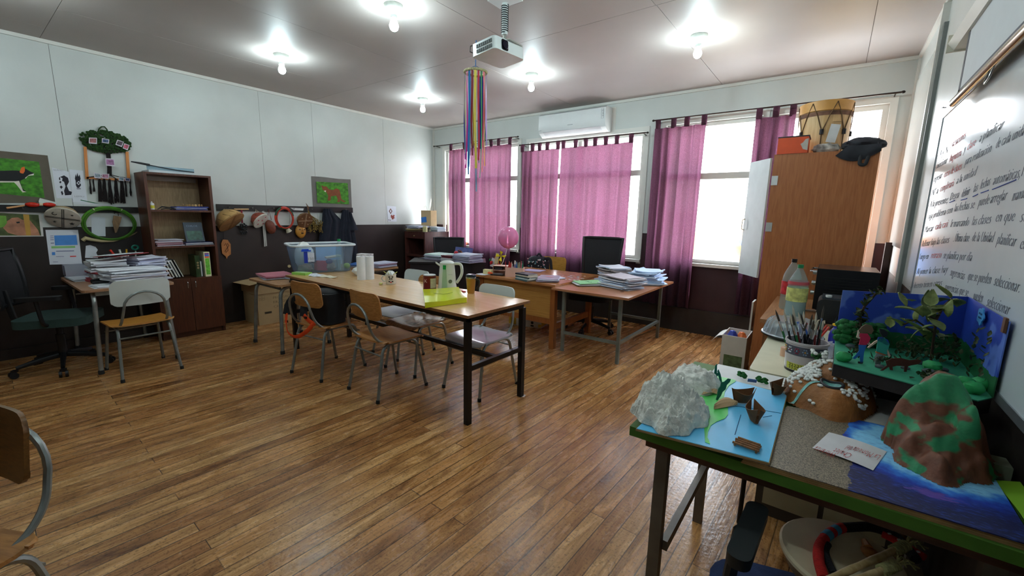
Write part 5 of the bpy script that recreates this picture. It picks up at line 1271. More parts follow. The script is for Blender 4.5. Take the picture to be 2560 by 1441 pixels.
for u0, u1, va, vb in ((0, 1, 0, 0), (0, 0, 0, 1), (1, 1, 0, 1), (0, 1, 1, 1)):
    def yw(u, v): q = yf(u0+(u1-u0)*u, va+(vb-va)*u); return (q[0], q[1], TZ+.0012+(q[2]-TZ-.0012)*v)
    b.grid(yw, 14, 3, .001)
b.build('folder_side', YEL, T, smooth=60, world=True)
b = MB(); b.tube([Vector(yf(.25+.5*k/12, .55-.12*math.sin(k/12*PI)))+Vector((0, 0, .001)) for k in range(13)], .0012, 4); b.build('elastic_cord', M((110, 120, 30), .5), T, world=True)
# sheets on the small desk at the table end
stack('bundle of papers topped by a pink folder on the small desk', -4.60, 2.02, .682, .30, .38, .035, [(196, 120, 134), (214, 216, 226), (200, 202, 216)], rz=1.4, n=6, seed=9, group='papers on the small desks', top=0)
stack('white sheets beside the pink folder, against the plastic tub', -4.42, 2.18, .682, .22, .30, .028, [(222, 226, 236), (206, 210, 224)], rz=.3, n=5, seed=12, group='papers on the small desks')
stack('blue folder with loose sheets left of the black desk', -4.86, 3.20, .682, .28, .36, .03, [(30, 84, 150), (206, 210, 226), (196, 200, 220)], rz=.5, n=6, seed=15, group='papers on the small desks')
stack('pile of lilac papers next to the black desk corner', -4.60, 3.32, .682, .26, .32, .055, [(196, 196, 214), (150, 110, 130), (186, 190, 210)], rz=.1, n=9, seed=18, group='papers on the small desks')
# cardboard boxes
CARD = M((172, 146, 106), .85, var=.08, vs=4, bump=.05)
T = thing('cardboard_box', 'large cardboard carton with black print under the small desk', 'box', (-5.57, 2.39, 0))
b = MB(); b.box(-5.765, -5.375, 2.12, 2.66, 0.0, .38); b.build('carton', CARD, T, world=True, bevel=.004)
b = MB(); b.box(-5.775, -5.365, 2.105, 2.675, .38, .49); b.build('flap_rim', CARD, T, world=True, bevel=.004)
b = MB(); b.grid(lambda u, v: (-5.78+.46*u, 2.02+.62*v, .495+.03*math.sin(PI*v)+.015*u), 6, 6, .005); b.build('folded_board', CARD, T, world=True, smooth=True)
b = MB()
for k, s_ in enumerate(('PROAGRO', 'FRAGIL', 'CHILE')): add_text(b, s_, .045, basis((-5.3745, 2.30, .30-.055*k), (0, 1, 0), (0, 0, 1)), shear=0, width=.20-.03*k)
b.box(-5.3748, -5.3735, 2.19, 2.27, .13, .155); b.build('carton_print', M((70, 56, 40), .8), T, world=True)
b = MB()
for k in range(4): b.tube([(-5.3746, 2.14+.035*(k % 2), .30+.03*(k//2)), (-5.3746, 2.165+.035*(k % 2), .30+.03*(k//2)), (-5.3746, 2.165+.035*(k % 2), .325+.03*(k//2)), (-5.3746, 2.14+.035*(k % 2), .325+.03*(k//2))], .001, 4, closed=True)
b.build('handling_marks', M((90, 74, 52), .8), T, world=True)
# fruit box under the teacher desk
Q0, Q1 = atz(1277, 812, 0), atz(1346, 822, 0); e = (Q1-Q0).normalized()
T = thing('fruit_box', 'white and yellow fruit carton lying under the teacher desk', 'box', (Q0+Q1)/2+Vector((-e.y, e.x, 0))*.15, math.atan2(e.y, e.x))
b = MB(); b.box(-.22, .22, -.14, .14, 0, .17); b.build('carton', M((206, 200, 188), .7, var=.1), T, bevel=.004)
b = MB(); b.box(-.222, -.12, -.1415, -.1405, .01, .165).box(.18, .221, -.1415, -.1405, .01, .05).box(.2205, .2215, -.13, .13, .02, .07); b.build('yellow_panel', M((216, 180, 50), .6), T)
b = MB()
for x, z in ((.10, .13), (.10, .06)): b.ball((x, -.141, z), (.018, .001, .018), 14)
b.box(.08, .12, -.1415, -.1405, .012, .03); b.box(-.06, -.04, -.1415, -.1405, .12, .135); b.build('vent_hole', M((30, 26, 26), .8), T)
b = MB()
for k in range(3): b.tube([(-2.60+.05*math.sin(k*2+q*.7), 4.48+.015*q+.05*k*.3, .012+.03*abs(math.sin(q*.8+k))) for q in range(9)], .006, 5)
b.build('cable_tangle', M((22, 22, 24), .5), label='tangle of black cables on the floor beside the fruit carton', cat='cable')
for k in range(3): pass

# ================================================================== cluttered desk (left)
LZ = .7105
stack('tall heap of white school papers on the cluttered desk, front right', -4.92, .96, LZ, .24, .42, .13, [(214, 218, 226), (200, 202, 220), (224, 226, 232)], rz=.12, n=14, seed=21, jit=.03, rot=.16, sag=.012, group='paper heaps on the cluttered desk')
stack('thick sagging pile of lilac-white papers reaching over the bookcase doors', -5.23, 1.10, LZ, .27, .25, .20, [(200, 204, 226), (214, 216, 232), (186, 188, 214)], rz=.2, n=22, seed=23, jit=.025, rot=.12, sag=.014, group='paper heaps on the cluttered desk')
stack('slanting bundle of white sheets and red folder topping the papers', -5.23, .83, LZ, .27, .24, .19, [(222, 224, 228), (214, 216, 222), (170, 60, 70)], rz=.05, n=12, seed=25, jit=.012, rot=.12, sag=.02, group='paper heaps on the cluttered desk', top=0)
b = MB(); b.cb((-5.21, .94, LZ+.230), (.24, .30, .004), rot=(.03, -.05, .55)); b.build('red_folder', M((176, 70, 76), .6), label='open red folder on the topmost slanting bundle of papers', cat='folder')
b = MB(); b.cb((-5.14, .90, LZ+.243), (.22, .28, .003), rot=(.02, -.07, .42)); b.build('white_sheet', M((222, 225, 228), .7), label='single white sheet lying on the red folder of the cluttered desk', cat='sheet')
stack('few white sheets under the black file at the front of the cluttered desk', -4.87, .79, LZ, .20, .26, .018, [(214, 218, 228), (60, 80, 150), (222, 224, 228)], rz=.1, n=4, seed=27, group='paper heaps on the cluttered desk', top=2)
b = MB(); b.tube([(-4.98, .68, LZ+.035), (-5.02, .80, LZ+.045), (-5.06, .90, LZ+.05)], .018, 8, flat=.5); b.tube([(-4.93, .68, LZ+.028), (-4.93, .80, LZ+.034), (-4.95, .88, LZ+.036)], .012, 8, flat=.5); b.build('black_file', M((20, 20, 22), .5), label='rolled black cloth case sticking out of the paper heap', cat='case', smooth=True)
stack('loose white sheets at the wall end of the cluttered desk', -5.48, .72, LZ, .34, .22, .02, [(222, 226, 230), (204, 208, 216)], rz=.05, n=4, seed=29, group='paper heaps on the cluttered desk')
b = MB(); b.ball((-5.55, .82, LZ+.05), (.07, .08, .03), 14, fn=lambda v: 1+.35*mnoise.noise(v*3)); b.build('blue_cloth', M((40, 50, 120), .8, var=.6, vs=30), label='crumpled dark blue and white cloth beside the clear box', cat='cloth', smooth=True)
T = thing('clear_box', 'clear plastic pin box with pink contents at the wall end of the desk', 'box', (-5.66, .69, LZ+.021))
b = MB(); b.box(-.075, .075, -.085, .085, .0, .10); b.build('box_body', clear((214, 216, 226), .15, .6, 'pin_box'), T, bevel=.004)
b = MB(); b.box(-.06, .06, -.075, -.01, .004, .035).box(-.06, .06, .01, .07, .004, .03); b.build('contents', M((180, 110, 130), .5, var=.6, vs=60), T)
# cup stand on papers against the wall
stack('pile of papers under the patterned pen cup against the wall', -5.66, 1.04, LZ, .20, .24, .09, [(206, 208, 216), (190, 194, 210)], n=8, seed=31, group='paper heaps on the cluttered desk')
CZ = LZ+.092
T = thing('pen_cup', 'square pen cup with black and white diamond pattern', 'pen cup', (-5.66, 1.03, CZ), 0, 'pots on the cluttered desk')
b = MB(); b.box(-.038, .038, -.038, .038, 0, .10); b.build('cup_body', M((214, 214, 212), .4), T, bevel=.002)
b = MB()
for (yy, zz) in ((0, .05), (-.026, .018), (.026, .018), (-.026, .082), (.026, .082)):
    s_ = .020 if yy == 0 else .010
    for q in ((-1, 0), (1, 0), (0, 1), (0, -1)): b.box(.0385, .0392, yy+q[0]*s_*.7-s_*.35, yy+q[0]*s_*.7+s_*.35, zz+q[1]*s_*.7-s_*.35, zz+q[1]*s_*.7+s_*.35)
b.build('diamond_pattern', M((28, 28, 30), .4), T)
for i, (dy, dx, lean, c_, w_, lb) in enumerate(((-.02, 0, -.5, (206, 50, 30), .011, 'red marker leaning out of the patterned pen cup'), (-.005, .01, -.12, (190, 190, 180), .010, 'white glue stick standing in the patterned pen cup'), (.02, 0, .1, (230, 170, 40), .008, 'yellow marker standing in the patterned pen cup'))):
    b = MB(); b.tube([(-5.66+dx, 1.03+dy, CZ+.012), (-5.66+dx, 1.03+dy+lean*.14, CZ+.155)], w_*.9, 10); b.build('marker', M(c_, .4), label=lb, cat='marker', smooth=True, group='markers in the patterned cup')
T = thing('whisk_brush', 'teal handled brush standing behind the patterned pen cup', 'brush', (-5.70, 1.13, CZ), 0)
b = MB(); b.tube([(0, 0, 0), (0, .01, .13)], .006, 8); b.build('handle', M((190, 196, 190), .3), T, smooth=True)
b = MB(); b.tube([(0, .01+.024*math.cos(a), .165+.022*math.sin(a)) for a in [2*PI*k/12 for k in range(12)]], .009, 6, closed=True); b.build('head', M((20, 120, 100), .4), T, smooth=True)
stack('papers under the dark thermos flask against the wall', -5.69, .93, LZ, .14, .10, .07, [(200, 204, 214), (180, 184, 200)], n=6, seed=33, group='paper heaps on the cluttered desk')
T = thing('thermos', 'dark grey insulated flask behind the clear box', 'flask', (-5.70, .93, LZ+.075))
b = MB(); b.lathe([(0, 0), (.034, 0), (.036, .02), (.036, .10), (.030, .115), (.030, .13), (0, .132)], n=22); b.build('flask_body', M((50, 58, 68), .3, .4), T, smooth=True)
b = MB(); b.cb((-5.62, .955, LZ+.105), (.02, .045, .13)); b.build('white_carton', M((214, 218, 226), .5), label='small upright white carton beside the patterned pen cup', cat='carton', bevel=.002)

# ================================================================== teacher desk
DZ = .6905; QZ = .667
def c6(x, y): return (1150+x/4.503, 560+y/4.503)
PINK = M((222, 178, 160), .55)
T = thing('pink_pen_box', 'pink cardboard box crammed with pens on the teacher desk', 'pen box', atz(*c6(580, 605), DZ)+Vector((-.02, .09, 0)), .42)
b = MB()
for a in ((-.10, .10, -.055, -.052, 0, .105), (-.10, .10, .052, .055, 0, .105), (-.10, -.097, -.052, .052, 0, .105), (.097, .10, -.052, .052, 0, .105), (-.002, .002, -.052, .052, 0, .10), (-.10, .10, -.052, .052, 0, .003)): b.box(*a)
b.build('box_body', PINK, T)
pcx = T.location.copy(); r = random.Random(12)
pc = [(206, 50, 36), (214, 70, 50), (196, 40, 30), (226, 196, 170), (214, 204, 200), (226, 220, 210), (40, 70, 150), (30, 60, 120), (60, 130, 160), (214, 190, 120), (90, 50, 40), (220, 120, 140), (40, 120, 90), (236, 228, 214), (30, 40, 90)]
for k in range(30):
    x = -.088+.176*(k % 10)/9+r.uniform(-.006, .006); y = -.036+.036*(k//10)+r.uniform(-.006, .006); L_ = r.uniform(.135, .175); a = r.uniform(-.22, .22)
    ci = pc[min(14, int((k % 10)*1.3+r.uniform(0, 2)))] if k % 10 > 1 else pc[k % 3]
    q = rotm(0, 0, .42) @ Vector((x, y, 0)); b = MB(); p0 = pcx+q+Vector((0, 0, .006)); p1 = p0+Vector((a*.08, r.uniform(-.01, .02), L_))
    b.tube([p0, p0.lerp(p1, .8), p1], [.0042, .0042, .003], 7); b.build('pen', M(ci, .35, var=0), label='pen standing in the pink box on the teacher desk', cat='pen', group='pens in the pink box', smooth=True)
T = thing('drawer_box', 'pink cardboard drawer unit left of the pen box', 'box', atz(*c6(425, 575), DZ)+Vector((-.03, .10, 0)), .42)
b = MB(); b.box(-.085, .085, -.06, .06, 0, .003).box(-.085, .085, -.06, .06, .045, .049).box(-.085, .085, -.06, .06, .095, .099).box(-.085, -.082, -.06, .06, .003, .096).box(.082, .085, -.06, .06, .003, .096).box(-.085, .085, .057, .06, .003, .096); b.build('box_body', PINK, T)
b = MB(); b.cb((-.02, -.02, .065), (.09, .05, .03)); b.build('drawer', M((40, 34, 40), .4, var=.6, vs=60), T)
T = thing('phone_tray', 'black tray with a flat grey gadget before the pink drawer unit', 'tray', atz(*c6(415, 580), DZ)+Vector((.0, .015, 0)), .42)
b = MB(); b.prism(rrect(.16, .08, .02), 0, .012); b.build('tray_body', M((22, 20, 24), .4), T, bevel=.003); b = MB(); b.prism(rrect(.11, .045, .015), .012, .020); b.build('gadget', M((120, 116, 120), .3), T)
T = thing('craft_box', 'small cream craft box with orange ribbon at the left corner of the teacher desk', 'box', atz(*c6(290, 570), DZ)+Vector((0, .04, 0)), .3)
b = MB(); b.box(-.05, .05, -.03, .03, 0, .055); b.build('box_body', M((216, 204, 150), .5, var=.2, vs=40), T, bevel=.002)
b = MB(); b.ball((.04, -.035, .02), (.035, .01, .014), 10, fn=lambda v: 1+.4*mnoise.noise(v*5)); b.build('ribbon_bow', M((226, 90, 40), .5), T, smooth=True)
T = thing('decorated_cup', 'red cup holding craft sticks, paper cards and a yellow pinwheel', 'cup', atz(*c6(380, 560), DZ)+Vector((-.10, .20, 0)))
b = MB(); b.lathe([(0, 0), (.032, 0), (.040, .09), (.037, .09), (.030, .004), (0, .004)], n=20); b.build('cup_body', M((176, 60, 60), .5), T, smooth=True)
cl = T.location
b = MB(); b.cb(cl+Vector((-.02, 0, .15)), (.045, .002, .14), rot=(0, .16, .4)); b.build('paper_card', M((206, 190, 150), .7), label='tall beige paper card standing in the red cup', cat='card')
b = MB(); b.cb(cl+Vector((-.075, 0, .10)), (.06, .002, .11), rot=(0, .25, .4)); b.build('white_card', M((206, 204, 214), .7), label='white paper card leaning at the left of the red cup', cat='card')
b = MB(); b.ball(cl+Vector((-.09, -.02, .10)), (.018, .014, .03), 10, rot=(0, .5, 0)); b.ball(cl+Vector((-.11, -.02, .13)), (.012, .010, .018), 8); o = b.build('paper_strawberry', [M((190, 30, 40), .5), M((30, 110, 60), .5)], label='red craft strawberry with green leaves beside the red cup', cat='craft figure', smooth=True)
for p in o.data.polygons:
    if p.center.z > .045: p.material_index = 1
for k, c_ in enumerate(((214, 80, 40), (214, 90, 50), (150, 40, 40), (226, 140, 40))):
    b = MB(); b.tube([cl+Vector((.01*k-.02, .0, .01)), cl+Vector((.02*k-.06, .01, .17-.01*k))], .004, 6); b.build('craft_stick', M(c_, .5, var=0), label='reddish stick standing in the red cup', cat='stick', group='sticks in the red cup')
T = thing('pinwheel', 'yellow plastic pinwheel standing behind the pens', 'pinwheel', cl+Vector((.045, 0, .16)), .5)
b = MB()
for k in range(4):
    R4 = TR((0, -.004, .03)) @ Matrix.Rotation(k*PI/2+.4, 4, 'Y')
    b.grid(lambda u, v: ((u*.055), -.016*math.sin(PI*v)*u, (v-.2)*.042*u+.004), 5, 5, .0008, M=R4)
b.build('blade', M((236, 220, 20), .35, var=0), T, smooth=True)
b = MB(); b.tube([(0, 0, .03), (0, 0, -.15)], .0025, 6); b.build('stick', M((220, 200, 40), .4), T)
# balloon on its stick
BC = at(1271, 594, 1, 4.02); T = thing('balloon', 'round pink balloon on a white stick before the curtain', 'balloon', (BC.x, BC.y, BC.z))
BAL = bpy.data.materials.new('pink_rubber'); BAL.use_nodes = True; bp_ = BAL.node_tree.nodes['Principled BSDF']; bp_.inputs['Base Color'].default_value = lin((248, 150, 200)); bp_.inputs['Roughness'].default_value = .18; bp_.inputs['Transmission Weight'].default_value = .25; bp_.inputs['Subsurface Weight'].default_value = .3; bp_.inputs['Subsurface Radius'].default_value = (.1, .05, .05)
b = MB(); b.ball((0, 0, 0), (.124, .124, .128), 32, fn=lambda v: 1+.03*max(0, -v.z)**3); b.lathe([(.004, 0), (.009, .012)], (0, 0, -.143), 10); b.build('balloon_skin', BAL, T, smooth=True)
b = MB(); b.tube([(-.012, 0, -.13), (-.075, 0, -.30), (-.13, -.01, -.405)], .0042, 8); b.build('stick', M((222, 216, 214), .4), T, smooth=True)
# notebooks and folders
o_ = atz(*c6(700, 640), DZ)+Vector((.0, .07, 0))
for k, (c_, lb) in enumerate((((70, 104, 110), 'lowest notebook of the small pile beside the pink pen box'), ((196, 206, 206), 'second notebook from below in the small pile'), ((60, 96, 100), 'teal notebook third from below in the small pile'), ((206, 196, 176), 'cream notebook second from the top in the small pile'), ((40, 38, 50), 'topmost dark notebook of the small pile by the pen box'))):
    book(lb, o_+Vector((.010*(k % 2), .006*(k % 3), .0145*k)), (.145, .20, .014), (0, 0, 1.3+.08*(k % 3)), c_, name='notebook', group='small pile of notebooks')
o_ = atz(*c6(940, 640), DZ)+Vector((.02, .06, 0))
stack('mauve school books with a pink sticker fanned on the teacher desk', o_.x, o_.y, DZ, .24, .32, .032, [(168, 150, 170), (206, 208, 226), (190, 180, 200)], rz=.55, n=5, seed=41, jit=.02, rot=.1, top=0, group='papers on the teacher desk')
b = MB(); b.prism([(-.05, -.012), (.01, -.016), (.04, .0), (.02, .018), (-.03, .014)], 0, .0006, M=TR((o_.x, o_.y+.03, DZ+.036), 0, 0, .3)); b.build('pink_sticker', M((236, 140, 140), .5), label='pink paper sticker on the fanned mauve books', cat='sticker')
stack('loose white sheet curling behind the fanned books', o_.x-.06, o_.y+.20, DZ, .24, .26, .006, [(214, 216, 232)], rz=.9, n=2, seed=43, sag=.03, group='papers on the teacher desk')
stack('lilac sheet at the back edge of the teacher desk', -2.95, 4.38, DZ, .26, .20, .004, [(170, 160, 200)], rz=.2, n=1, seed=44, group='papers on the teacher desk')
stack('white sheet at the left edge of the teacher desk', -3.15, 3.66, DZ, .14, .12, .003, [(220, 220, 228)], rz=.1, n=1, seed=45, group='papers on the teacher desk')
r = random.Random(5)
for k in range(14):
    q = atz(*c6(1190+r.uniform(0, 220), 640-r.uniform(0, 55)), DZ); b = MB(); b.prism([(-.02, -.008), (.012, -.012), (.02, .006), (-.01, .012)], 0, .002, M=TR(q, 0, 0, r.uniform(0, 6)))
    b.build('paper_piece', M(r.choice([(214, 206, 200), (200, 170, 150), (190, 190, 206)]), .6), label='small cut paper piece scattered at the right of the teacher desk', cat='paper piece', group='scattered paper pieces')
# metal desk
o_ = atz(*c6(1390, 680), QZ)+Vector((0, .02, 0))
stack('light green folder on thin papers on the metal-framed desk', -1.985, 4.0, QZ, .24, .32, .028, [(150, 206, 150), (214, 214, 216), (196, 200, 210)], rz=-.75, n=5, seed=51, top=0, group='papers on the metal-framed desk')
b = MB(); add_text(b, 'Mayo', .035, TR((-2.03, 3.99, QZ+.030), 0, 0, .1), width=.07); b.build('folder_writing', M((60, 90, 80), .7), label='handwritten word on the light green folder', cat='writing')
stack('thick pile of folded grey-white files at the front of the metal-framed desk', -1.66, 4.08, QZ, .28, .38, .115, [(206, 206, 214), (176, 168, 176), (190, 204, 226), (214, 214, 220)], rz=1.2, n=12, seed=53, jit=.03, rot=.14, sag=.02, group='papers on the metal-framed desk')
stack('stack of files with plastic sleeves at the middle of the metal-framed desk', -1.90, 4.44, QZ, .27, .34, .16, [(206, 210, 222), (160, 150, 150), (186, 202, 228)], rz=1.0, n=13, seed=55, jit=.03, rot=.2, sag=.02, group='papers on the metal-framed desk')
stack('heap of pale blue paper sheets at the window end of the metal-framed desk', -1.56, 4.56, QZ, .28, .38, .14, [(190, 212, 240), (206, 222, 244), (176, 200, 232)], rz=.2, n=12, seed=57, jit=.04, rot=.35, sag=.03, group='papers on the metal-framed desk')
b = MB(); b.ball(atz(*c6(1825, 765), QZ)+Vector((0, 0, 0)), (.022, .018, .0015), 14); b.build('burn_mark', M((60, 26, 20), .6), label='small dark round mark at the near edge of the metal-framed desk', cat='mark')
# black desk
def bd(lx, ly): c_, s_ = math.cos(a_), math.sin(a_); return -4.14+lx*c_-ly*s_, 4.07+lx*s_+ly*c_
bz = .7505
x, y = bd(-.16, -.02); stack('white and mint exercise papers on the left of the black desk', x, y, bz, .34, .30, .075, [(206, 230, 226), (206, 208, 222), (150, 140, 160)], rz=a_+.1, n=9, seed=61, jit=.02, rot=.12, top=0, group='papers on the black desk')
x, y = bd(.34, .02); stack('tall pile of lilac papers at the right end of the black desk', x, y, bz, .30, .28, .105, [(200, 206, 226), (150, 150, 176), (180, 180, 206)], rz=a_, n=11, seed=63, jit=.018, rot=.1, top=0, group='papers on the black desk')
x, y = bd(.10, -.10); T = thing('index_box', 'maroon and white card box between the two piles on the black desk', 'box', (x, y, bz), a_)
b = MB(); b.box(-.09, .09, -.06, .06, 0, .045); b.build('box_body', M((206, 204, 206), .5), T, bevel=.002); b = MB(); b.box(-.092, .092, -.055, .062, .045, .075); b.build('lid', M((90, 26, 36), .5), T, bevel=.002)
x, y = bd(.0, .14); b = MB(); b.ball((x, y, bz+.085), (.035, .03, .03), 14); b.build('red_toy', M((176, 36, 50), .3), label='round dark red pincushion behind the papers on the black desk', cat='pincushion', smooth=True)
x, y = bd(.10, .12); b = MB()
for k in range(9): b.ball((x+.02*math.cos(k*2.1), y+.02*math.sin(k*2.1), bz+.03+.012*k), (.018, .015, .014), 8)
b.build('dried_flowers', M((110, 60, 36), .6, var=.6, vs=60), label='small brown dried flower posy on the black desk', cat='flowers', smooth=True)
x, y = bd(-.38, -.05); stack('single dark sheet on the left corner of the black desk', x, y, bz, .18, .22, .004, [(60, 62, 76)], rz=a_, n=1, seed=65, group='papers on the black desk')
T = thing('magazine', 'blue-grey magazine leaning on the backrest of the corner chair', 'magazine', bd(-.12, .42)+(.84,), a_)
b = MB(); b.cb((0, 0, .0), (.30, .05, .10), rot=(-.2, 0, 0)); b.build('cover', M((96, 106, 160), .4, var=.4, vs=20), T, bevel=.01, smooth=True)
# corner cabinet top
cz = 1.0705
stack('yellow and grey papers heaped on the corner cabinet', -5.56, 4.72, cz, .24, .26, .06, [(190, 180, 120), (150, 130, 90), (206, 208, 220), (90, 70, 60)], rz=.3, n=8, seed=71, jit=.02, rot=.2, group='papers on the corner cabinet')
stack('flat white magazines on top of the cabinet papers', -5.52, 4.72, cz+.0615, .28, .30, .03, [(210, 214, 230), (190, 194, 214)], rz=.1, n=4, seed=72, jit=.02, rot=.15, group='papers on the corner cabinet')
stack('pale blue stack of booklets at the window side of the corner cabinet', -5.34, 4.98, cz, .20, .22, .075, [(206, 220, 230), (180, 190, 200), (214, 220, 226)], rz=.1, n=8, seed=73, group='papers on the corner cabinet')
b = MB(); b.cb((-5.30, 4.68, cz+.045), (.06, .05, .09), rot=(0, 0, .3)); b.build('small_carton', M((196, 190, 140), .5, var=.4, vs=50), label='small printed carton at the front edge of the corner cabinet', cat='carton', bevel=.002)
T = thing('paper_bag', 'brown kraft paper bag with a blue label on the corner cabinet', 'bag', (-5.46, 4.90, cz+.0), 0)
kb = M((190, 164, 124), .8, var=.06)
b = MB(); b.box(-5.60, -5.36, 4.86, 4.99, cz+.095, cz+.345); 
b.build('bag_body', kb, T, world=True, bevel=.004)
b = MB(); b.cb((-5.53, 4.858, cz+.19), (.13, .001, .09), rot=(0, -.1, 0)); b.build('blue_label', M((30, 110, 190), .5), T, world=True)
b = MB(); b.tube([(-5.54, 4.87, cz+.345), (-5.53, 4.87, cz+.41), (-5.49, 4.87, cz+.42), (-5.45, 4.87, cz+.345)], .002, 4); b.tube([(-5.50, 4.98, cz+.345), (-5.47, 4.98, cz+.42), (-5.42, 4.98, cz+.40), (-5.40, 4.98, cz+.345)], .002, 4); b.build('handle', M((190, 170, 130), .7), T, world=True)
stack('papers under the kraft paper bag on the corner cabinet', -5.48, 4.93, cz, .22, .16, .092, [(180, 170, 150), (150, 146, 150)], n=6, seed=74, group='papers on the corner cabinet')
b = MB(); b.lathe([(0, 0), (.05, 0), (.07, .05), (.065, .055), (.045, .01), (0, .01)], n=20, M=Matrix.Translation((-5.05, YW-.01, .84))); b.build('clay_bowl', M((200, 110, 80), .6), label='small orange clay bowl on the sill of the leftmost window', cat='bowl', smooth=True)

# ================================================================== backpacks
T = thing('black_backpack', 'black backpack with orange straps standing on a school chair', 'backpack', (-3.40, 1.885, .44), .13)
BPK = M((22, 22, 26), .75, var=.2, vs=30, bump=.1, bs=200); ORG = M((226, 74, 24), .6, var=.05)
def bpf(v): return 1+.10*abs(v.x*v.y)*2-.05*max(0, v.z)
b = MB(); b.prism(rrect(.29, .19, .05), .0, .255); b.ball((0, 0, .25), (.142, .092, .035), 20); b.build('bag_body', BPK, T, bevel=.02, smooth=70)
b = MB(); b.prism(rrect(.20, .05, .024), .02, .18, M=TR((0, .10, 0))); b.build('front_pocket', BPK, T, bevel=.015, smooth=True)
def strap(pts, m_, nm, w=.018): b = MB(); b.tube(fillet(pts, .05, 5), w, 6, flat=.22); b.build(nm, m_, T, smooth=True)
strap([(-.05, -.08, .27), (-.12, -.16, .27), (-.19, -.22, .18), (-.20, -.24, .08)], BPK, 'shoulder_strap', .028)
strap([(.0, -.085, .27), (-.05, -.14, .24), (-.07, -.17, .14), (-.06, -.18, .07)], BPK, 'shoulder_strap', .028)
strap([(-.20, -.24, .09), (-.20, -.25, .01)], ORG, 'orange_webbing'); strap([(-.20, -.25, .01), (-.16, -.27, -.07), (-.06, -.26, -.10), (.02, -.21, -.04), (.05, -.17, .02)], ORG, 'orange_webbing'); strap([(-.06, -.18, .08), (-.02, -.17, .04), (.04, -.15, .0)], ORG, 'orange_webbing', .02)
strap([(.02, -.09, .26), (.05, -.092, .22)], ORG, 'orange_webbing', .016)
b = MB(); b.cb((-.20, -.245, .02), (.03, .012, .02)).cb((-.04, -.176, .06), (.03, .012, .02)); b.each('buckle', M((20, 20, 20), .4), T)
b = MB(); b.tube([(.03, -.08, .27), (.035, -.09, .22), (.04, -.09, .17)], .004, 5); b.build('zip_cord', M((190, 206, 200), .5), T)
b = MB(); b.tube([(.05, -.087, .25), (.065, -.088, .24), (.08, -.088, .255), (.09, -.087, .235), (.11, -.086, .245)], .0035, 5); b.build('white_lettering', M((220, 222, 226), .5), T)
# flowered backpack on a wooden chair behind the teacher desk
school_chair('wooden school chair behind the teacher desk under the flowered backpack', PLY, wood((170, 118, 40), (196, 142, 60), .4, (3, 40, 40)), STEELD, (-3.05, 4.86, 0), PI+.15)
T = thing('flowered_backpack', 'black backpack with pink and white flowers behind the teacher desk', 'backpack', (-3.14, 4.76, .44), .3)
b = MB(); b.prism(rrect(.30, .16, .06), .0, .33); b.ball((0, 0, .33), (.148, .08, .07), 18); b.build('bag_body', M((20, 20, 30), .7, var=.1), T, bevel=.02, smooth=70)
b = MB(); r = random.Random(3)
for k in range(46):
    x, z = r.uniform(-.13, .13), r.uniform(.10, .37); yy = -.086 if z < .33 else -.08
    b.ball((x, yy, z), (r.uniform(.006, .016), .003, r.uniform(.005, .012)), 7, rot=(0, r.uniform(0, 3), 0)); b.mat(r.randrange(3))
b.build('flower_print', [M((206, 150, 160), .6), M((200, 200, 206), .6), M((60, 110, 120), .6)], T)
b = MB(); b.tube(fillet([(.10, -.06, .36), (.19, -.08, .38), (.22, -.10, .18), (.21, -.09, .05)], .05, 5), .022, 6, flat=.3); b.build('shoulder_strap', M((24, 22, 34), .7, var=.3, vs=40), T, smooth=True)
b = MB(); b.tube(fillet([(-.02, -.03, .38), (.02, -.04, .44), (.06, -.03, .38)], .03, 5), .012, 6, flat=.4); b.build('top_loop', M((24, 22, 34), .7), T, smooth=True)
b = MB(); b.prism([(x*.6, y*.6) for x, y in ((0, 0), (.02, .005), (.045, 0), (.05, .02), (.03, .035), (.0, .03))], 0, .003, M=TR((-1.96, 1.0, 0))); 
b.bm.free()
b = MB(); q = atz(1304, 990, 0); b.prism([(-.02, -.025), (.03, -.01), (.02, .03), (-.015, .02)], .0006, .0016, M=TR(q)); b.build('paper_scrap', M((206, 196, 196), .7), label='scrap of white paper at the foot of the long table leg', cat='paper')
# ================================================================== whiteboard and screen on the right wall
WX = .408
T = thing('whiteboard', 'long wall whiteboard covered with handwritten notes in black, red and blue', 'whiteboard', (XR, 1.85, .92))
b = MB(); b.box(WX, XR, .25, 3.40, .925, 1.955); b.build('board', M((196, 204, 208), .16, var=.02), T, world=True)
b = MB(); AL = M((150, 156, 160), .3, .7)
for a in ((.25, 3.40, .905, .93), (.25, 3.40, 1.95, 1.97)): b.box(WX-.004, XR, *a)
for y in (.235, 3.395): b.box(WX-.004, XR, y, y+.02, .905, 1.97)
b.build('board_frame', AL, T, world=True)
BI, RI, UI = M((84, 88, 100), .6, var=0), M((206, 90, 90), .6, var=0), M((70, 90, 160), .6, var=0)
def wA(x, y): v = at(2300+x/5.542, 300+y/5.542, 0, WX-.0008); return v
def wB(x, y): v = at(2260+x/5.543, 540+y/5.543, 0, WX-.0008); return v
def wline(fn, p, q, s_, ink, size=.052):
    P, Q = fn(*p), fn(*q); b = MB(); d = Q-P
    add_text(b, s_, size, basis(P, d, (0, 0, 1)), width=d.length, shear=.3, th=.0003)
    b.build('writing', ink, T, world=True)
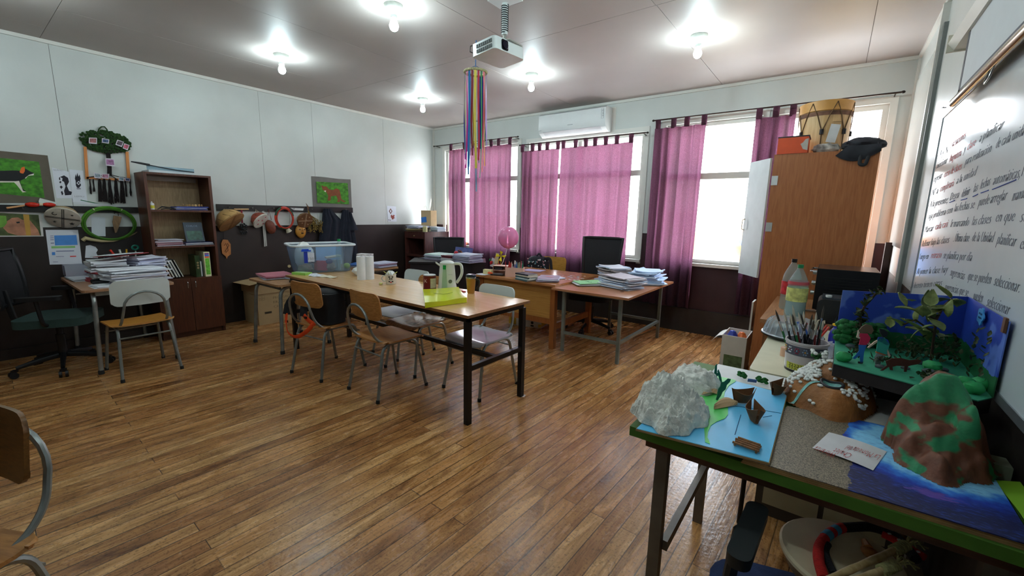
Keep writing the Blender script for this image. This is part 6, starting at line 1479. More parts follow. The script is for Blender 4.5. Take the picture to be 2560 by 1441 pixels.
for fn, p, q, s_, ink in ((wA, (235, 530), (380, 455), '- A y N', BI), (wA, (415, 400), (625, 250), 'evaluaciones', RI),
    (wA, (205, 690), (370, 600), '- Seleccionar', BI), (wA, (400, 590), (560, 500), 'Asignatura', RI), (wA, (600, 460), (620, 445), 'y', BI), (wA, (650, 425), (760, 355), 'clase', RI), (wA, (815, 312), (1150, 115), 'a planificar', BI),
    (wA, (165, 880), (300, 805), '- Ingresar', BI), (wA, (330, 800), (570, 685), 'curso de clases', RI), (wA, (615, 632), (978, 445), 'para realización', BI), (wA, (1045, 402), (1480, 190), 'de cada unidad', BI),
    (wA, (130, 1070), (240, 1020), '- N° a', BI), (wA, (275, 1000), (460, 920), 'completará', RI), (wA, (500, 892), (775, 765), 'a la unidad', BI),
    (wA, (110, 1222), (380, 1150), '- A la presente;', BI), (wA, (410, 1120), (530, 1080), 'Desea', BI), (wA, (570, 1080), (680, 1035), 'definir', BI), (wA, (735, 1010), (790, 985), 'las', BI), (wA, (830, 965), (965, 905), 'fechas', BI), (wA, (1005, 905), (1375, 800), 'automáticas,', BI), (wA, (1400, 785), (1470, 760), 'N', BI),
    (wA, (110, 1380), (440, 1290), 'siga problema con', BI), (wA, (470, 1275), (745, 1225), 'las fechas se', BI), (wA, (800, 1200), (1195, 1110), 'puede arreglar', BI), (wA, (1270, 1130), (1470, 1075), 'manual', BI),
    (wB, (260, 240), (400, 210), '- Marcar', BI), (wB, (430, 195), (600, 155), 'cada casi', RI), (wB, (640, 160), (890, 140), 'Ir marcando', BI), (wB, (935, 135), (1195, 105), 'las clases', BI), (wB, (1265, 85), (1520, 75), 'en que', BI), (wB, (1600, 90), (1690, 90), 'se', BI),
    (wB, (225, 432), (620, 375), '- Rellenar bajo las clases', BI), (wB, (680, 360), (895, 360), '. Última clase', BI), (wB, (940, 355), (1235, 370), 'de la Unidad', BI), (wB, (1275, 390), (1540, 432), 'planificar', BI), (wB, (1600, 462), (1690, 470), 'en', BI),
    (wB, (195, 605), (330, 600), '- Luego en', BI), (wB, (370, 590), (510, 585), 'retraso', RI), (wB, (540, 592), (930, 632), 'se planifica por día', BI),
    (wB, (150, 815), (600, 790), '- Al poner la clase hay', BI), (wB, (635, 828), (830, 890), 'sugerencias', BI), (wB, (880, 888), (1195, 950), 'que se pueden', BI), (wB, (1240, 965), (1590, 1070), 'seleccionar.', BI),
    (wB, (70, 1010), (520, 975), '- Al decreto tienen otras', BI), (wB, (560, 1030), (880, 1125), 'sugerencias que se', BI), (wB, (950, 1165), (1080, 1205), 'pueden', BI), (wB, (1140, 1250), (1450, 1385), 'seleccionar', BI)):
    wline(fn, p, q, s_, ink)
for p, q in (((410, 1145), (480, 1115)), ((570, 1112), (652, 1088)), ((735, 1062), (800, 1030)), ((845, 1012), (948, 975)), ((1005, 962), (1330, 830))):
    b = MB(); b.tube([wA(*p), wA(*q)], .0022, 4); b.build('underline', UI, T, world=True)
b = MB(); b.ball(wA(152, 855), (.004, .012, .012), 10); b.build('magnet', M((220, 222, 220), .3), T, world=True, smooth=True)
# projection screen above the whiteboard
T = thing('projection_screen', 'pull-down projection screen hanging above the whiteboard', 'projection screen', (.37, 1.4, 2.0))
e0 = at(2391, 107, 0, .37); e1 = at(2386, 257, 0, .375)
yc = (e0.y+e1.y)/2; zt, zl = e0.z, e1.z
b = MB(); b.prism([(.0, .035), (.05, .035), (.075, .0), (.05, -.035), (.0, -.035), (-.012, 0)], -e0.y, -.3, M=Matrix(((-1, 0, 0, .415), (0, 0, -1, 0), (0, 1, 0, zt), (0, 0, 0, 1))))
b.build('screen_case', M((196, 196, 186), .35, var=.03), T, world=True, bevel=.003)
b = MB(); b.box(.338, .428, e0.y, e0.y+.012, zt-.040, zt+.040); b.build('end_cap', M((214, 208, 190), .4), T, world=True, bevel=.003)
b = MB(); b.box(.3765, .3775, .32, e1.y-.06, zl, zt-.02); b.build('screen_fabric', M((190, 194, 196), .7, var=.02), T, world=True)
b = MB(); b.box(.3755, .3765, e1.y-.065, e1.y-.03, zl, zt-.02).box(.3755, .3765, .32, e1.y-.03, zl, zl+.045); b.build('black_border', M((42, 42, 50), .6), T, world=True)
b = MB(); b.tube([(.372, e1.y, zl), (.372, .3, zl)], .019, 14, flat=.8); b.build('weight_bar', M((176, 164, 146), .16, .9, var=.03), T, world=True, smooth=True)
b = MB(); yy = e1.y-.62; b.tube([(.372, yy-.03, zl-.018), (.366, yy-.03, zl-.05), (.362, yy, zl-.065), (.366, yy+.03, zl-.05), (.372, yy+.03, zl-.018)], .003, 6); b.build('pull_handle', M((170, 170, 165), .2, .9), T, world=True, smooth=True)
b = MB(); b.tube([(.42, 3.47, 2.02), (.40, 3.47, 2.02), (.40, 3.40, 2.01)], .002, 5); b.build('wall_nail', M((50, 46, 44), .5, .5), label='bent nail in the wall beyond the top corner of the whiteboard', cat='nail')

# ================================================================== tables by the right wall
TB = wood((66, 40, 28), (90, 56, 40), .4, (2, 30, 30)); LG = M((100, 92, 82), .5, .2, var=.25, vs=12)
T = thing('display_table', 'dark-edged table by the whiteboard carrying the school models', 'table', (.02, 1.6, 0))
b = MB(); b.box(-.385, .422, 1.215, 1.955, .685, .722); S(b, 'tabletop', TB, T, bevel=.006)
for x in (-.345, .36):
    for y in (1.27, 1.925):
        b = MB(); b.box(x-.018, x+.018, y-.018, y+.018, 0, .685); S(b, 'leg', LG, T, bevel=.003)
b = MB(); b.box(-.335, -.313, 1.29, 1.905, .30, .335); b.build('stretcher', LG, T, world=True, bevel=.002)
b = MB(); b.box(-.325, .34, 1.914, 1.936, .40, .435); b.build('stretcher', LG, T, world=True, bevel=.002)
GRN = M((70, 112, 32), .7, var=.2, vs=8)
b = MB(); b.box(-.425, .40, 1.178, 1.93, .7225, .752); b.build('green_board', GRN, label='green-painted board covering the display table', cat='board', bevel=.004)
# ocean model board
def ocean_mat():
    m = bpy.data.materials.new('painted_sea'); m.use_nodes = True; nt = m.node_tree; p = nt.nodes['Principled BSDF']; L = nt.links.new
    tc = nt.nodes.new('ShaderNodeTexCoord'); sp = nt.nodes.new('ShaderNodeSeparateXYZ'); nz = nt.nodes.new('ShaderNodeTexNoise'); nz.inputs['Scale'].default_value = 28; nz.inputs['Detail'].default_value = 5
    L(tc.outputs['Object'], sp.inputs[0]); L(tc.outputs['Object'], nz.inputs[0])
    # distance from the mountain gives surf, then blue, then night blue
    vs = nt.nodes.new('ShaderNodeVectorMath'); vs.operation = 'DISTANCE'; L(tc.outputs['Object'], vs.inputs[0]); vs.inputs[1].default_value = (.145, .10, .0)
    ad = nt.nodes.new('ShaderNodeMath'); ad.operation = 'MULTIPLY_ADD'; L(nz.outputs['Fac'], ad.inputs[0]); ad.inputs[1].default_value = .10; L(vs.outputs['Value'], ad.inputs[2])
    cr = nt.nodes.new('ShaderNodeValToRGB'); e = cr.color_ramp.elements
    e[0].position = .20; e[0].color = lin((140, 210, 250)); e[1].position = .32; e[1].color = lin((20, 24, 74))
    for q, c in ((.225, (50, 130, 226)), (.25, (26, 60, 176)), (.28, (20, 34, 110))): n = e.new(q); n.color = lin(c)
    L(ad.outputs[0], cr.inputs[0])
    n2 = nt.nodes.new('ShaderNodeTexNoise'); n2.inputs['Scale'].default_value = 120; n2.inputs['Detail'].default_value = 4
    mpp = nt.nodes.new('ShaderNodeMapping'); mpp.inputs['Scale'].default_value = (.5, 1.5, 1); L(tc.outputs['Object'], mpp.inputs[0]); L(mpp.outputs[0], n2.inputs[0])
    bl = nt.nodes.new('ShaderNodeMix'); bl.data_type = 'RGBA'; r2 = nt.nodes.new('ShaderNodeValToRGB'); r2.color_ramp.elements[0].position = .52; r2.color_ramp.elements[1].position = .68; L(n2.outputs['Fac'], r2.inputs[0]); 
    ml = nt.nodes.new('ShaderNodeMath'); ml.operation = 'MULTIPLY'; L(r2.outputs[0], ml.inputs[0]); ml.inputs[1].default_value = .5
    L(ml.outputs[0], bl.inputs[0]); L(cr.outputs[0], bl.inputs[6]); bl.inputs[7].default_value = lin((50, 90, 190))
    # sand on the left part
    sd = nt.nodes.new('ShaderNodeTexNoise'); sd.inputs['Scale'].default_value = 420; sd.inputs['Detail'].default_value = 5; L(tc.outputs['Object'], sd.inputs[0])
    rs = nt.nodes.new('ShaderNodeValToRGB'); rs.color_ramp.elements[0].position = .35; rs.color_ramp.elements[1].position = .65; rs.color_ramp.elements[0].color = lin((58, 51, 44)); rs.color_ramp.elements[1].color = lin((156, 141, 118)); L(sd.outputs['Fac'], rs.inputs[0])
    a2 = nt.nodes.new('ShaderNodeMath'); a2.operation = 'MULTIPLY_ADD'; L(nz.outputs['Fac'], a2.inputs[0]); a2.inputs[1].default_value = .05; L(sp.outputs['X'], a2.inputs[2])
    st = nt.nodes.new('ShaderNodeMath'); st.operation = 'GREATER_THAN'; L(a2.outputs[0], st.inputs[0]); st.inputs[1].default_value = -.005
    mx = nt.nodes.new('ShaderNodeMix'); mx.data_type = 'RGBA'; L(st.outputs[0], mx.inputs[0]); L(rs.outputs[0], mx.inputs[6]); L(bl.outputs[2], mx.inputs[7]); 
    # purple shoal
    v3 = nt.nodes.new('ShaderNodeVectorMath'); v3.operation = 'DISTANCE'; m3 = nt.nodes.new('ShaderNodeMapping'); m3.inputs['Location'].default_value = (-.12, .28, 0); m3.inputs['Scale'].default_value = (1, 2.4, 1); L(tc.outputs['Object'], m3.inputs[0]); L(m3.outputs[0], v3.inputs[0]); v3.inputs[1].default_value = (0, 0, 0)
    a3 = nt.nodes.new('ShaderNodeMath'); a3.operation = 'MULTIPLY_ADD'; L(n2.outputs['Fac'], a3.inputs[0]); a3.inputs[1].default_value = .12; L(v3.outputs['Value'], a3.inputs[2])
    l3 = nt.nodes.new('ShaderNodeMath'); l3.operation = 'LESS_THAN'; L(a3.outputs[0], l3.inputs[0]); l3.inputs[1].default_value = .10
    mx3 = nt.nodes.new('ShaderNodeMix'); mx3.data_type = 'RGBA'; L(l3.outputs[0], mx3.inputs[0]); L(mx.outputs[2], mx3.inputs[6]); mx3.inputs[7].default_value = lin((96, 70, 160))
    L(mx3.outputs[2], p.inputs['Base Color']); p.inputs['Roughness'].default_value = .5
    bp = nt.nodes.new('ShaderNodeBump'); bp.inputs['Strength'].default_value = .3; bp.inputs['Distance'].default_value = .002; L(sd.outputs['Fac'], bp.inputs['Height']); L(bp.outputs[0], p.inputs['Normal'])
    return m
T = thing('sea_model_board', 'cardboard model base painted with grey sand and dark blue sea', 'model', (.13, 1.40, .7525))
b = MB(); b.prism([(-.255, -.227), (.255, -.210), (.255, .235), (.04, .245), (-.185, .218)], .013, .0155); b.build('painted_top', ocean_mat(), T)
b = MB(); 
for k in range(3): b.prism([(-.252+.002*k, -.227), (.255, -.21+.001*k), (.255, .235), (.04, .245), (-.183, .218)], .0045*k, .0045*k+.0036)
b.build('cardboard_base', M((150, 116, 72), .85, var=.2, vs=30), T)
OZ = .7685
# name card
def cl_(x, y): return (2000+x/4.004, 900+y/4.004)
P = [atz(*cl_(*q), OZ) for q in ((122, 886), (732, 1112), (868, 922), (290, 728))]
T = thing('name_card', 'white card with red handwriting lying across sand and sea', 'card', sum(P, Vector())/4)
b = MB(); n_ = 8
b.grid(lambda u, v: tuple(P[0].lerp(P[1], u).lerp(P[3].lerp(P[2], u), v)+Vector((0, 0, .001+.004*math.sin(PI*u)))), n_, 4, .0006); b.build('card', M((206, 204, 206), .6), T, world=True)
RW_ = M((190, 50, 50), .6, var=0)
ux_, uy_ = (P[0]-P[1]), (P[0]-P[3])
for s_, fu, fv, w_ in (('La Moneda', .02, .64, .42), ('del', .46, .60, .10), ('Chalet', .40, .28, .28), ('Witranza', .60, .06, .34)):
    # written upside down towards the camera: starts at the far right corner
    o_ = P[2]+(P[3]-P[2])*fu+(P[1]-P[2])*(1-fv)*.95
    o_ = P[1]+(P[0]-P[1])*fu+(P[2]-P[1])*fv; b = MB()
    add_text(b, s_, .052, basis(o_+Vector((0, 0, .0065)), (P[0]-P[1]), (P[1]-P[2])), width=w_*(P[0]-P[1]).length, th=.0002); b.build('handwriting', RW_, T, world=True)
# painted mountain
def rockmat(c1, c2, th_=.5, sc=6, seed=0, rough=.6):
    m = bpy.data.materials.new('painted_rock'); m.use_nodes = True; nt = m.node_tree; p = nt.nodes['Principled BSDF']; L = nt.links.new
    tc = nt.nodes.new('ShaderNodeTexCoord'); mp = nt.nodes.new('ShaderNodeMapping'); mp.inputs['Location'].default_value = (seed, seed, 0); mp.inputs['Scale'].default_value = (1, 1, 1.6); L(tc.outputs['Object'], mp.inputs[0])
    nz = nt.nodes.new('ShaderNodeTexNoise'); nz.inputs['Scale'].default_value = sc; nz.inputs['Detail'].default_value = 2.5; L(mp.outputs[0], nz.inputs[0])
    r = nt.nodes.new('ShaderNodeValToRGB'); e = r.color_ramp.elements; e[0].position = th_-.02; e[1].position = th_+.03; e[0].color = lin(c1); e[1].color = lin(c2); L(nz.outputs['Fac'], r.inputs[0])
    n2 = nt.nodes.new('ShaderNodeTexNoise'); n2.inputs['Scale'].default_value = 45; n2.inputs['Detail'].default_value = 5; L(tc.outputs['Object'], n2.inputs[0])
    r2 = nt.nodes.new('ShaderNodeValToRGB'); r2.color_ramp.elements[0].position = .3; r2.color_ramp.elements[0].color = (.6, .6, .6, 1); r2.color_ramp.elements[1].color = (1, 1, 1, 1); r2.color_ramp.elements[1].position = .6; L(n2.outputs['Fac'], r2.inputs[0])
    mm = nt.nodes.new('ShaderNodeMix'); mm.data_type = 'RGBA'; mm.blend_type = 'MULTIPLY'; mm.inputs[0].default_value = .7; L(r.outputs[0], mm.inputs[6]); L(r2.outputs[0], mm.inputs[7]); L(mm.outputs[2], p.inputs['Base Color'])
    p.inputs['Roughness'].default_value = rough; bp = nt.nodes.new('ShaderNodeBump'); bp.inputs['Strength'].default_value = .5; bp.inputs['Distance'].default_value = .006; L(n2.outputs['Fac'], bp.inputs['Height']); L(bp.outputs[0], p.inputs['Normal'])
    return m
def hill(fnh, x0, x1, y0, y1, nx=60, ny=60):
    """height field closed to the base: fnh(x, y) -> height, trimmed where it is zero"""
    b = MB()
    V = {}
    for i in range(nx+1):
        for j in range(ny+1):
            x, y = x0+(x1-x0)*i/nx, y0+(y1-y0)*j/ny; V[i, j] = (x, y, fnh(x, y))
    vv = {}
    def gv(k, z=None):
        kk = (k, z is None)
        if kk not in vv: q = V[k]; vv[kk] = b.bm.verts.new((q[0], q[1], max(q[2], 0) if z is None else 0))
        return vv[kk]
    live = {(i, j) for i in range(nx) for j in range(ny) if max(V[i, j][2], V[i+1, j][2], V[i+1, j+1][2], V[i, j+1][2]) > 0}
    for i, j in live:
        b.bm.faces.new((gv((i, j)), gv((i+1, j)), gv((i+1, j+1)), gv((i, j+1))))
    return b
def mtn(x, y):
    dx, dy = (x-.285)/.105, (y-1.50)/.135
    a = math.atan2(dy, dx); rr = math.hypot(dx, dy)/(1+.13*math.sin(3*a+1)+.07*math.sin(7*a))
    if rr > 1: return -1
    q = math.hypot((x-.275)/.105, (y-1.535)/.125); h = .125*max(0, 1-q**2.4)+.06*(1-rr**5)
    h += .035*max(0, 1-math.hypot((x-.285)/.06, (y-1.55)/.06))-.030*math.exp(-((y-1.47)/.018)**2)*(x < .30)+.075*mnoise.noise(Vector((x*13, y*13, 1)))*(1-rr**3)+.035*mnoise.noise(Vector((x*32, y*32, 4)))
    return max(.0008, min(h, .215))
b = hill(mtn, .15, .42, 1.34, 1.68); o = b.build('painted_mountain', rockmat((122, 70, 46), (44, 140, 90), .55, 12, 3.1), label='tall brown and green painted mountain model standing in the sea', cat='model', smooth=60); o.location.z = OZ+.0005
# blue board with green shore
T = thing('bay_model_board', 'blue and green painted cardboard bay model at the table corner', 'model', (-.22, 1.43, OZ))
BLU = M((96, 196, 246), .45, var=.05); SHG = M((84, 206, 96), .5, var=.15, vs=12)
bz = .006
b = MB(); b.prism([(-.170, -.300), (.160, -.255), (.158, .275), (-.115, .310), (-.16, .0)], 0, bz); b.build('cardboard_base', M((160, 130, 90), .8), T)
b = MB(); b.prism([(-.168, -.298), (.158, -.253), (.156, .273), (-.113, .308), (-.158, .0)], bz, bz+.0015); b.build('blue_water', BLU, T)
def sh(px_, py_): v = atz(1560+px_/4.004, 880+py_/4.004, OZ+bz+.002); return (v.x+.22, v.y-1.43)
b = MB(); b.prism([sh(*q) for q in ((812, 905), (862, 925), (850, 890), (835, 860), (842, 800), (870, 740), (930, 700), (1010, 670), (1040, 630), (1040, 560), (1000, 470), (1010, 400), (1050, 340), (1115, 300), (1120, 285), (800, 215), (700, 330), (640, 380), (720, 480), (780, 620), (800, 720))], bz+.0016, bz+.0030); b.build('green_shore', SHG, T)
b = MB()
for p_, q_ in (((1170, 630), (1110, 830)), ((1110, 540), (1570, 615)), ((1390, 655), (1480, 640))):
    P0, P1 = sh(*p_), sh(*q_); b.tube([(P0[0], P0[1], bz+.0016), (P1[0], P1[1], bz+.0016)], .0012, 4)
b.build('cardboard_crease', M((30, 110, 160), .5), T)
BZ = OZ+bz+.0032
def cs(x, y, z=BZ): return atz(1560+x/4.004, 880+y/4.004, z)
# papier-mache rocks
GRK = M((222, 222, 214), .8, var=.16, vs=30, bump=.9, bs=60)
def rk1(x, y):
    dx, dy = (x+.335)/.100, (y-1.275)/.125; a = math.atan2(dy, dx); rr = math.hypot(dx, dy)/(1+.10*math.sin(4*a)+.06*math.sin(9*a+2))
    if rr > 1: return -1
    h = .045*(1-rr**5)+.075*max(0, 1-math.hypot((x+.375)/.08, (y-1.30)/.10))**.8+.03*max(0, 1-math.hypot((x+.30)/.07, (y-1.34)/.09))
    n = mnoise.noise(Vector((x*30, y*30, 2))); n2 = mnoise.noise(Vector((x*75, y*75, 5)))
    return max(.0008, h+.030*abs(n)+.016*abs(n2)+.008*mnoise.noise(Vector((x*150, y*150, 1))))
def rk2(x, y):
    dx, dy = (x+.350)/.085, (y-1.58)/.130; a = math.atan2(dy, dx); rr = math.hypot(dx, dy)/(1+.10*math.sin(3*a+1)+.05*math.sin(8*a))
    if rr > 1: return -1
    return max(.0008, .050*(1-rr**4)+.020*abs(mnoise.noise(Vector((x*28, y*28, 8))))+.010*mnoise.noise(Vector((x*70, y*70, 3))))
b = hill(rk1, -.47, -.19, 1.12, 1.48, 110, 110); o = b.build('paper_rock', GRK, label='large crumpled grey paper mountain at the near corner of the table', cat='model', smooth=True); o.location.z = BZ
b = hill(rk2, -.47, -.24, 1.43, 1.74, 90, 90); o = b.build('paper_rock', GRK, label='lower grey paper mountain behind the large crumpled one', cat='model', smooth=True); o.location.z = BZ
# cardboard boats
BC_ = M((104, 66, 32), .7, var=.2, vs=40); BCE = M((190, 160, 110), .8)
def boat(label, loc, rz, s_, tilt=0):
    T = thing('paper_boat', label, 'boat', loc, rz, 'brown cardboard boats on the bay')
    def side(sg): return lambda u, v: ((u-.5)*.075*s_*(1-.32*(1-v)), sg*(.004+.020*s_*math.sin(PI*u)*(.35+.65*v)), (.002+.030*s_*v+.014*s_*v*(2*u-1)**2))
    b = MB(); b.grid(side(1), 12, 4, -.0015); b.grid(side(-1), 12, 4, .0015); b.grid(lambda u, v: ((u-.5)*.050*s_, (v-.5)*(.008+.014*s_*math.sin(PI*u)), .003), 8, 2, .001); b.build('hull', BC_, T, smooth=True)
    b = MB(); b.cb((0, 0, .016*s_), (.012*s_, .030*s_, .0015)); b.build('thwart', M((86, 54, 26), .7), T)
    return T
boat('brown cardboard boat nearest the raft', cs(1295, 700)+Vector((0, .012, 0)), 1.9, 1.15)
boat('brown cardboard boat pointing right beside the pale whale shapes', cs(1185, 505), .75, 1.1)
boat('brown cardboard boat at the far right corner of the blue board', cs(1545, 425)+Vector((-.004, .0, 0)), 1.2, 1.1)
T = thing('stick_raft', 'little raft of brown sticks on the near edge of the blue board', 'raft', cs(1235, 950), -.12)
ST = wood((120, 78, 40), (150, 100, 56), .6, (60, 10, 10))
for k in range(4):
    b = MB(); b.tube([(-.032+.003*(k % 2), -.018+.012*k, .0075), (.032-.002*k, -.018+.012*k, .0075)], .0038, 6); b.build('stick', ST, T, smooth=True)
for x in (-.026, .026): b = MB(); b.tube([(x, -.022, .003), (x, .022, .003)], .003, 6); b.build('stick', ST, T, smooth=True)
# cut-out whales and trees
KR = M((190, 158, 118), .8, var=.08)
b = MB(); b.grid(lambda u, v: tuple(cs(900+235*u, 585-100*math.sin(PI*min(1, u*.9+.1))*v-45*u)+Vector((0, 0, .003+.012*math.sin(PI*v)))), 10, 4, .0012); b.build('cardboard_whale', KR, label='flat tan cardboard whale by the water on the green shore', cat='cut-out')
b = MB(); b.grid(lambda u, v: tuple(cs(760+170*u, 430+40*math.sin(5*u)*.3-40*v+14*u)+Vector((0, 0, .003+.010*math.sin(PI*v+u*3)**2))), 10, 4, .0012); b.build('cardboard_whale', KR, label='crumpled tan cardboard shape on the green shore', cat='cut-out')
DG = M((20, 110, 86), .6, var=.1)
def cut(label, pts, base, sc_, th_=.002, rz=.64):
    T = thing('paper_plant', label, 'cut-out', base, rz, 'dark green paper plants on the shore')
    b = MB(); b.prism([(x*sc_, y*sc_) for x, y in pts], -th_/2, th_/2, M=rotm(PI/2, 0, 0)); b.build('leaf', DG, T); return T
cut('dark green paper plant, upright cross shape', [(0, 0), (.012, .004), (.014, .030), (.028, .055), (.026, .062), (.016, .052), (.012, .095), (.006, .088), (.004, .050), (-.01, .030), (-.004, .026)], cs(880, 330), .85)
cut('dark green paper leaf leaning behind the cross-shaped plant', [(0, 0), (.008, .0), (-.004, .040), (-.014, .060), (-.018, .052), (-.012, .030)], cs(965, 315), .9)
cut('dark green paper seahorse-like plant with wavy edge', [(0, 0), (.006, -.002), (.016, .016), (.020, .030), (.030, .040), (.032, .056), (.042, .068), (.044, .078), (.034, .080), (.022, .068), (.012, .066), (.010, .050), (.004, .040), (.004, .024)], cs(920, 480), .95)
# white board with bits behind the bay model
b = MB(); b.box(-.33, -.02, 1.755, 1.93, .7525, .762); b.build('foam_board', M((214, 216, 214), .6), label='white foam board edge showing behind the blue bay model', cat='board')
for i, (px_, py_) in enumerate(((1853, 946), (1905, 958))):
    b = MB(); v = atz(px_, py_, .765); r = random.Random(i)
    for k in range(14): b.ball(v+Vector((r.uniform(-.018, .018), r.uniform(-.008, .008), .006+r.uniform(0, .014))), (.008, .006, .006), 6)
    b.build('green_bush', M((20, 100, 34), .7, var=.4, vs=80), label='small dark green crumpled bush behind the blue board, '+('left' if i == 0 else 'right beside the far boat'), cat='bush')
b = MB(); b.cb(atz(1880, 956, .766)+Vector((0, 0, .006)), (.03, .004, .014), rot=(.5, 0, .3)); b.build('blue_card', M((50, 100, 160), .5), label='small folded blue card between the two green bushes', cat='card')
# snow mountain with white foam balls
def sn(x, y):
    dx, dy = (x-.05)/.128, (y-1.79)/.20; a = math.atan2(dy, dx); rr = math.hypot(dx, dy)/(1+.08*math.sin(4*a+.5))
    if rr > 1: return -1
    h = .088*(1-rr**6)+.035*max(0, 1-math.hypot((x-.06)/.09, (y-1.86)/.10))-.022*math.exp(-((x-.055)/.028)**2-((y-1.71)/.035)**2)
    return max(.0008, h+.010*mnoise.noise(Vector((x*26, y*26, 6))))
SZ = .7625
T = thing('snow_mountain_model', 'brown mountain model with turquoise lake and white foam snow', 'model', (.045, 1.79, SZ))
b = hill(sn, -.10, .19, 1.57, 2.0); b.build('mountain_body', M((150, 94, 42), .6, var=.3, vs=14, bump=.5, bs=60), T, smooth=True, world=False)
_o = COL.objects[-1]; _m = _o.data
for v in _m.vertices: v.co.x -= .045; v.co.y -= 1.79
LK = M((130, 190, 184), .5, var=.35, vs=40)
b = MB(); b.grid(lambda u, v: (.010+.026*(.15+.85*u)*math.cos(2*PI*v), -.08+.030*(.15+.85*u)*math.sin(2*PI*v), sn(.055+.026*u*math.cos(2*PI*v), 1.71+.030*u*math.sin(2*PI*v))+.003), 5, 20); b.build('lake', LK, T, smooth=True)
b = MB(); b.tube([(.010+.030*math.cos(a), -.08+.034*math.sin(a), sn(.055+.030*math.cos(a), 1.71+.034*math.sin(a))+.003) for a in [2*PI*k/24 for k in range(24)]], .005, 6, closed=True); b.build('lake_shore', M((50, 50, 56), .6, var=.4, vs=60), T, smooth=True)
b = MB(); pts = [(-.02-.012*k, -.085-.009*k) for k in range(7)]
b.grid(lambda u, v: (pts[0][0]+(pts[-1][0]-pts[0][0])*u+(v-.5)*.016, pts[0][1]+(pts[-1][1]-pts[0][1])*u, max(.002, sn(.045+pts[0][0]+(pts[-1][0]-pts[0][0])*u+(v-.5)*.016, 1.79+pts[0][1]+(pts[-1][1]-pts[0][1])*u))+.003), 10, 3); b.build('stream', LK, T, smooth=True)
r = random.Random(8); SN = M((226, 226, 222), .7, var=.03); k = 0
b = MB(); cnt = 0
while cnt < 520:
    x, y = r.uniform(-.09, .18), r.uniform(1.6, 1.99); h = sn(x, y)
    if h < .01: continue
    keep = (y > 1.84 or (x < .02 and y > 1.70) or (abs(x-.115) < .035 and r.random() < .6 and y > 1.66) or r.random() < .06)
    if math.hypot(x-.055, y-1.71) < .045: keep = False
    if not keep: continue
    cnt += 1; b.ball((x-.045, y-1.79, h+.004), (.0065, .0065, .005), 7)
b.build('foam_snow', SN, T, smooth=True, kind='stuff')
b = MB()
for k in range(18): b.ball((-.035+r.uniform(-.02, .02), .12+r.uniform(-.02, .02), .10+r.uniform(0, .03)), (.008, .008, .007), 6)
b.build('green_tuft', M((24, 84, 30), .7, var=.4, vs=80), T)
b = MB()
for k in range(9): b.ball((-.035+r.uniform(-.022, .022), .11+r.uniform(-.02, .02), .122+r.uniform(0, .015)), (.008, .008, .006), 7)
b.build('foam_blossom', SN, T, smooth=True)
# white rounded board, grey-green box, lime sheet at the wall side
P = [atz(*q, .757) for q in ((2148, 1000), (2165, 978), (2195, 966), (2225, 963), (2258, 970), (2290, 990), (2330, 1020), (2400, 1060), (2440, 1085), (2440, 1095), (2300, 1085), (2150, 1050))]
b = MB(); b.prism([(min(p.x, .40), p.y) for p in P], .7525, .7595); b.build('white_rounded_board', M((236, 236, 232), .35, var=.02), label='white rounded panel with pencil lines behind the painted mountain', cat='panel', bevel=.002)
b = MB(); b.box(.388, .42, 1.50, 1.56, .7225, .79); b.build('sponge', M((120, 126, 104), .8, var=.1), label='grey-green board eraser against the wall beside the mountain', cat='eraser', bevel=.004)
b = MB(); b.grid(lambda u, v: (.388+.038*u, 1.20+.27*v, .768+.012*u+.006*math.sin(5*v)), 3, 8, .002); b.build('lime_sheet', M((130, 180, 40), .7, var=.05), label='lime green felt sheet at the wall side of the sea model', cat='sheet')

# ================================================================== forest diorama
DZ0 = .915
T = thing('forest_diorama', 'folded card diorama of a blue sky and green forest with tree leaves', 'diorama', (.22, 1.85, DZ0-.045))
SKY = bpy.data.materials.new('painted_sky'); SKY.use_nodes = True; nt = SKY.node_tree; p = nt.nodes['Principled BSDF']; L = nt.links.new
tc = nt.nodes.new('ShaderNodeTexCoord'); nz = nt.nodes.new('ShaderNodeTexNoise'); nz.inputs['Scale'].default_value = 9; nz.inputs['Detail'].default_value = 3; L(tc.outputs['Object'], nz.inputs[0])
r1 = nt.nodes.new('ShaderNodeValToRGB'); r1.color_ramp.elements[0].position = .54; r1.color_ramp.elements[1].position = .58; r1.color_ramp.elements[0].color = lin((36, 66, 168)); r1.color_ramp.elements[1].color = lin((88, 118, 200)); L(nz.outputs['Fac'], r1.inputs[0])
sp = nt.nodes.new('ShaderNodeSeparateXYZ'); L(tc.outputs['Object'], sp.inputs[0]); ad = nt.nodes.new('ShaderNodeMath'); ad.operation = 'MULTIPLY_ADD'; L(nz.outputs['Fac'], ad.inputs[0]); ad.inputs[1].default_value = .10; L(sp.outputs['Z'], ad.inputs[2])
lt = nt.nodes.new('ShaderNodeMath'); lt.operation = 'LESS_THAN'; L(ad.outputs[0], lt.inputs[0]); lt.inputs[1].default_value = .155
mx_ = nt.nodes.new('ShaderNodeMix'); mx_.data_type = 'RGBA'; L(lt.outputs[0], mx_.inputs[0]); L(r1.outputs[0], mx_.inputs[6]); mx_.inputs[7].default_value = lin((26, 92, 50)); L(mx_.outputs[2], p.inputs['Base Color']); p.inputs['Roughness'].default_value = .45
A_, B_, C_, D_, E_ = Vector((.051, 1.715, 0)), Vector((.054, 2.05, 0)), Vector((.398, 2.10, 0)), Vector((.396, 1.655, 0)), Vector((.36, 1.60, 0))
b = MB(); b.prism([(A_.x, A_.y), (B_.x, B_.y), (C_.x, C_.y), (D_.x, D_.y), (E_.x, E_.y)], DZ0-.003, DZ0); b.build('green_floor', M((56, 150, 116), .6, var=.15, vs=20), T, world=True)
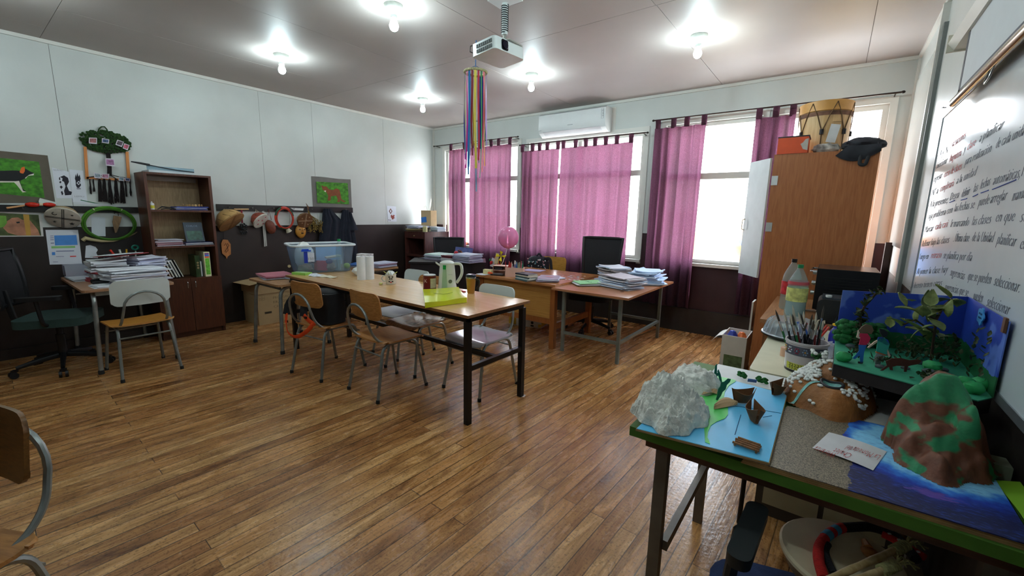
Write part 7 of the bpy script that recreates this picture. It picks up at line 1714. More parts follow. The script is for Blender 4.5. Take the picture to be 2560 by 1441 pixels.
b = MB(); b.prism([(A_.x, A_.y+.006), (B_.x, B_.y), (C_.x, C_.y), (D_.x, D_.y), (E_.x, E_.y+.006)], DZ0-.045, DZ0-.0032); b.build('dark_base', M((40, 30, 28), .6, var=.2, vs=30), T, world=True)
def wallp(a, c, z0, z1, zc=None): 
    n = Vector((-(c-a).y, (c-a).x, 0)).normalized()*.003; b = MB()
    b.grid(lambda u, v: tuple(a.lerp(c, u)+Vector((0, 0, z0+((z1 if zc is None else z1+(zc-z1)*u)-z0)*v))), 1, 1, .003); return b
wallp(B_, C_, DZ0, 1.117, 1.130).build('back_panel', SKY, T, world=True); wallp(C_, D_, DZ0, 1.130, 1.127).build('side_panel', SKY, T, world=True)
b = MB(); b.cb((.392, 1.665, 1.115), (.006, .02, .04)); b.build('corner_tape', M((96, 60, 40), .6), T, world=True)
def dn(px_, py_, depth_y): return at(2080+px_/4.804, 700+py_/4.804, 1, depth_y)
r = random.Random(31)
b = MB()
for k in range(46):
    x = r.uniform(0, .13); yb = 2.035+.05*x/.34; b.ball((.058+x, yb-.012-r.uniform(0, .025), DZ0+.010+r.uniform(0, .075)), (.020, .012, .014), 8, fn=lambda v: 1+.2*mnoise.noise(v*3+Vector((k, 0, 0))))
b.build('paper_bushes', M((24, 100, 44), .6, var=.4, vs=50, bump=.3), T, smooth=True, world=True)
b = MB()
for (x, y) in ((.075, 1.76), (.36, 1.66), (.35, 1.70), (.30, 1.83), (.385, 1.72)):
    b.ball((x, y, DZ0+.016), (.024, .020, .018), 12, fn=lambda v: 1+.25*mnoise.noise(v*4+Vector((x*50, 0, 0))))
b.build('crepe_bush', M((40, 150, 84), .6, var=.35, vs=40), T, smooth=True, world=True)
b = MB()
for (x, y, s_) in ((.10, 1.98, .012), (.20, 1.95, .010), (.235, 1.80, .009), (.275, 1.90, .012), (.30, 1.88, .012), (.29, 1.80, .013), (.17, 1.76, .010), (.33, 1.86, .01)): b.ball((x, y, DZ0+s_*.4), (s_*1.4, s_, s_*.7), 9)
b.each('stone', M((80, 86, 92), .7, var=.2), T, smooth=True, world=True)
def leaf(b, c, L_, w_, az, el, curl):
    R = Matrix.Translation(c) @ Matrix.Rotation(az, 4, 'Z') @ Matrix.Rotation(el, 4, 'X')
    b.grid(lambda u, v: ((v-.5)*2*w_*math.sin(PI*min(.97, u*.95+.03)), L_*u, curl*u*u*L_+.25*w_*(2*v-1)**2), 6, 4, .0004, M=R)
TW = M((70, 50, 34), .8); LF = M((120, 130, 72), .6, var=.4, vs=30); LF2 = M((52, 62, 30), .65, var=.4, vs=40)
# vine tree at the left
P_ = [dn(345, 560, 1.98), dn(340, 430, 1.98), dn(390, 320, 1.97), dn(480, 220, 1.96), dn(590, 90, 1.95)]
P_ = [Vector((P_[0].x, 1.98, DZ0))]+P_
b = MB(); b.tube(P_, .004, 6); b.build('stem', TW, T, world=True)
b = MB()
for k in range(70):
    t_ = r.random()*(len(P_)-1); i = min(len(P_)-2, int(t_)); c = P_[i].lerp(P_[i+1], t_-i)
    leaf(b, c, .026, .008, r.uniform(0, 6.3), r.uniform(-.8, 1.0), r.uniform(-.5, .5))
b.build('small_leaves', LF2, T, world=True)
# leafy branch at the right
Q_ = [Vector((.31, 1.93, DZ0)), dn(1230, 640, 1.92), dn(1250, 480, 1.92), dn(1330, 330, 1.93), dn(1440, 230, 1.94)]
b = MB(); b.tube(Q_, .004, 6); b.tube([Q_[1], dn(1000, 480, 1.90), dn(850, 540, 1.89)], .003, 5); b.tube([Q_[2], dn(1100, 400, 1.90), dn(900, 320, 1.91)], .003, 5); b.build('branch', TW, T, world=True)
b = MB()
for (x, y, s_) in ((1420, 220, 1.3), (1350, 320, 1.2), (1500, 330, 1), (1460, 260, 1.2), (1160, 390, 1.2), (1040, 400, 1.3), (1090, 450, 1.1), (960, 260, .9), (880, 320, 1.1), (830, 560, 1.2), (900, 510, 1), (1130, 600, 1.6), (1180, 640, 1.4), (1060, 620, 1.4), (1290, 700, 1.3), (1220, 560, 1.2), (1330, 620, 1.2), (1390, 450, .9), (1180, 330, 1), (1280, 340, 1.1), (700, 580, .8), (1000, 520, .9), (1260, 420, 1)):
    leaf(b, dn(x, y, r.uniform(1.86, 1.93)), .046*s_, .018*s_, r.uniform(-1.9, 1.9)+1.2, r.uniform(-.3, 1.1), r.uniform(-.9, .9))
b.build('large_leaves', LF, T, world=True)
b = MB()
for k in range(190):
    x, y = r.uniform(.22, .375), r.uniform(1.90, 2.04); leaf(b, Vector((x, y, DZ0+r.uniform(0, .085)*(1 if x > .28 else .6))), .018, .005, r.uniform(0, 6.3), r.uniform(-.2, 1.3), r.uniform(-.5, .5))
for k in range(34): leaf(b, Vector((r.uniform(.24, .31), r.uniform(1.66, 1.74), DZ0+r.uniform(.002, .03))), .020, .006, r.uniform(0, 6.3), r.uniform(.0, 1.2), r.uniform(-.4, .5))
for k in range(24): leaf(b, Vector((r.uniform(.15, .20), r.uniform(1.78, 1.82), DZ0+r.uniform(.002, .024))), .020, .006, r.uniform(0, 6.3), r.uniform(.0, 1.2), r.uniform(-.4, .5))
for k in range(20): leaf(b, Vector((r.uniform(.09, .12), r.uniform(1.78, 1.84), DZ0+r.uniform(.002, .03))), .016, .004, r.uniform(0, 6.3), r.uniform(.4, 1.4), 0)
for (x, y) in ((.382, 1.80), (.385, 1.71)):
    for k in range(14): leaf(b, Vector((x-.008, y+r.uniform(-.008, .008), DZ0+.012*k)), .018, .005, r.uniform(0, 6.3), r.uniform(.2, 1.2), .2)
b.build('undergrowth', LF2, T, world=True, kind='stuff')
# paper figures
def fig(name, label, base, parts, rz=.55, s_=.66, cat='paper figure'):
    T2 = thing(name, label, cat, base, rz)
    for i, (nm, pts, c_) in enumerate(parts):
        b = MB(); b.prism([(x*s_, y*s_) for x, y in pts], -.0006-.0004*i, .0006, M=rotm(PI/2, 0, 0)); b.build(nm, M(c_, .6, var=.04), T2)
    return T2
u_ = 1/4600.0*2.0
def cvt(pts, ox, oy): return [((x-ox)*u_*1.0, (oy-y)*u_*1.0) for x, y in pts]
fig('walking_paper_figure', 'paper cut-out figure with brown hair, red shirt and blue trousers', (.115, 1.765, DZ0), [
    ('legs', cvt([(325, 775), (412, 775), (395, 860), (402, 980), (375, 990), (355, 900), (310, 950), (285, 940), (340, 850)], 350, 1000), (40, 110, 190)),
    ('shoes', cvt([(350, 975), (405, 975), (400, 1002), (352, 998)], 350, 1000), (50, 46, 50)),
    ('shirt', cvt([(325, 640), (400, 640), (440, 690), (430, 740), (405, 778), (330, 775), (335, 700), (318, 670)], 350, 1000), (206, 40, 80)),
    ('arms', cvt([(318, 640), (296, 600), (290, 690), (325, 706), (330, 690), (312, 680), (310, 640)], 350, 1000), (226, 200, 180)), ('arm', cvt([(425, 730), (452, 760), (440, 782), (410, 755), (440, 762)], 350, 1000), (226, 200, 180)),
    ('hair', cvt([(330, 560), (370, 530), (430, 545), (460, 600), (440, 645), (390, 630), (330, 635), (308, 600)], 350, 1000), (110, 84, 62))])
fig('poncho_paper_figure', 'paper cut-out figure with black hair and turquoise poncho', (.168, 1.80, DZ0), [
    ('legs', cvt([(600, 850), (690, 870), (680, 930), (590, 930)], 640, 985), (160, 160, 160)), ('legs_lower', cvt([(600, 925), (675, 925), (665, 985), (610, 985)], 640, 985), (150, 150, 150)),
    ('poncho', cvt([(595, 680), (660, 665), (725, 740), (715, 870), (598, 835)], 640, 985), (60, 170, 150)), ('poncho_yoke', cvt([(595, 662), (640, 662), (700, 690), (725, 740), (700, 755), (592, 700)], 640, 985), (40, 60, 170)),
    ('poncho_hem', cvt([(598, 830), (715, 866), (700, 880), (596, 846)], 640, 985), (214, 110, 60)), ('arms', cvt([(590, 700), (560, 720), (500, 790), (512, 800), (592, 722)], 640, 985), (226, 196, 170)), ('arm', cvt([(715, 800), (760, 885), (745, 892), (708, 820)], 640, 985), (226, 196, 170)),
    ('hair', cvt([(590, 560), (640, 570), (685, 600), (682, 650), (645, 665), (610, 620)], 640, 985), (34, 34, 36))])
fig('paper_fox', 'reddish brown paper fox walking in the diorama', (.215, 1.755, DZ0), [
    ('body', cvt([(700, 940), (760, 905), (850, 895), (940, 915), (1010, 905), (1045, 905), (1060, 925), (1030, 955), (960, 975), (935, 985), (930, 1050), (905, 1050), (900, 985), (820, 985), (780, 1000), (790, 1040), (760, 1035), (745, 1000), (690, 1050), (660, 1050), (720, 985)], 850, 1050), (92, 40, 28))])
P = [dn(1740, 340, 0) for _ in ()]
b = MB(); o_ = at(2080+1815/4.804, 700+440/4.804, 0, .392); pts = [(.020*(1+.16*math.cos(5*a))*math.cos(a), .026*(1+.16*math.cos(5*a))*math.sin(a)) for a in [2*PI*k/30 for k in range(30)]]
Mx = basis(o_, (0, -1, 0), (0, 0, 1)); b.prism([(x*1.6, y*.95) for x, y in pts], -.003, .0, M=Mx @ Matrix.Translation((0, 0, .006))); b.build('cloud_label', M((60, 150, 214), .5), label='light blue cloud-shaped card stuck on the side of the diorama', cat='label')
b = MB(); 
for k, s_ in enumerate(('BOSQUE', 'SAGRADO')): add_text(b, s_, .009, Mx @ Matrix.Translation((-.016, .004-.012*k, .0064)), shear=0, width=.034, th=.0002)
b.build('cloud_writing', M((24, 60, 110), .6), label='small dark lettering on the cloud-shaped card', cat='writing')
b = MB(); b.box(.08, .38, 1.93, 2.08, .7525, .869); b.build('support_box', M((36, 28, 26), .6, var=.2), label='dark box propping up the forest diorama', cat='box', bevel=.003)

# ================================================================== cream table and what stands on it
T = thing('cream_table', 'cream-topped small table between display table and cupboard', 'table', (.07, 2.5, 0))
CRM = M((230, 226, 198), .25, var=.04)
b = MB(); b.prism(rrect(.62, 1.03, .03, cx=.09, cy=2.50), .720, .7505); S(b, 'tabletop', CRM, T, bevel=.005)
for x in (-.19, .37):
    for y in (2.03, 2.97):
        b = MB(); b.tube([(x, y, 0), (x, y, .72)], .010, 8); S(b, 'leg', M((30, 30, 30), .4, .4), T)
T = thing('low_cabinet', 'low cabinet with dark frame and cream panels under the cream table', 'cabinet', (.10, 2.40, 0))
b = MB(); b.box(-.15, .35, 2.17, 2.60, 0, .60); S(b, 'cabinet_body', M((70, 62, 54), .6), T, bevel=.003)
for x0, x1 in ((-.12, .09), (.11, .32)):
    for z0, z1 in ((.06, .28), (.32, .54)):
        b = MB(); b.box(x0, x1, 2.163, 2.17, z0, z1); S(b, 'panel', M((176, 170, 140), .5), T)
CT = .751
# cake dome
q = atz(1972, 846, CT); T = thing('cake_carrier', 'round cake tray with black base and clear ribbed dome', 'cake carrier', (q.x+.01, q.y+.02, CT))
b = MB(); b.lathe([(0, 0), (.115, 0), (.145, .014), (.146, .020), (.12, .012), (0, .010)], n=40); b.build('tray', M((22, 22, 26), .25), T, smooth=True)
CLR = clear((236, 242, 246), .05, .72, 'clear_dome')
b = MB().open(); prof = [(.138, .020), (.128, .028), (.118, .085), (.105, .100), (0, .104)]
b.lathe(prof, n=48); b.build('dome', CLR, T, smooth=True)
b = MB()
for k in range(24): a = 2*PI*k/24; b.tube([(.136*math.cos(a), .136*math.sin(a), .026), (.119*math.cos(a), .119*math.sin(a), .085), (.105*math.cos(a), .105*math.sin(a), .101)], .003, 5)
b.build('dome_ribs', CLR, T, smooth=True)
b = MB(); b.tube([(.139*math.cos(a), .139*math.sin(a), .022) for a in [2*PI*k/40 for k in range(40)]], .004, 6, closed=True); b.build('dome_rim', M((206, 214, 222), .2), T, smooth=True)
b = MB()
for k in range(8): b.tube([(.03*math.cos(k*.8)+.02*math.sin(q_*1.3)*k*.4, .03*math.sin(k*.8)+.012*q_*(1 if k % 2 else -1), .014) for q_ in range(5)], .002, 4)
b.build('lace_pattern', M((180, 190, 206), .4), T)
# brush pot
q = atz(1998, 932, CT); T = thing('brush_pot', 'patterned round plastic pot with floral band and yellow label', 'pot', (q.x+.01, q.y+.045, CT)); rp_ = .070
b = MB(); b.lathe([(0, 0), (rp_*.92, 0), (rp_*.96, .006), (rp_*1.06, .12), (rp_*1.12, .124), (rp_*1.12, .132), (rp_*1.02, .132), (rp_*.9, .008), (0, .008)], n=36); b.build('pot_body', M((196, 190, 194), .35, var=.06), T, smooth=True)
b = MB().open(); b.lathe([(rp_*.97, .0), (rp_*.975, .010)], n=36); b.build('black_foot', M((20, 20, 24), .3), T, smooth=True)
ac = math.atan2(-T.location.y, -T.location.x)
def onpot(u, z, r_=None): r_ = (rp_*(.96+.1*z/.12))*1.012; return Vector((r_*math.cos(ac+u), r_*math.sin(ac+u), z))
b = MB(); b.grid(lambda u, v: onpot(-1.3+2.6*u, .075+.040*v), 20, 2, .0004); b.build('dark_band', M((86, 90, 104), .4), T, smooth=True)
b = MB(); kk = 0
for i in range(7):
    for a in range(7):
        an = 2*PI*a/6; c_ = onpot(-1.2+.4*i+.10*math.cos(an)*(a < 6), .095+.011*math.sin(an)*(a < 6)); b.mat((i+(0 if a < 6 else 1)) % 4); b.ball(c_*1.004+Vector((0, 0, c_.z*-.004)), (.0034, .0034, .0034), 6)
b.build('flower_pattern', [M((206, 160, 80), .5), M((200, 206, 214), .5), M((150, 50, 80), .5), M((120, 150, 180), .5)], T, smooth=True)
b = MB(); b.grid(lambda u, v: onpot(-1.0+1.3*u, .012+.028*v), 12, 2, .0004); b.build('yellow_label', M((206, 206, 80), .5), T, smooth=True)
b = MB()
for i in range(6):
    for j in range(2):
        p0 = onpot(-.8+.16*i, .016+.012*j)*1.006; p1 = onpot(-.8+.16*i+.09, .024+.012*j)*1.006; b.tube([p0, Vector((p1.x, p1.y, p0.z)), p1, Vector((p0.x, p0.y, p1.z))], .0013, 4)
b.build('label_print', M((30, 34, 30), .5), T)
pl = T.location.copy(); r = random.Random(77)
for k in range(20):
    a = r.uniform(0, 6.28); rr = r.uniform(0, .045); p0 = pl+Vector((rr*math.cos(a), rr*math.sin(a), .012)); ln = r.uniform(.20, .27)
    d = Vector((-.28+r.uniform(-.12, .45), r.uniform(-.1, .25), 1)).normalized(); 
    p1 = p0+d*ln; hc = [(26, 26, 30), (26, 26, 30), (30, 30, 34), (110, 30, 30), (30, 110, 60), (26, 26, 30)][k % 6]
    Tt = thing('paintbrush', 'paintbrush standing bristles up in the patterned pot', 'paintbrush', p0, 0, 'paintbrushes in the patterned pot')
    b = MB(); b.tube([(0, 0, 0), d*ln*.62], [.0035, .0045], 7); b.build('handle', M(hc, .3, var=0), Tt, smooth=True)
    b = MB(); b.tube([d*ln*.62, d*ln*.80], .0042, 7); b.build('ferrule', M((190, 194, 200), .2, .9, var=0), Tt, smooth=True)
    b = MB(); b.tube([d*ln*.80, d*ln*.93, d*ln], [.0044, .004, .0006], 7); b.build('bristles', M((190, 180, 160) if k % 2 else (70, 60, 50), .7, var=0), Tt, smooth=True)
# bits around
b = MB(); b.lathe([(0, 0), (.022, 0), (.022, .040), (0, .040)], n=20, M=Matrix.Translation(atz(1962, 893, CT)+Vector((0, .02, 0)))); b.build('beige_tub', M((214, 170, 142), .5), label='small beige lidded tub left of the brush pot', cat='tub', smooth=True)
T = bottle('blue glue bottle with yellow cap beside the diorama', atz(2082, 892, CT)+Vector((0, .14, 0)), .13, .026, (226, 180, 30))
for o in kids(T):
    if o.name.startswith('bottle_body'): o.data = o.data.copy(); o.data.materials[0] = M((24, 40, 150), .3)
T = bottle('white spray bottle with round cap behind the cake dome', atz(2062, 812, CT)+Vector((0, .10, 0)), .17, .028, (220, 222, 220))
for o in kids(T):
    if o.name.startswith('bottle_body'): o.data = o.data.copy(); o.data.materials[0] = M((214, 218, 214), .35)
T = bottle('pale blue small bottle right of the white spray bottle', atz(2088, 815, CT)+Vector((0, .10, 0)), .15, .024, (150, 190, 214))
for o in kids(T):
    if o.name.startswith('bottle_body'): o.data = o.data.copy(); o.data.materials[0] = M((150, 190, 214), .35)
b = MB(); b.ball(atz(2050, 905, CT)+Vector((0, .05, .045)), (.045, .035, .045), 18, fn=lambda v: 1+.35*mnoise.noise(v*3.2)); b.build('clear_bag', clear((230, 232, 240), .12, .6, 'clear_bag'), label='crumpled clear plastic bag right of the brush pot', cat='bag', smooth=True)
b = MB(); b.cb(atz(2079, 905, CT)+Vector((0, .06, .035)), (.022, .016, .07)); b.build('paint_tube', M((196, 196, 206), .4, var=.3, vs=60), label='white and grey paint tube standing by the diorama edge', cat='tube', bevel=.004)
q = atz(2022, 868, CT)+Vector((0, .05, 0)); T = thing('pencil_tray', 'clear cup of colour pencils behind the brush pot', 'cup', q)
b = MB().open(); b.lathe([(.045, 0), (.055, .06)], n=22); b.build('cup_body', CLR, T, smooth=True)
for k in range(12):
    b = MB(); a = k*.9; p0 = q+Vector((.02*math.cos(a), .02*math.sin(a), .006)); b.tube([p0, p0+Vector((.05*math.cos(a*1.7), .03*math.sin(a), .10))], .005, 6)
    b.build('colour_pencil', M([(206, 60, 40), (226, 120, 40), (40, 90, 170), (206, 40, 50)][k % 4], .4, var=0), label='colour pencil lying in the clear cup behind the brush pot', cat='pencil', group='colour pencils in the clear cup')
b = MB(); b.tube([atz(2030, 842, CT+.01), atz(2055, 830, CT+.03), atz(2085, 815, CT+.02), atz(2095, 790, CT+.05)], .008, 6); b.build('black_cable', M((20, 20, 22), .5), label='black flex curling in front of the white spray bottle', cat='cable', smooth=True)
b = MB(); b.grid(lambda u, v: tuple(atz(2028+34*u, 806+10*v, CT)+Vector((0, 0, .006+.010*abs(math.sin(8*u))))), 10, 4, .002); b.build('cloth_rag', M((200, 180, 150), .8), label='small cream rag below the black case', cat='cloth', smooth=True)
# wooden table, oven, bottles
T = thing('wooden_table', 'light wooden table in front of the cupboard carrying the oven', 'table', (.03, 3.6, 0))
b = MB(); b.box(-.315, .385, 3.09, 4.14, .722, .748); S(b, 'tabletop', wood((150, 104, 66), (178, 130, 88), .35, (26, 2, 26)), T, bevel=.004)
for x in (-.27, .34):
    for y in (3.14, 4.09):
        b = MB(); b.box(x-.02, x+.02, y-.02, y+.02, 0, .722); S(b, 'leg', wood((120, 80, 48), (150, 104, 66), .4, (26, 26, 2)), T)
OT = .7485
T = thing('toaster_oven', 'black toaster oven seen from its vented side on the wooden table', 'oven', (.12, 3.80, OT))
OB = M((24, 24, 27), .35, .3)
b = MB(); b.box(-.06, .275, 3.62, 4.02, OT+.015, 1.05); S(b, 'oven_body', OB, T, bevel=.012, smooth=True)
b = MB(); b.box(-.055, .27, 3.625, 4.015, 1.0495, 1.0515); S(b, 'top_plate', M((96, 88, 84), .22, .7), T)
b = MB()
for k in range(8): b.box(-.01, .24, 3.617, 3.620, .85+.020*k, .857+.020*k)
b.build('vent', M((10, 10, 10), .6), T, world=True)
for k, z in enumerate((1.03, .955, .885)):
    b = MB(); b.lathe([(0, 0), (.018, 0), (.016, .022), (0, .024)], n=16, M=TR((-.062, 3.66, z-.01), 0, -PI/2)); S(b, 'knob', M((190, 194, 198), .2, .9), T, smooth=True)
b = MB(); b.tube(fillet([(-.06, 3.72, 1.02), (-.10, 3.72, 1.02), (-.10, 3.98, 1.02), (-.06, 3.98, 1.02)], .02), .007, 8); S(b, 'door_handle', M((190, 194, 198), .2, .9), T, smooth=True)
for x in (-.03, .25):
    for y in (3.66, 3.98):
        b = MB(); b.lathe([(.012, 0), (.012, .016)], (x, y, OT), 10); S(b, 'oven_foot', OB, T)
T = thing('black_case', 'black rounded appliance case in front of the toaster oven', 'case', (.10, 3.36, OT))
b = MB(); b.prism(rrect(.30, .15, .035), 3.22, 3.46, M=Matrix(((1, 0, 0, .12), (0, 0, 1, 0), (0, 1, 0, OT+.075), (0, 0, 0, 1)))); S(b, 'case_body', M((26, 28, 30), .4), T, smooth=True, bevel=.006)
b = MB(); b.box(-.01, .20, 3.26, 3.44, OT+.15, OT+.158); S(b, 'case_lid', M((70, 76, 84), .3, .4), T, bevel=.003)
T = bottle('large clear bottle with green cap, pink band and water', atz(1984, 792, OT)+Vector((0, .03, 0)), .345, .060, (24, 130, 80), lab=(206, 212, 130), liquid=(.46, (214, 236, 240)))
b = MB().open(); b.lathe([(.0602, .215), (.0585, .235)], n=24); b.build('pink_band', clear((230, 110, 120), .2, .4, 'pink_band'), T, smooth=True)
T = bottle('large clear bottle with black cap and red label behind the green-capped one', atz(1976, 778, OT)+Vector((-.02, .08, 0)), .36, .060, (20, 20, 22), lab=(196, 50, 56))
b = MB(); b.tube([(-.10, 3.55, OT+.01), (-.04, 3.56, OT+.012), (.0, 3.55, OT+.02)], .008, 6); b.build('metal_spoon', M((150, 140, 130), .3, .7), label='metal utensil lying between bottles and oven', cat='utensil', smooth=True)

# ================================================================== around and on the wardrobe
T = thing('shoe_box', 'orange shoe box with dark lid and torn corner on top of the cupboard', 'box', (-.29, 4.28, WZ+.001))
b = MB(); b.box(-.45, -.245, 4.165, 4.36, WZ+.001, WZ+.125); S(b, 'box_body', M((216, 84, 40), .5), T, bevel=.002)
b = MB(); b.box(-.455, -.24, 4.175, 4.365, WZ+.1255, WZ+.137); S(b, 'lid', M((40, 30, 34), .5), T, bevel=.002)
b = MB(); b.prism([(-.275, .03), (-.2445, .02), (-.2445, .11), (-.265, .105), (-.28, .08), (-.295, .07)], 0, .0015, M=Matrix(((1, 0, 0, 0), (0, 0, -1, 4.1648), (0, 1, 0, WZ), (0, 0, 0, 1)))); b.build('torn_patch', M((180, 176, 168), .8, var=.2), T, world=True)
T = thing('bass_drum', 'large wooden bass drum with rope lacing standing on the cupboard', 'drum', (-.175, 4.60, WZ+.001)); rb, hb = .180, .43
b = MB(); b.lathe([(0, 0), (rb*.94, 0), (rb*.96, .03), (rb, hb*.5), (rb, hb*.94), (rb*.98, hb), (0, hb)], n=44); b.build('shell', wood((196, 156, 104), (214, 178, 126), .4, (20, 20, 2)), T, smooth=True)
b = MB(); b.lathe([(rb*1.01, hb-.075), (rb*1.05, hb-.070), (rb*1.05, hb+.005), (rb*.98, hb+.010), (0, hb+.011)], n=44); b.build('hoop', M((204, 150, 80), .4, var=.1), T, smooth=True)
b = MB().open(); b.lathe([(rb*1.012, hb-.11), (rb*1.03, hb-.078)], n=44); b.build('fur_edge', M((120, 84, 66), .8, var=.5, vs=14), T, smooth=True)
b = MB(); RPM = M((96, 70, 44), .8)
for k in range(7):
    a0 = 2*PI*k/7+.2; a1 = a0+PI/7; a2 = a0-PI/7
    def rp2(a, z, q_=1.06): return (rb*q_*math.cos(a), rb*q_*math.sin(a), z)
    b.tube([rp2(a0, .19, 1.02), rp2((a0+a1)/2, .32, 1.03), rp2(a1, hb-.01)], .004, 5); b.tube([rp2(a0, .19, 1.02), rp2((a0+a2)/2, .32, 1.03), rp2(a2, hb-.01)], .004, 5); b.tube([rp2(a0, .19, 1.02), rp2(a0, .01, 1.0)], .004, 5)
b.build('rope_lacing', RPM, T)
b = MB()
for k in range(7): a0 = 2*PI*k/7+.2; b.tube([rp2(a0, .17, 1.03), rp2(a0, .21, 1.03)], .014, 8)
b.build('leather_slider', M((36, 30, 34), .6), T)
b = MB(); b.box(-.033, .033, -.0005, .0005, 0, .14, M=Matrix.Translation((rb*.35, -rb*1.07, .10)) @ rotm(.1, .15, .2)); b.build('paper_tag', M((220, 222, 222), .6), T)
a0 = -1.05; o_ = Vector((rb*1.003*math.cos(a0), rb*1.003*math.sin(a0), .235)); Mx = basis(o_, (-math.sin(a0), math.cos(a0), 0), (0, 0, 1))
b = MB(); add_text(b, 'RH', .036, Mx @ Matrix.Translation((-.022, -.012, .0006)), shear=0, th=.0003); b.tube([(Mx @ Vector(p)) for p in ((-.033, -.025, .001), (.033, -.025, .001), (.033, .028, .001), (-.033, .028, .001))], .0012, 4, closed=True); b.build('stamp', M((96, 70, 46), .6), T)
b = MB(); b.ball((-.13, 4.28, WZ+.034), (.09, .06, .042), 24, fn=lambda v: 1+.28*mnoise.noise(v*3.5)); b.build('striped_cloth', M((170, 166, 160), .8, var=.7, vs=22), label='crumpled grey patterned cloth in front of the bass drum', cat='cloth', smooth=True)
T = thing('black_bag', 'limp black bag with a hanging strap on the right end of the cupboard', 'bag', (.13, 4.30, WZ+.001))
b = MB(); b.ball((.10, 4.30, WZ+.05), (.13, .11, .055), 26, fn=lambda v: 1+.22*mnoise.noise(v*2.6)); b.build('bag_body', M((40, 42, 50), .7, var=.2, vs=20), T, smooth=True, world=True)
b = MB(); b.grid(lambda u, v: (.01+.19*u-.07*v*(1-u), 4.165-.012*math.sin(PI*v)-.004*math.sin(9*u), WZ+.03-.11*v*(.4+.6*math.sin(PI*min(1, u*.9+.1)))), 12, 6, .008); b.build('hanging_flap', M((38, 40, 48), .7, var=.2, vs=20), T, smooth=True, world=True)
b = MB(); b.tube(fillet([(.09, 4.155, WZ-.03), (.09, 4.150, WZ-.11), (.125, 4.150, WZ-.115), (.14, 4.155, WZ-.03)], .03, 5), .012, 6, flat=.4); b.build('strap', M((30, 30, 36), .6), T, smooth=True, world=True)
T = thing('open_carton', 'open white carton with blue and orange bags left of the cupboard', 'box', (-.60, 4.30, 0))
CW = M((206, 202, 192), .7, var=.05); x0, x1, y0, y1, h_ = -.70, -.50, 4.14, 4.46, .34
b = MB()
for a in ((x0, x1, y0, y0+.006), (x0, x1, y1-.006, y1), (x0, x0+.006, y0+.006, y1-.006), (x1-.006, x1, y0+.006, y1-.006)): b.box(*a, 0, h_)
b.box(x0, x1, y0, y1, 0, .006); S(b, 'carton', CW, T)
b = MB(); b.grid(lambda u, v: (x0-.09*v, y0+.02+.25*u, h_-.01-.07*v*v), 4, 4, .004); S(b, 'carton_flap', CW, T)
b = MB(); b.box(x0+.03, x1-.02, y0-.001, y0, .05, .16); S(b, 'green_print', M((90, 110, 70), .6, var=.4, vs=30), T)
for c_, p_, lb in (((40, 60, 160), (-.63, 4.24, .29), 'blue and white snack bag inside the open carton'), ((220, 110, 50), (-.56, 4.28, .28), 'orange bag inside the open carton')):
    b = MB(); b.ball(p_, (.05, .06, .08), 14, fn=lambda v: 1+.25*mnoise.noise(v*3)); b.build('snack_bag', M(c_, .4, var=.4, vs=30), label=lb, cat='bag', smooth=True)
b = MB(); b.box(-.503, -.489, 4.20, 4.36, .40, .66); b.build('hanging_folder', M((206, 204, 196), .6, var=.05), label='white folded carton sticking out of the cupboard front', cat='carton', bevel=.002)

# ================================================================== chair with ceremonial drums, lower right corner
T = office_chair('black office chair with blue seat and drums under the display table', (.10, 1.12, 0), PI+.3, (36, 56, 100), seat_z=.40, back_h=.0001, arms=False)
for o in list(kids(T)):
    if o.name.split('.')[0] in ('back_frame', 'backrest', 'back_support'): bpy.data.objects.remove(o, do_unlink=True)
blk_ = M((26, 32, 34), .5, var=.08)
b = MB(); b.tube(fillet([(-.10, 1.14, .36), (-.115, 1.14, .42), (-.10, 1.12, .60)], .04), .016, 8); b.build('arm_post', blk_, T, smooth=True, world=True)
b = MB(); b.prism(rrect(.052, .25, .024), .60, .628, M=TR((-.080, 1.10, 0), 0, 0, -.05)); b.build('armrest', blk_, T, bevel=.008, smooth=True, world=True)
SKN = M((226, 212, 178), .6, var=.12, vs=9)
def bigdrum(label, c, rad, rz=0, tilt=(0, 0)):
    T = thing('ceremonial_drum', label, 'drum', c, rz, 'skin drums on the chair'); R = rotm(tilt[0], tilt[1], 0)
    b = MB(); b.lathe([(0, -.09), (rad*.5, -.085), (rad*.86, -.05), (rad, -.008)], n=40, M=R); b.build('bowl', M((150, 120, 80), .6, var=.2), T, smooth=True)
    b = MB(); b.lathe([(rad*1.0, -.010), (rad*1.01, 0), (rad*.97, .006), (0, .007)], n=40, M=R); b.build('skin', SKN, T, smooth=True); return T
d1 = atz(2125, 1395, .52); bigdrum('cream skin drum with the red and black cord lying on it', (.115, 1.30, .515), .135, 0, (.05, 0))
bigdrum('grey-spotted skin drum at the bottom edge of the photo', (.275, 1.10, .53), .095, 0, (.08, .0))
def dz(px_, py_, z=.535): return atz(px_, py_, z)
T = thing('wool_cord', 'thick red and black wool cord with blue bands coiled on the drum', 'cord', dz(2150, 1380))
def co(pts, r_, m_, nm): b = MB(); b.tube(fillet([dz(*p) for p in pts], .03, 4), r_, 12); b.build(nm, m_, T, smooth=True, world=True)
RW2 = M((200, 34, 30), .9, var=.15, vs=90, bump=.4, bs=300); KW2 = M((26, 26, 32), .9, var=.3, vs=90, bump=.4, bs=300); BW2 = M((70, 150, 190), .9, var=.1, vs=90)
co([(2060, 1450), (2045, 1400), (2048, 1365), (2062, 1345)], .0125, RW2, 'red_wool')
co([(2062, 1345), (2073, 1336)], .0130, BW2, 'blue_band'); co([(2073, 1336), (2082, 1330)], .0130, RW2, 'red_wool'); co([(2082, 1330), (2093, 1324)], .0130, BW2, 'blue_band'); co([(2093, 1324), (2106, 1320)], .0130, RW2, 'red_wool')
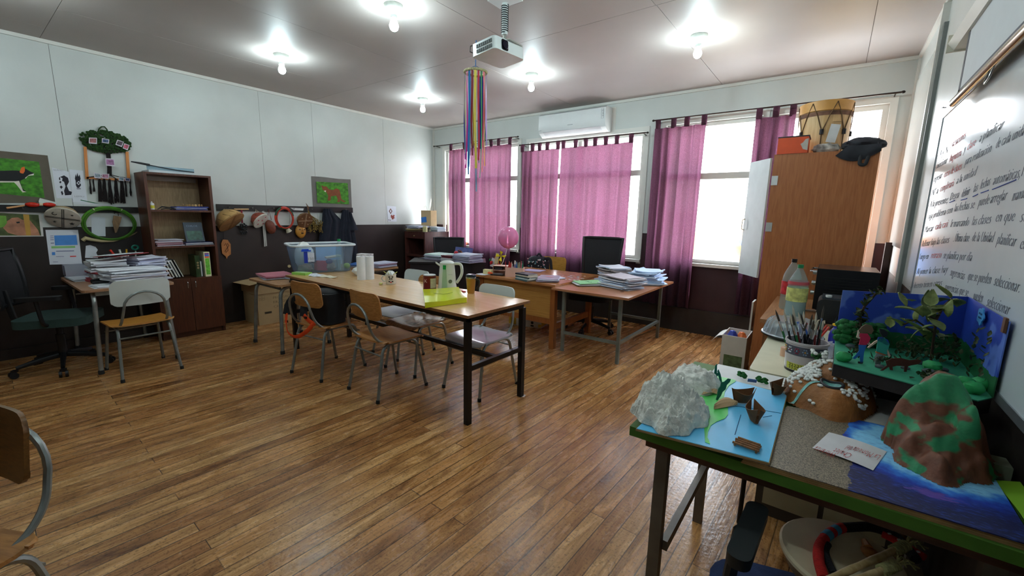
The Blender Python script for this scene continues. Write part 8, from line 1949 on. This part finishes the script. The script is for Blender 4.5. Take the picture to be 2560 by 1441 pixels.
co([(2106, 1320), (2180, 1316), (2240, 1340), (2270, 1375), (2290, 1400)], .0125, KW2, 'black_wool')
co([(2085, 1436), (2068, 1400), (2062, 1375), (2070, 1362)], .0085, KW2, 'black_wool')
co([(2206, 1336), (2260, 1362), (2312, 1395)], .009, RW2, 'red_wool')
b = MB()
for k in range(4): q = dz(2222+k*24, 1343+k*15)+Vector((0, 0, .009)); b.cb(q, (.007, .005, .003), rot=(0, 0, .5))
b.build('white_stitches', M((214, 206, 196), .7), T, world=True)
T = thing('wooden_spoon', 'carved yellow-brown wooden scoop lying on the drum', 'scoop', dz(2165, 1370))
b = MB(); b.ball(dz(2178, 1385, .53), (.020, .028, .010), 16, rot=(0, 0, .5)); b.tube([dz(2170, 1372, .533), dz(2160, 1352, .536)], [.012, .007], 8); b.build('scoop_body', wood((160, 100, 44), (186, 126, 66), .4, (20, 20, 20)), T, smooth=True, world=True)
BM = wood((176, 146, 96), (204, 178, 130), .55, (20, 20, 20)); CO = M((150, 146, 96), .9, var=.3, vs=90)
for lb, p, q in (('long bamboo drumstick wound with cord at its end, upper one', (2060, 1455, .555), (2240, 1375, .572)), ('bamboo drumstick wound with pale cord at its end, lower one', (2120, 1460, .565), (2210, 1425, .575))):
    P0, P1 = dz(*p), dz(*q); T = thing('drumstick', lb, 'drumstick', P0, 0, 'bamboo drumsticks')
    b = MB(); b.tube([P0.lerp(P1, k/6) for k in range(7)], [.0085, .0078, .0088, .0078, .0088, .0078, .0085], 10); b.build('bamboo_stick', BM, T, smooth=True, world=True)
    b = MB(); d = (P1-P0).normalized(); s1 = d.orthogonal().normalized(); s2 = d.cross(s1)
    pts = [P1-d*.012+d*(.0009*k)+s1*(.011*math.cos(k*.8))+s2*(.011*math.sin(k*.8)) for k in range(60)]
    b.tube(pts, .0032, 5)
    for k in range(7): e = P1+d*.04; b.tube([e, e+Vector((.010*math.cos(k*.9)+.012, .012*math.sin(k*.9)+.01, .008+.002*k)), e+Vector((.02*math.cos(k*.9)+.022, .016*math.sin(k*.9)+.02, .0))], .0022, 4)
    b.build('cord_wrapping', CO, T, world=True)
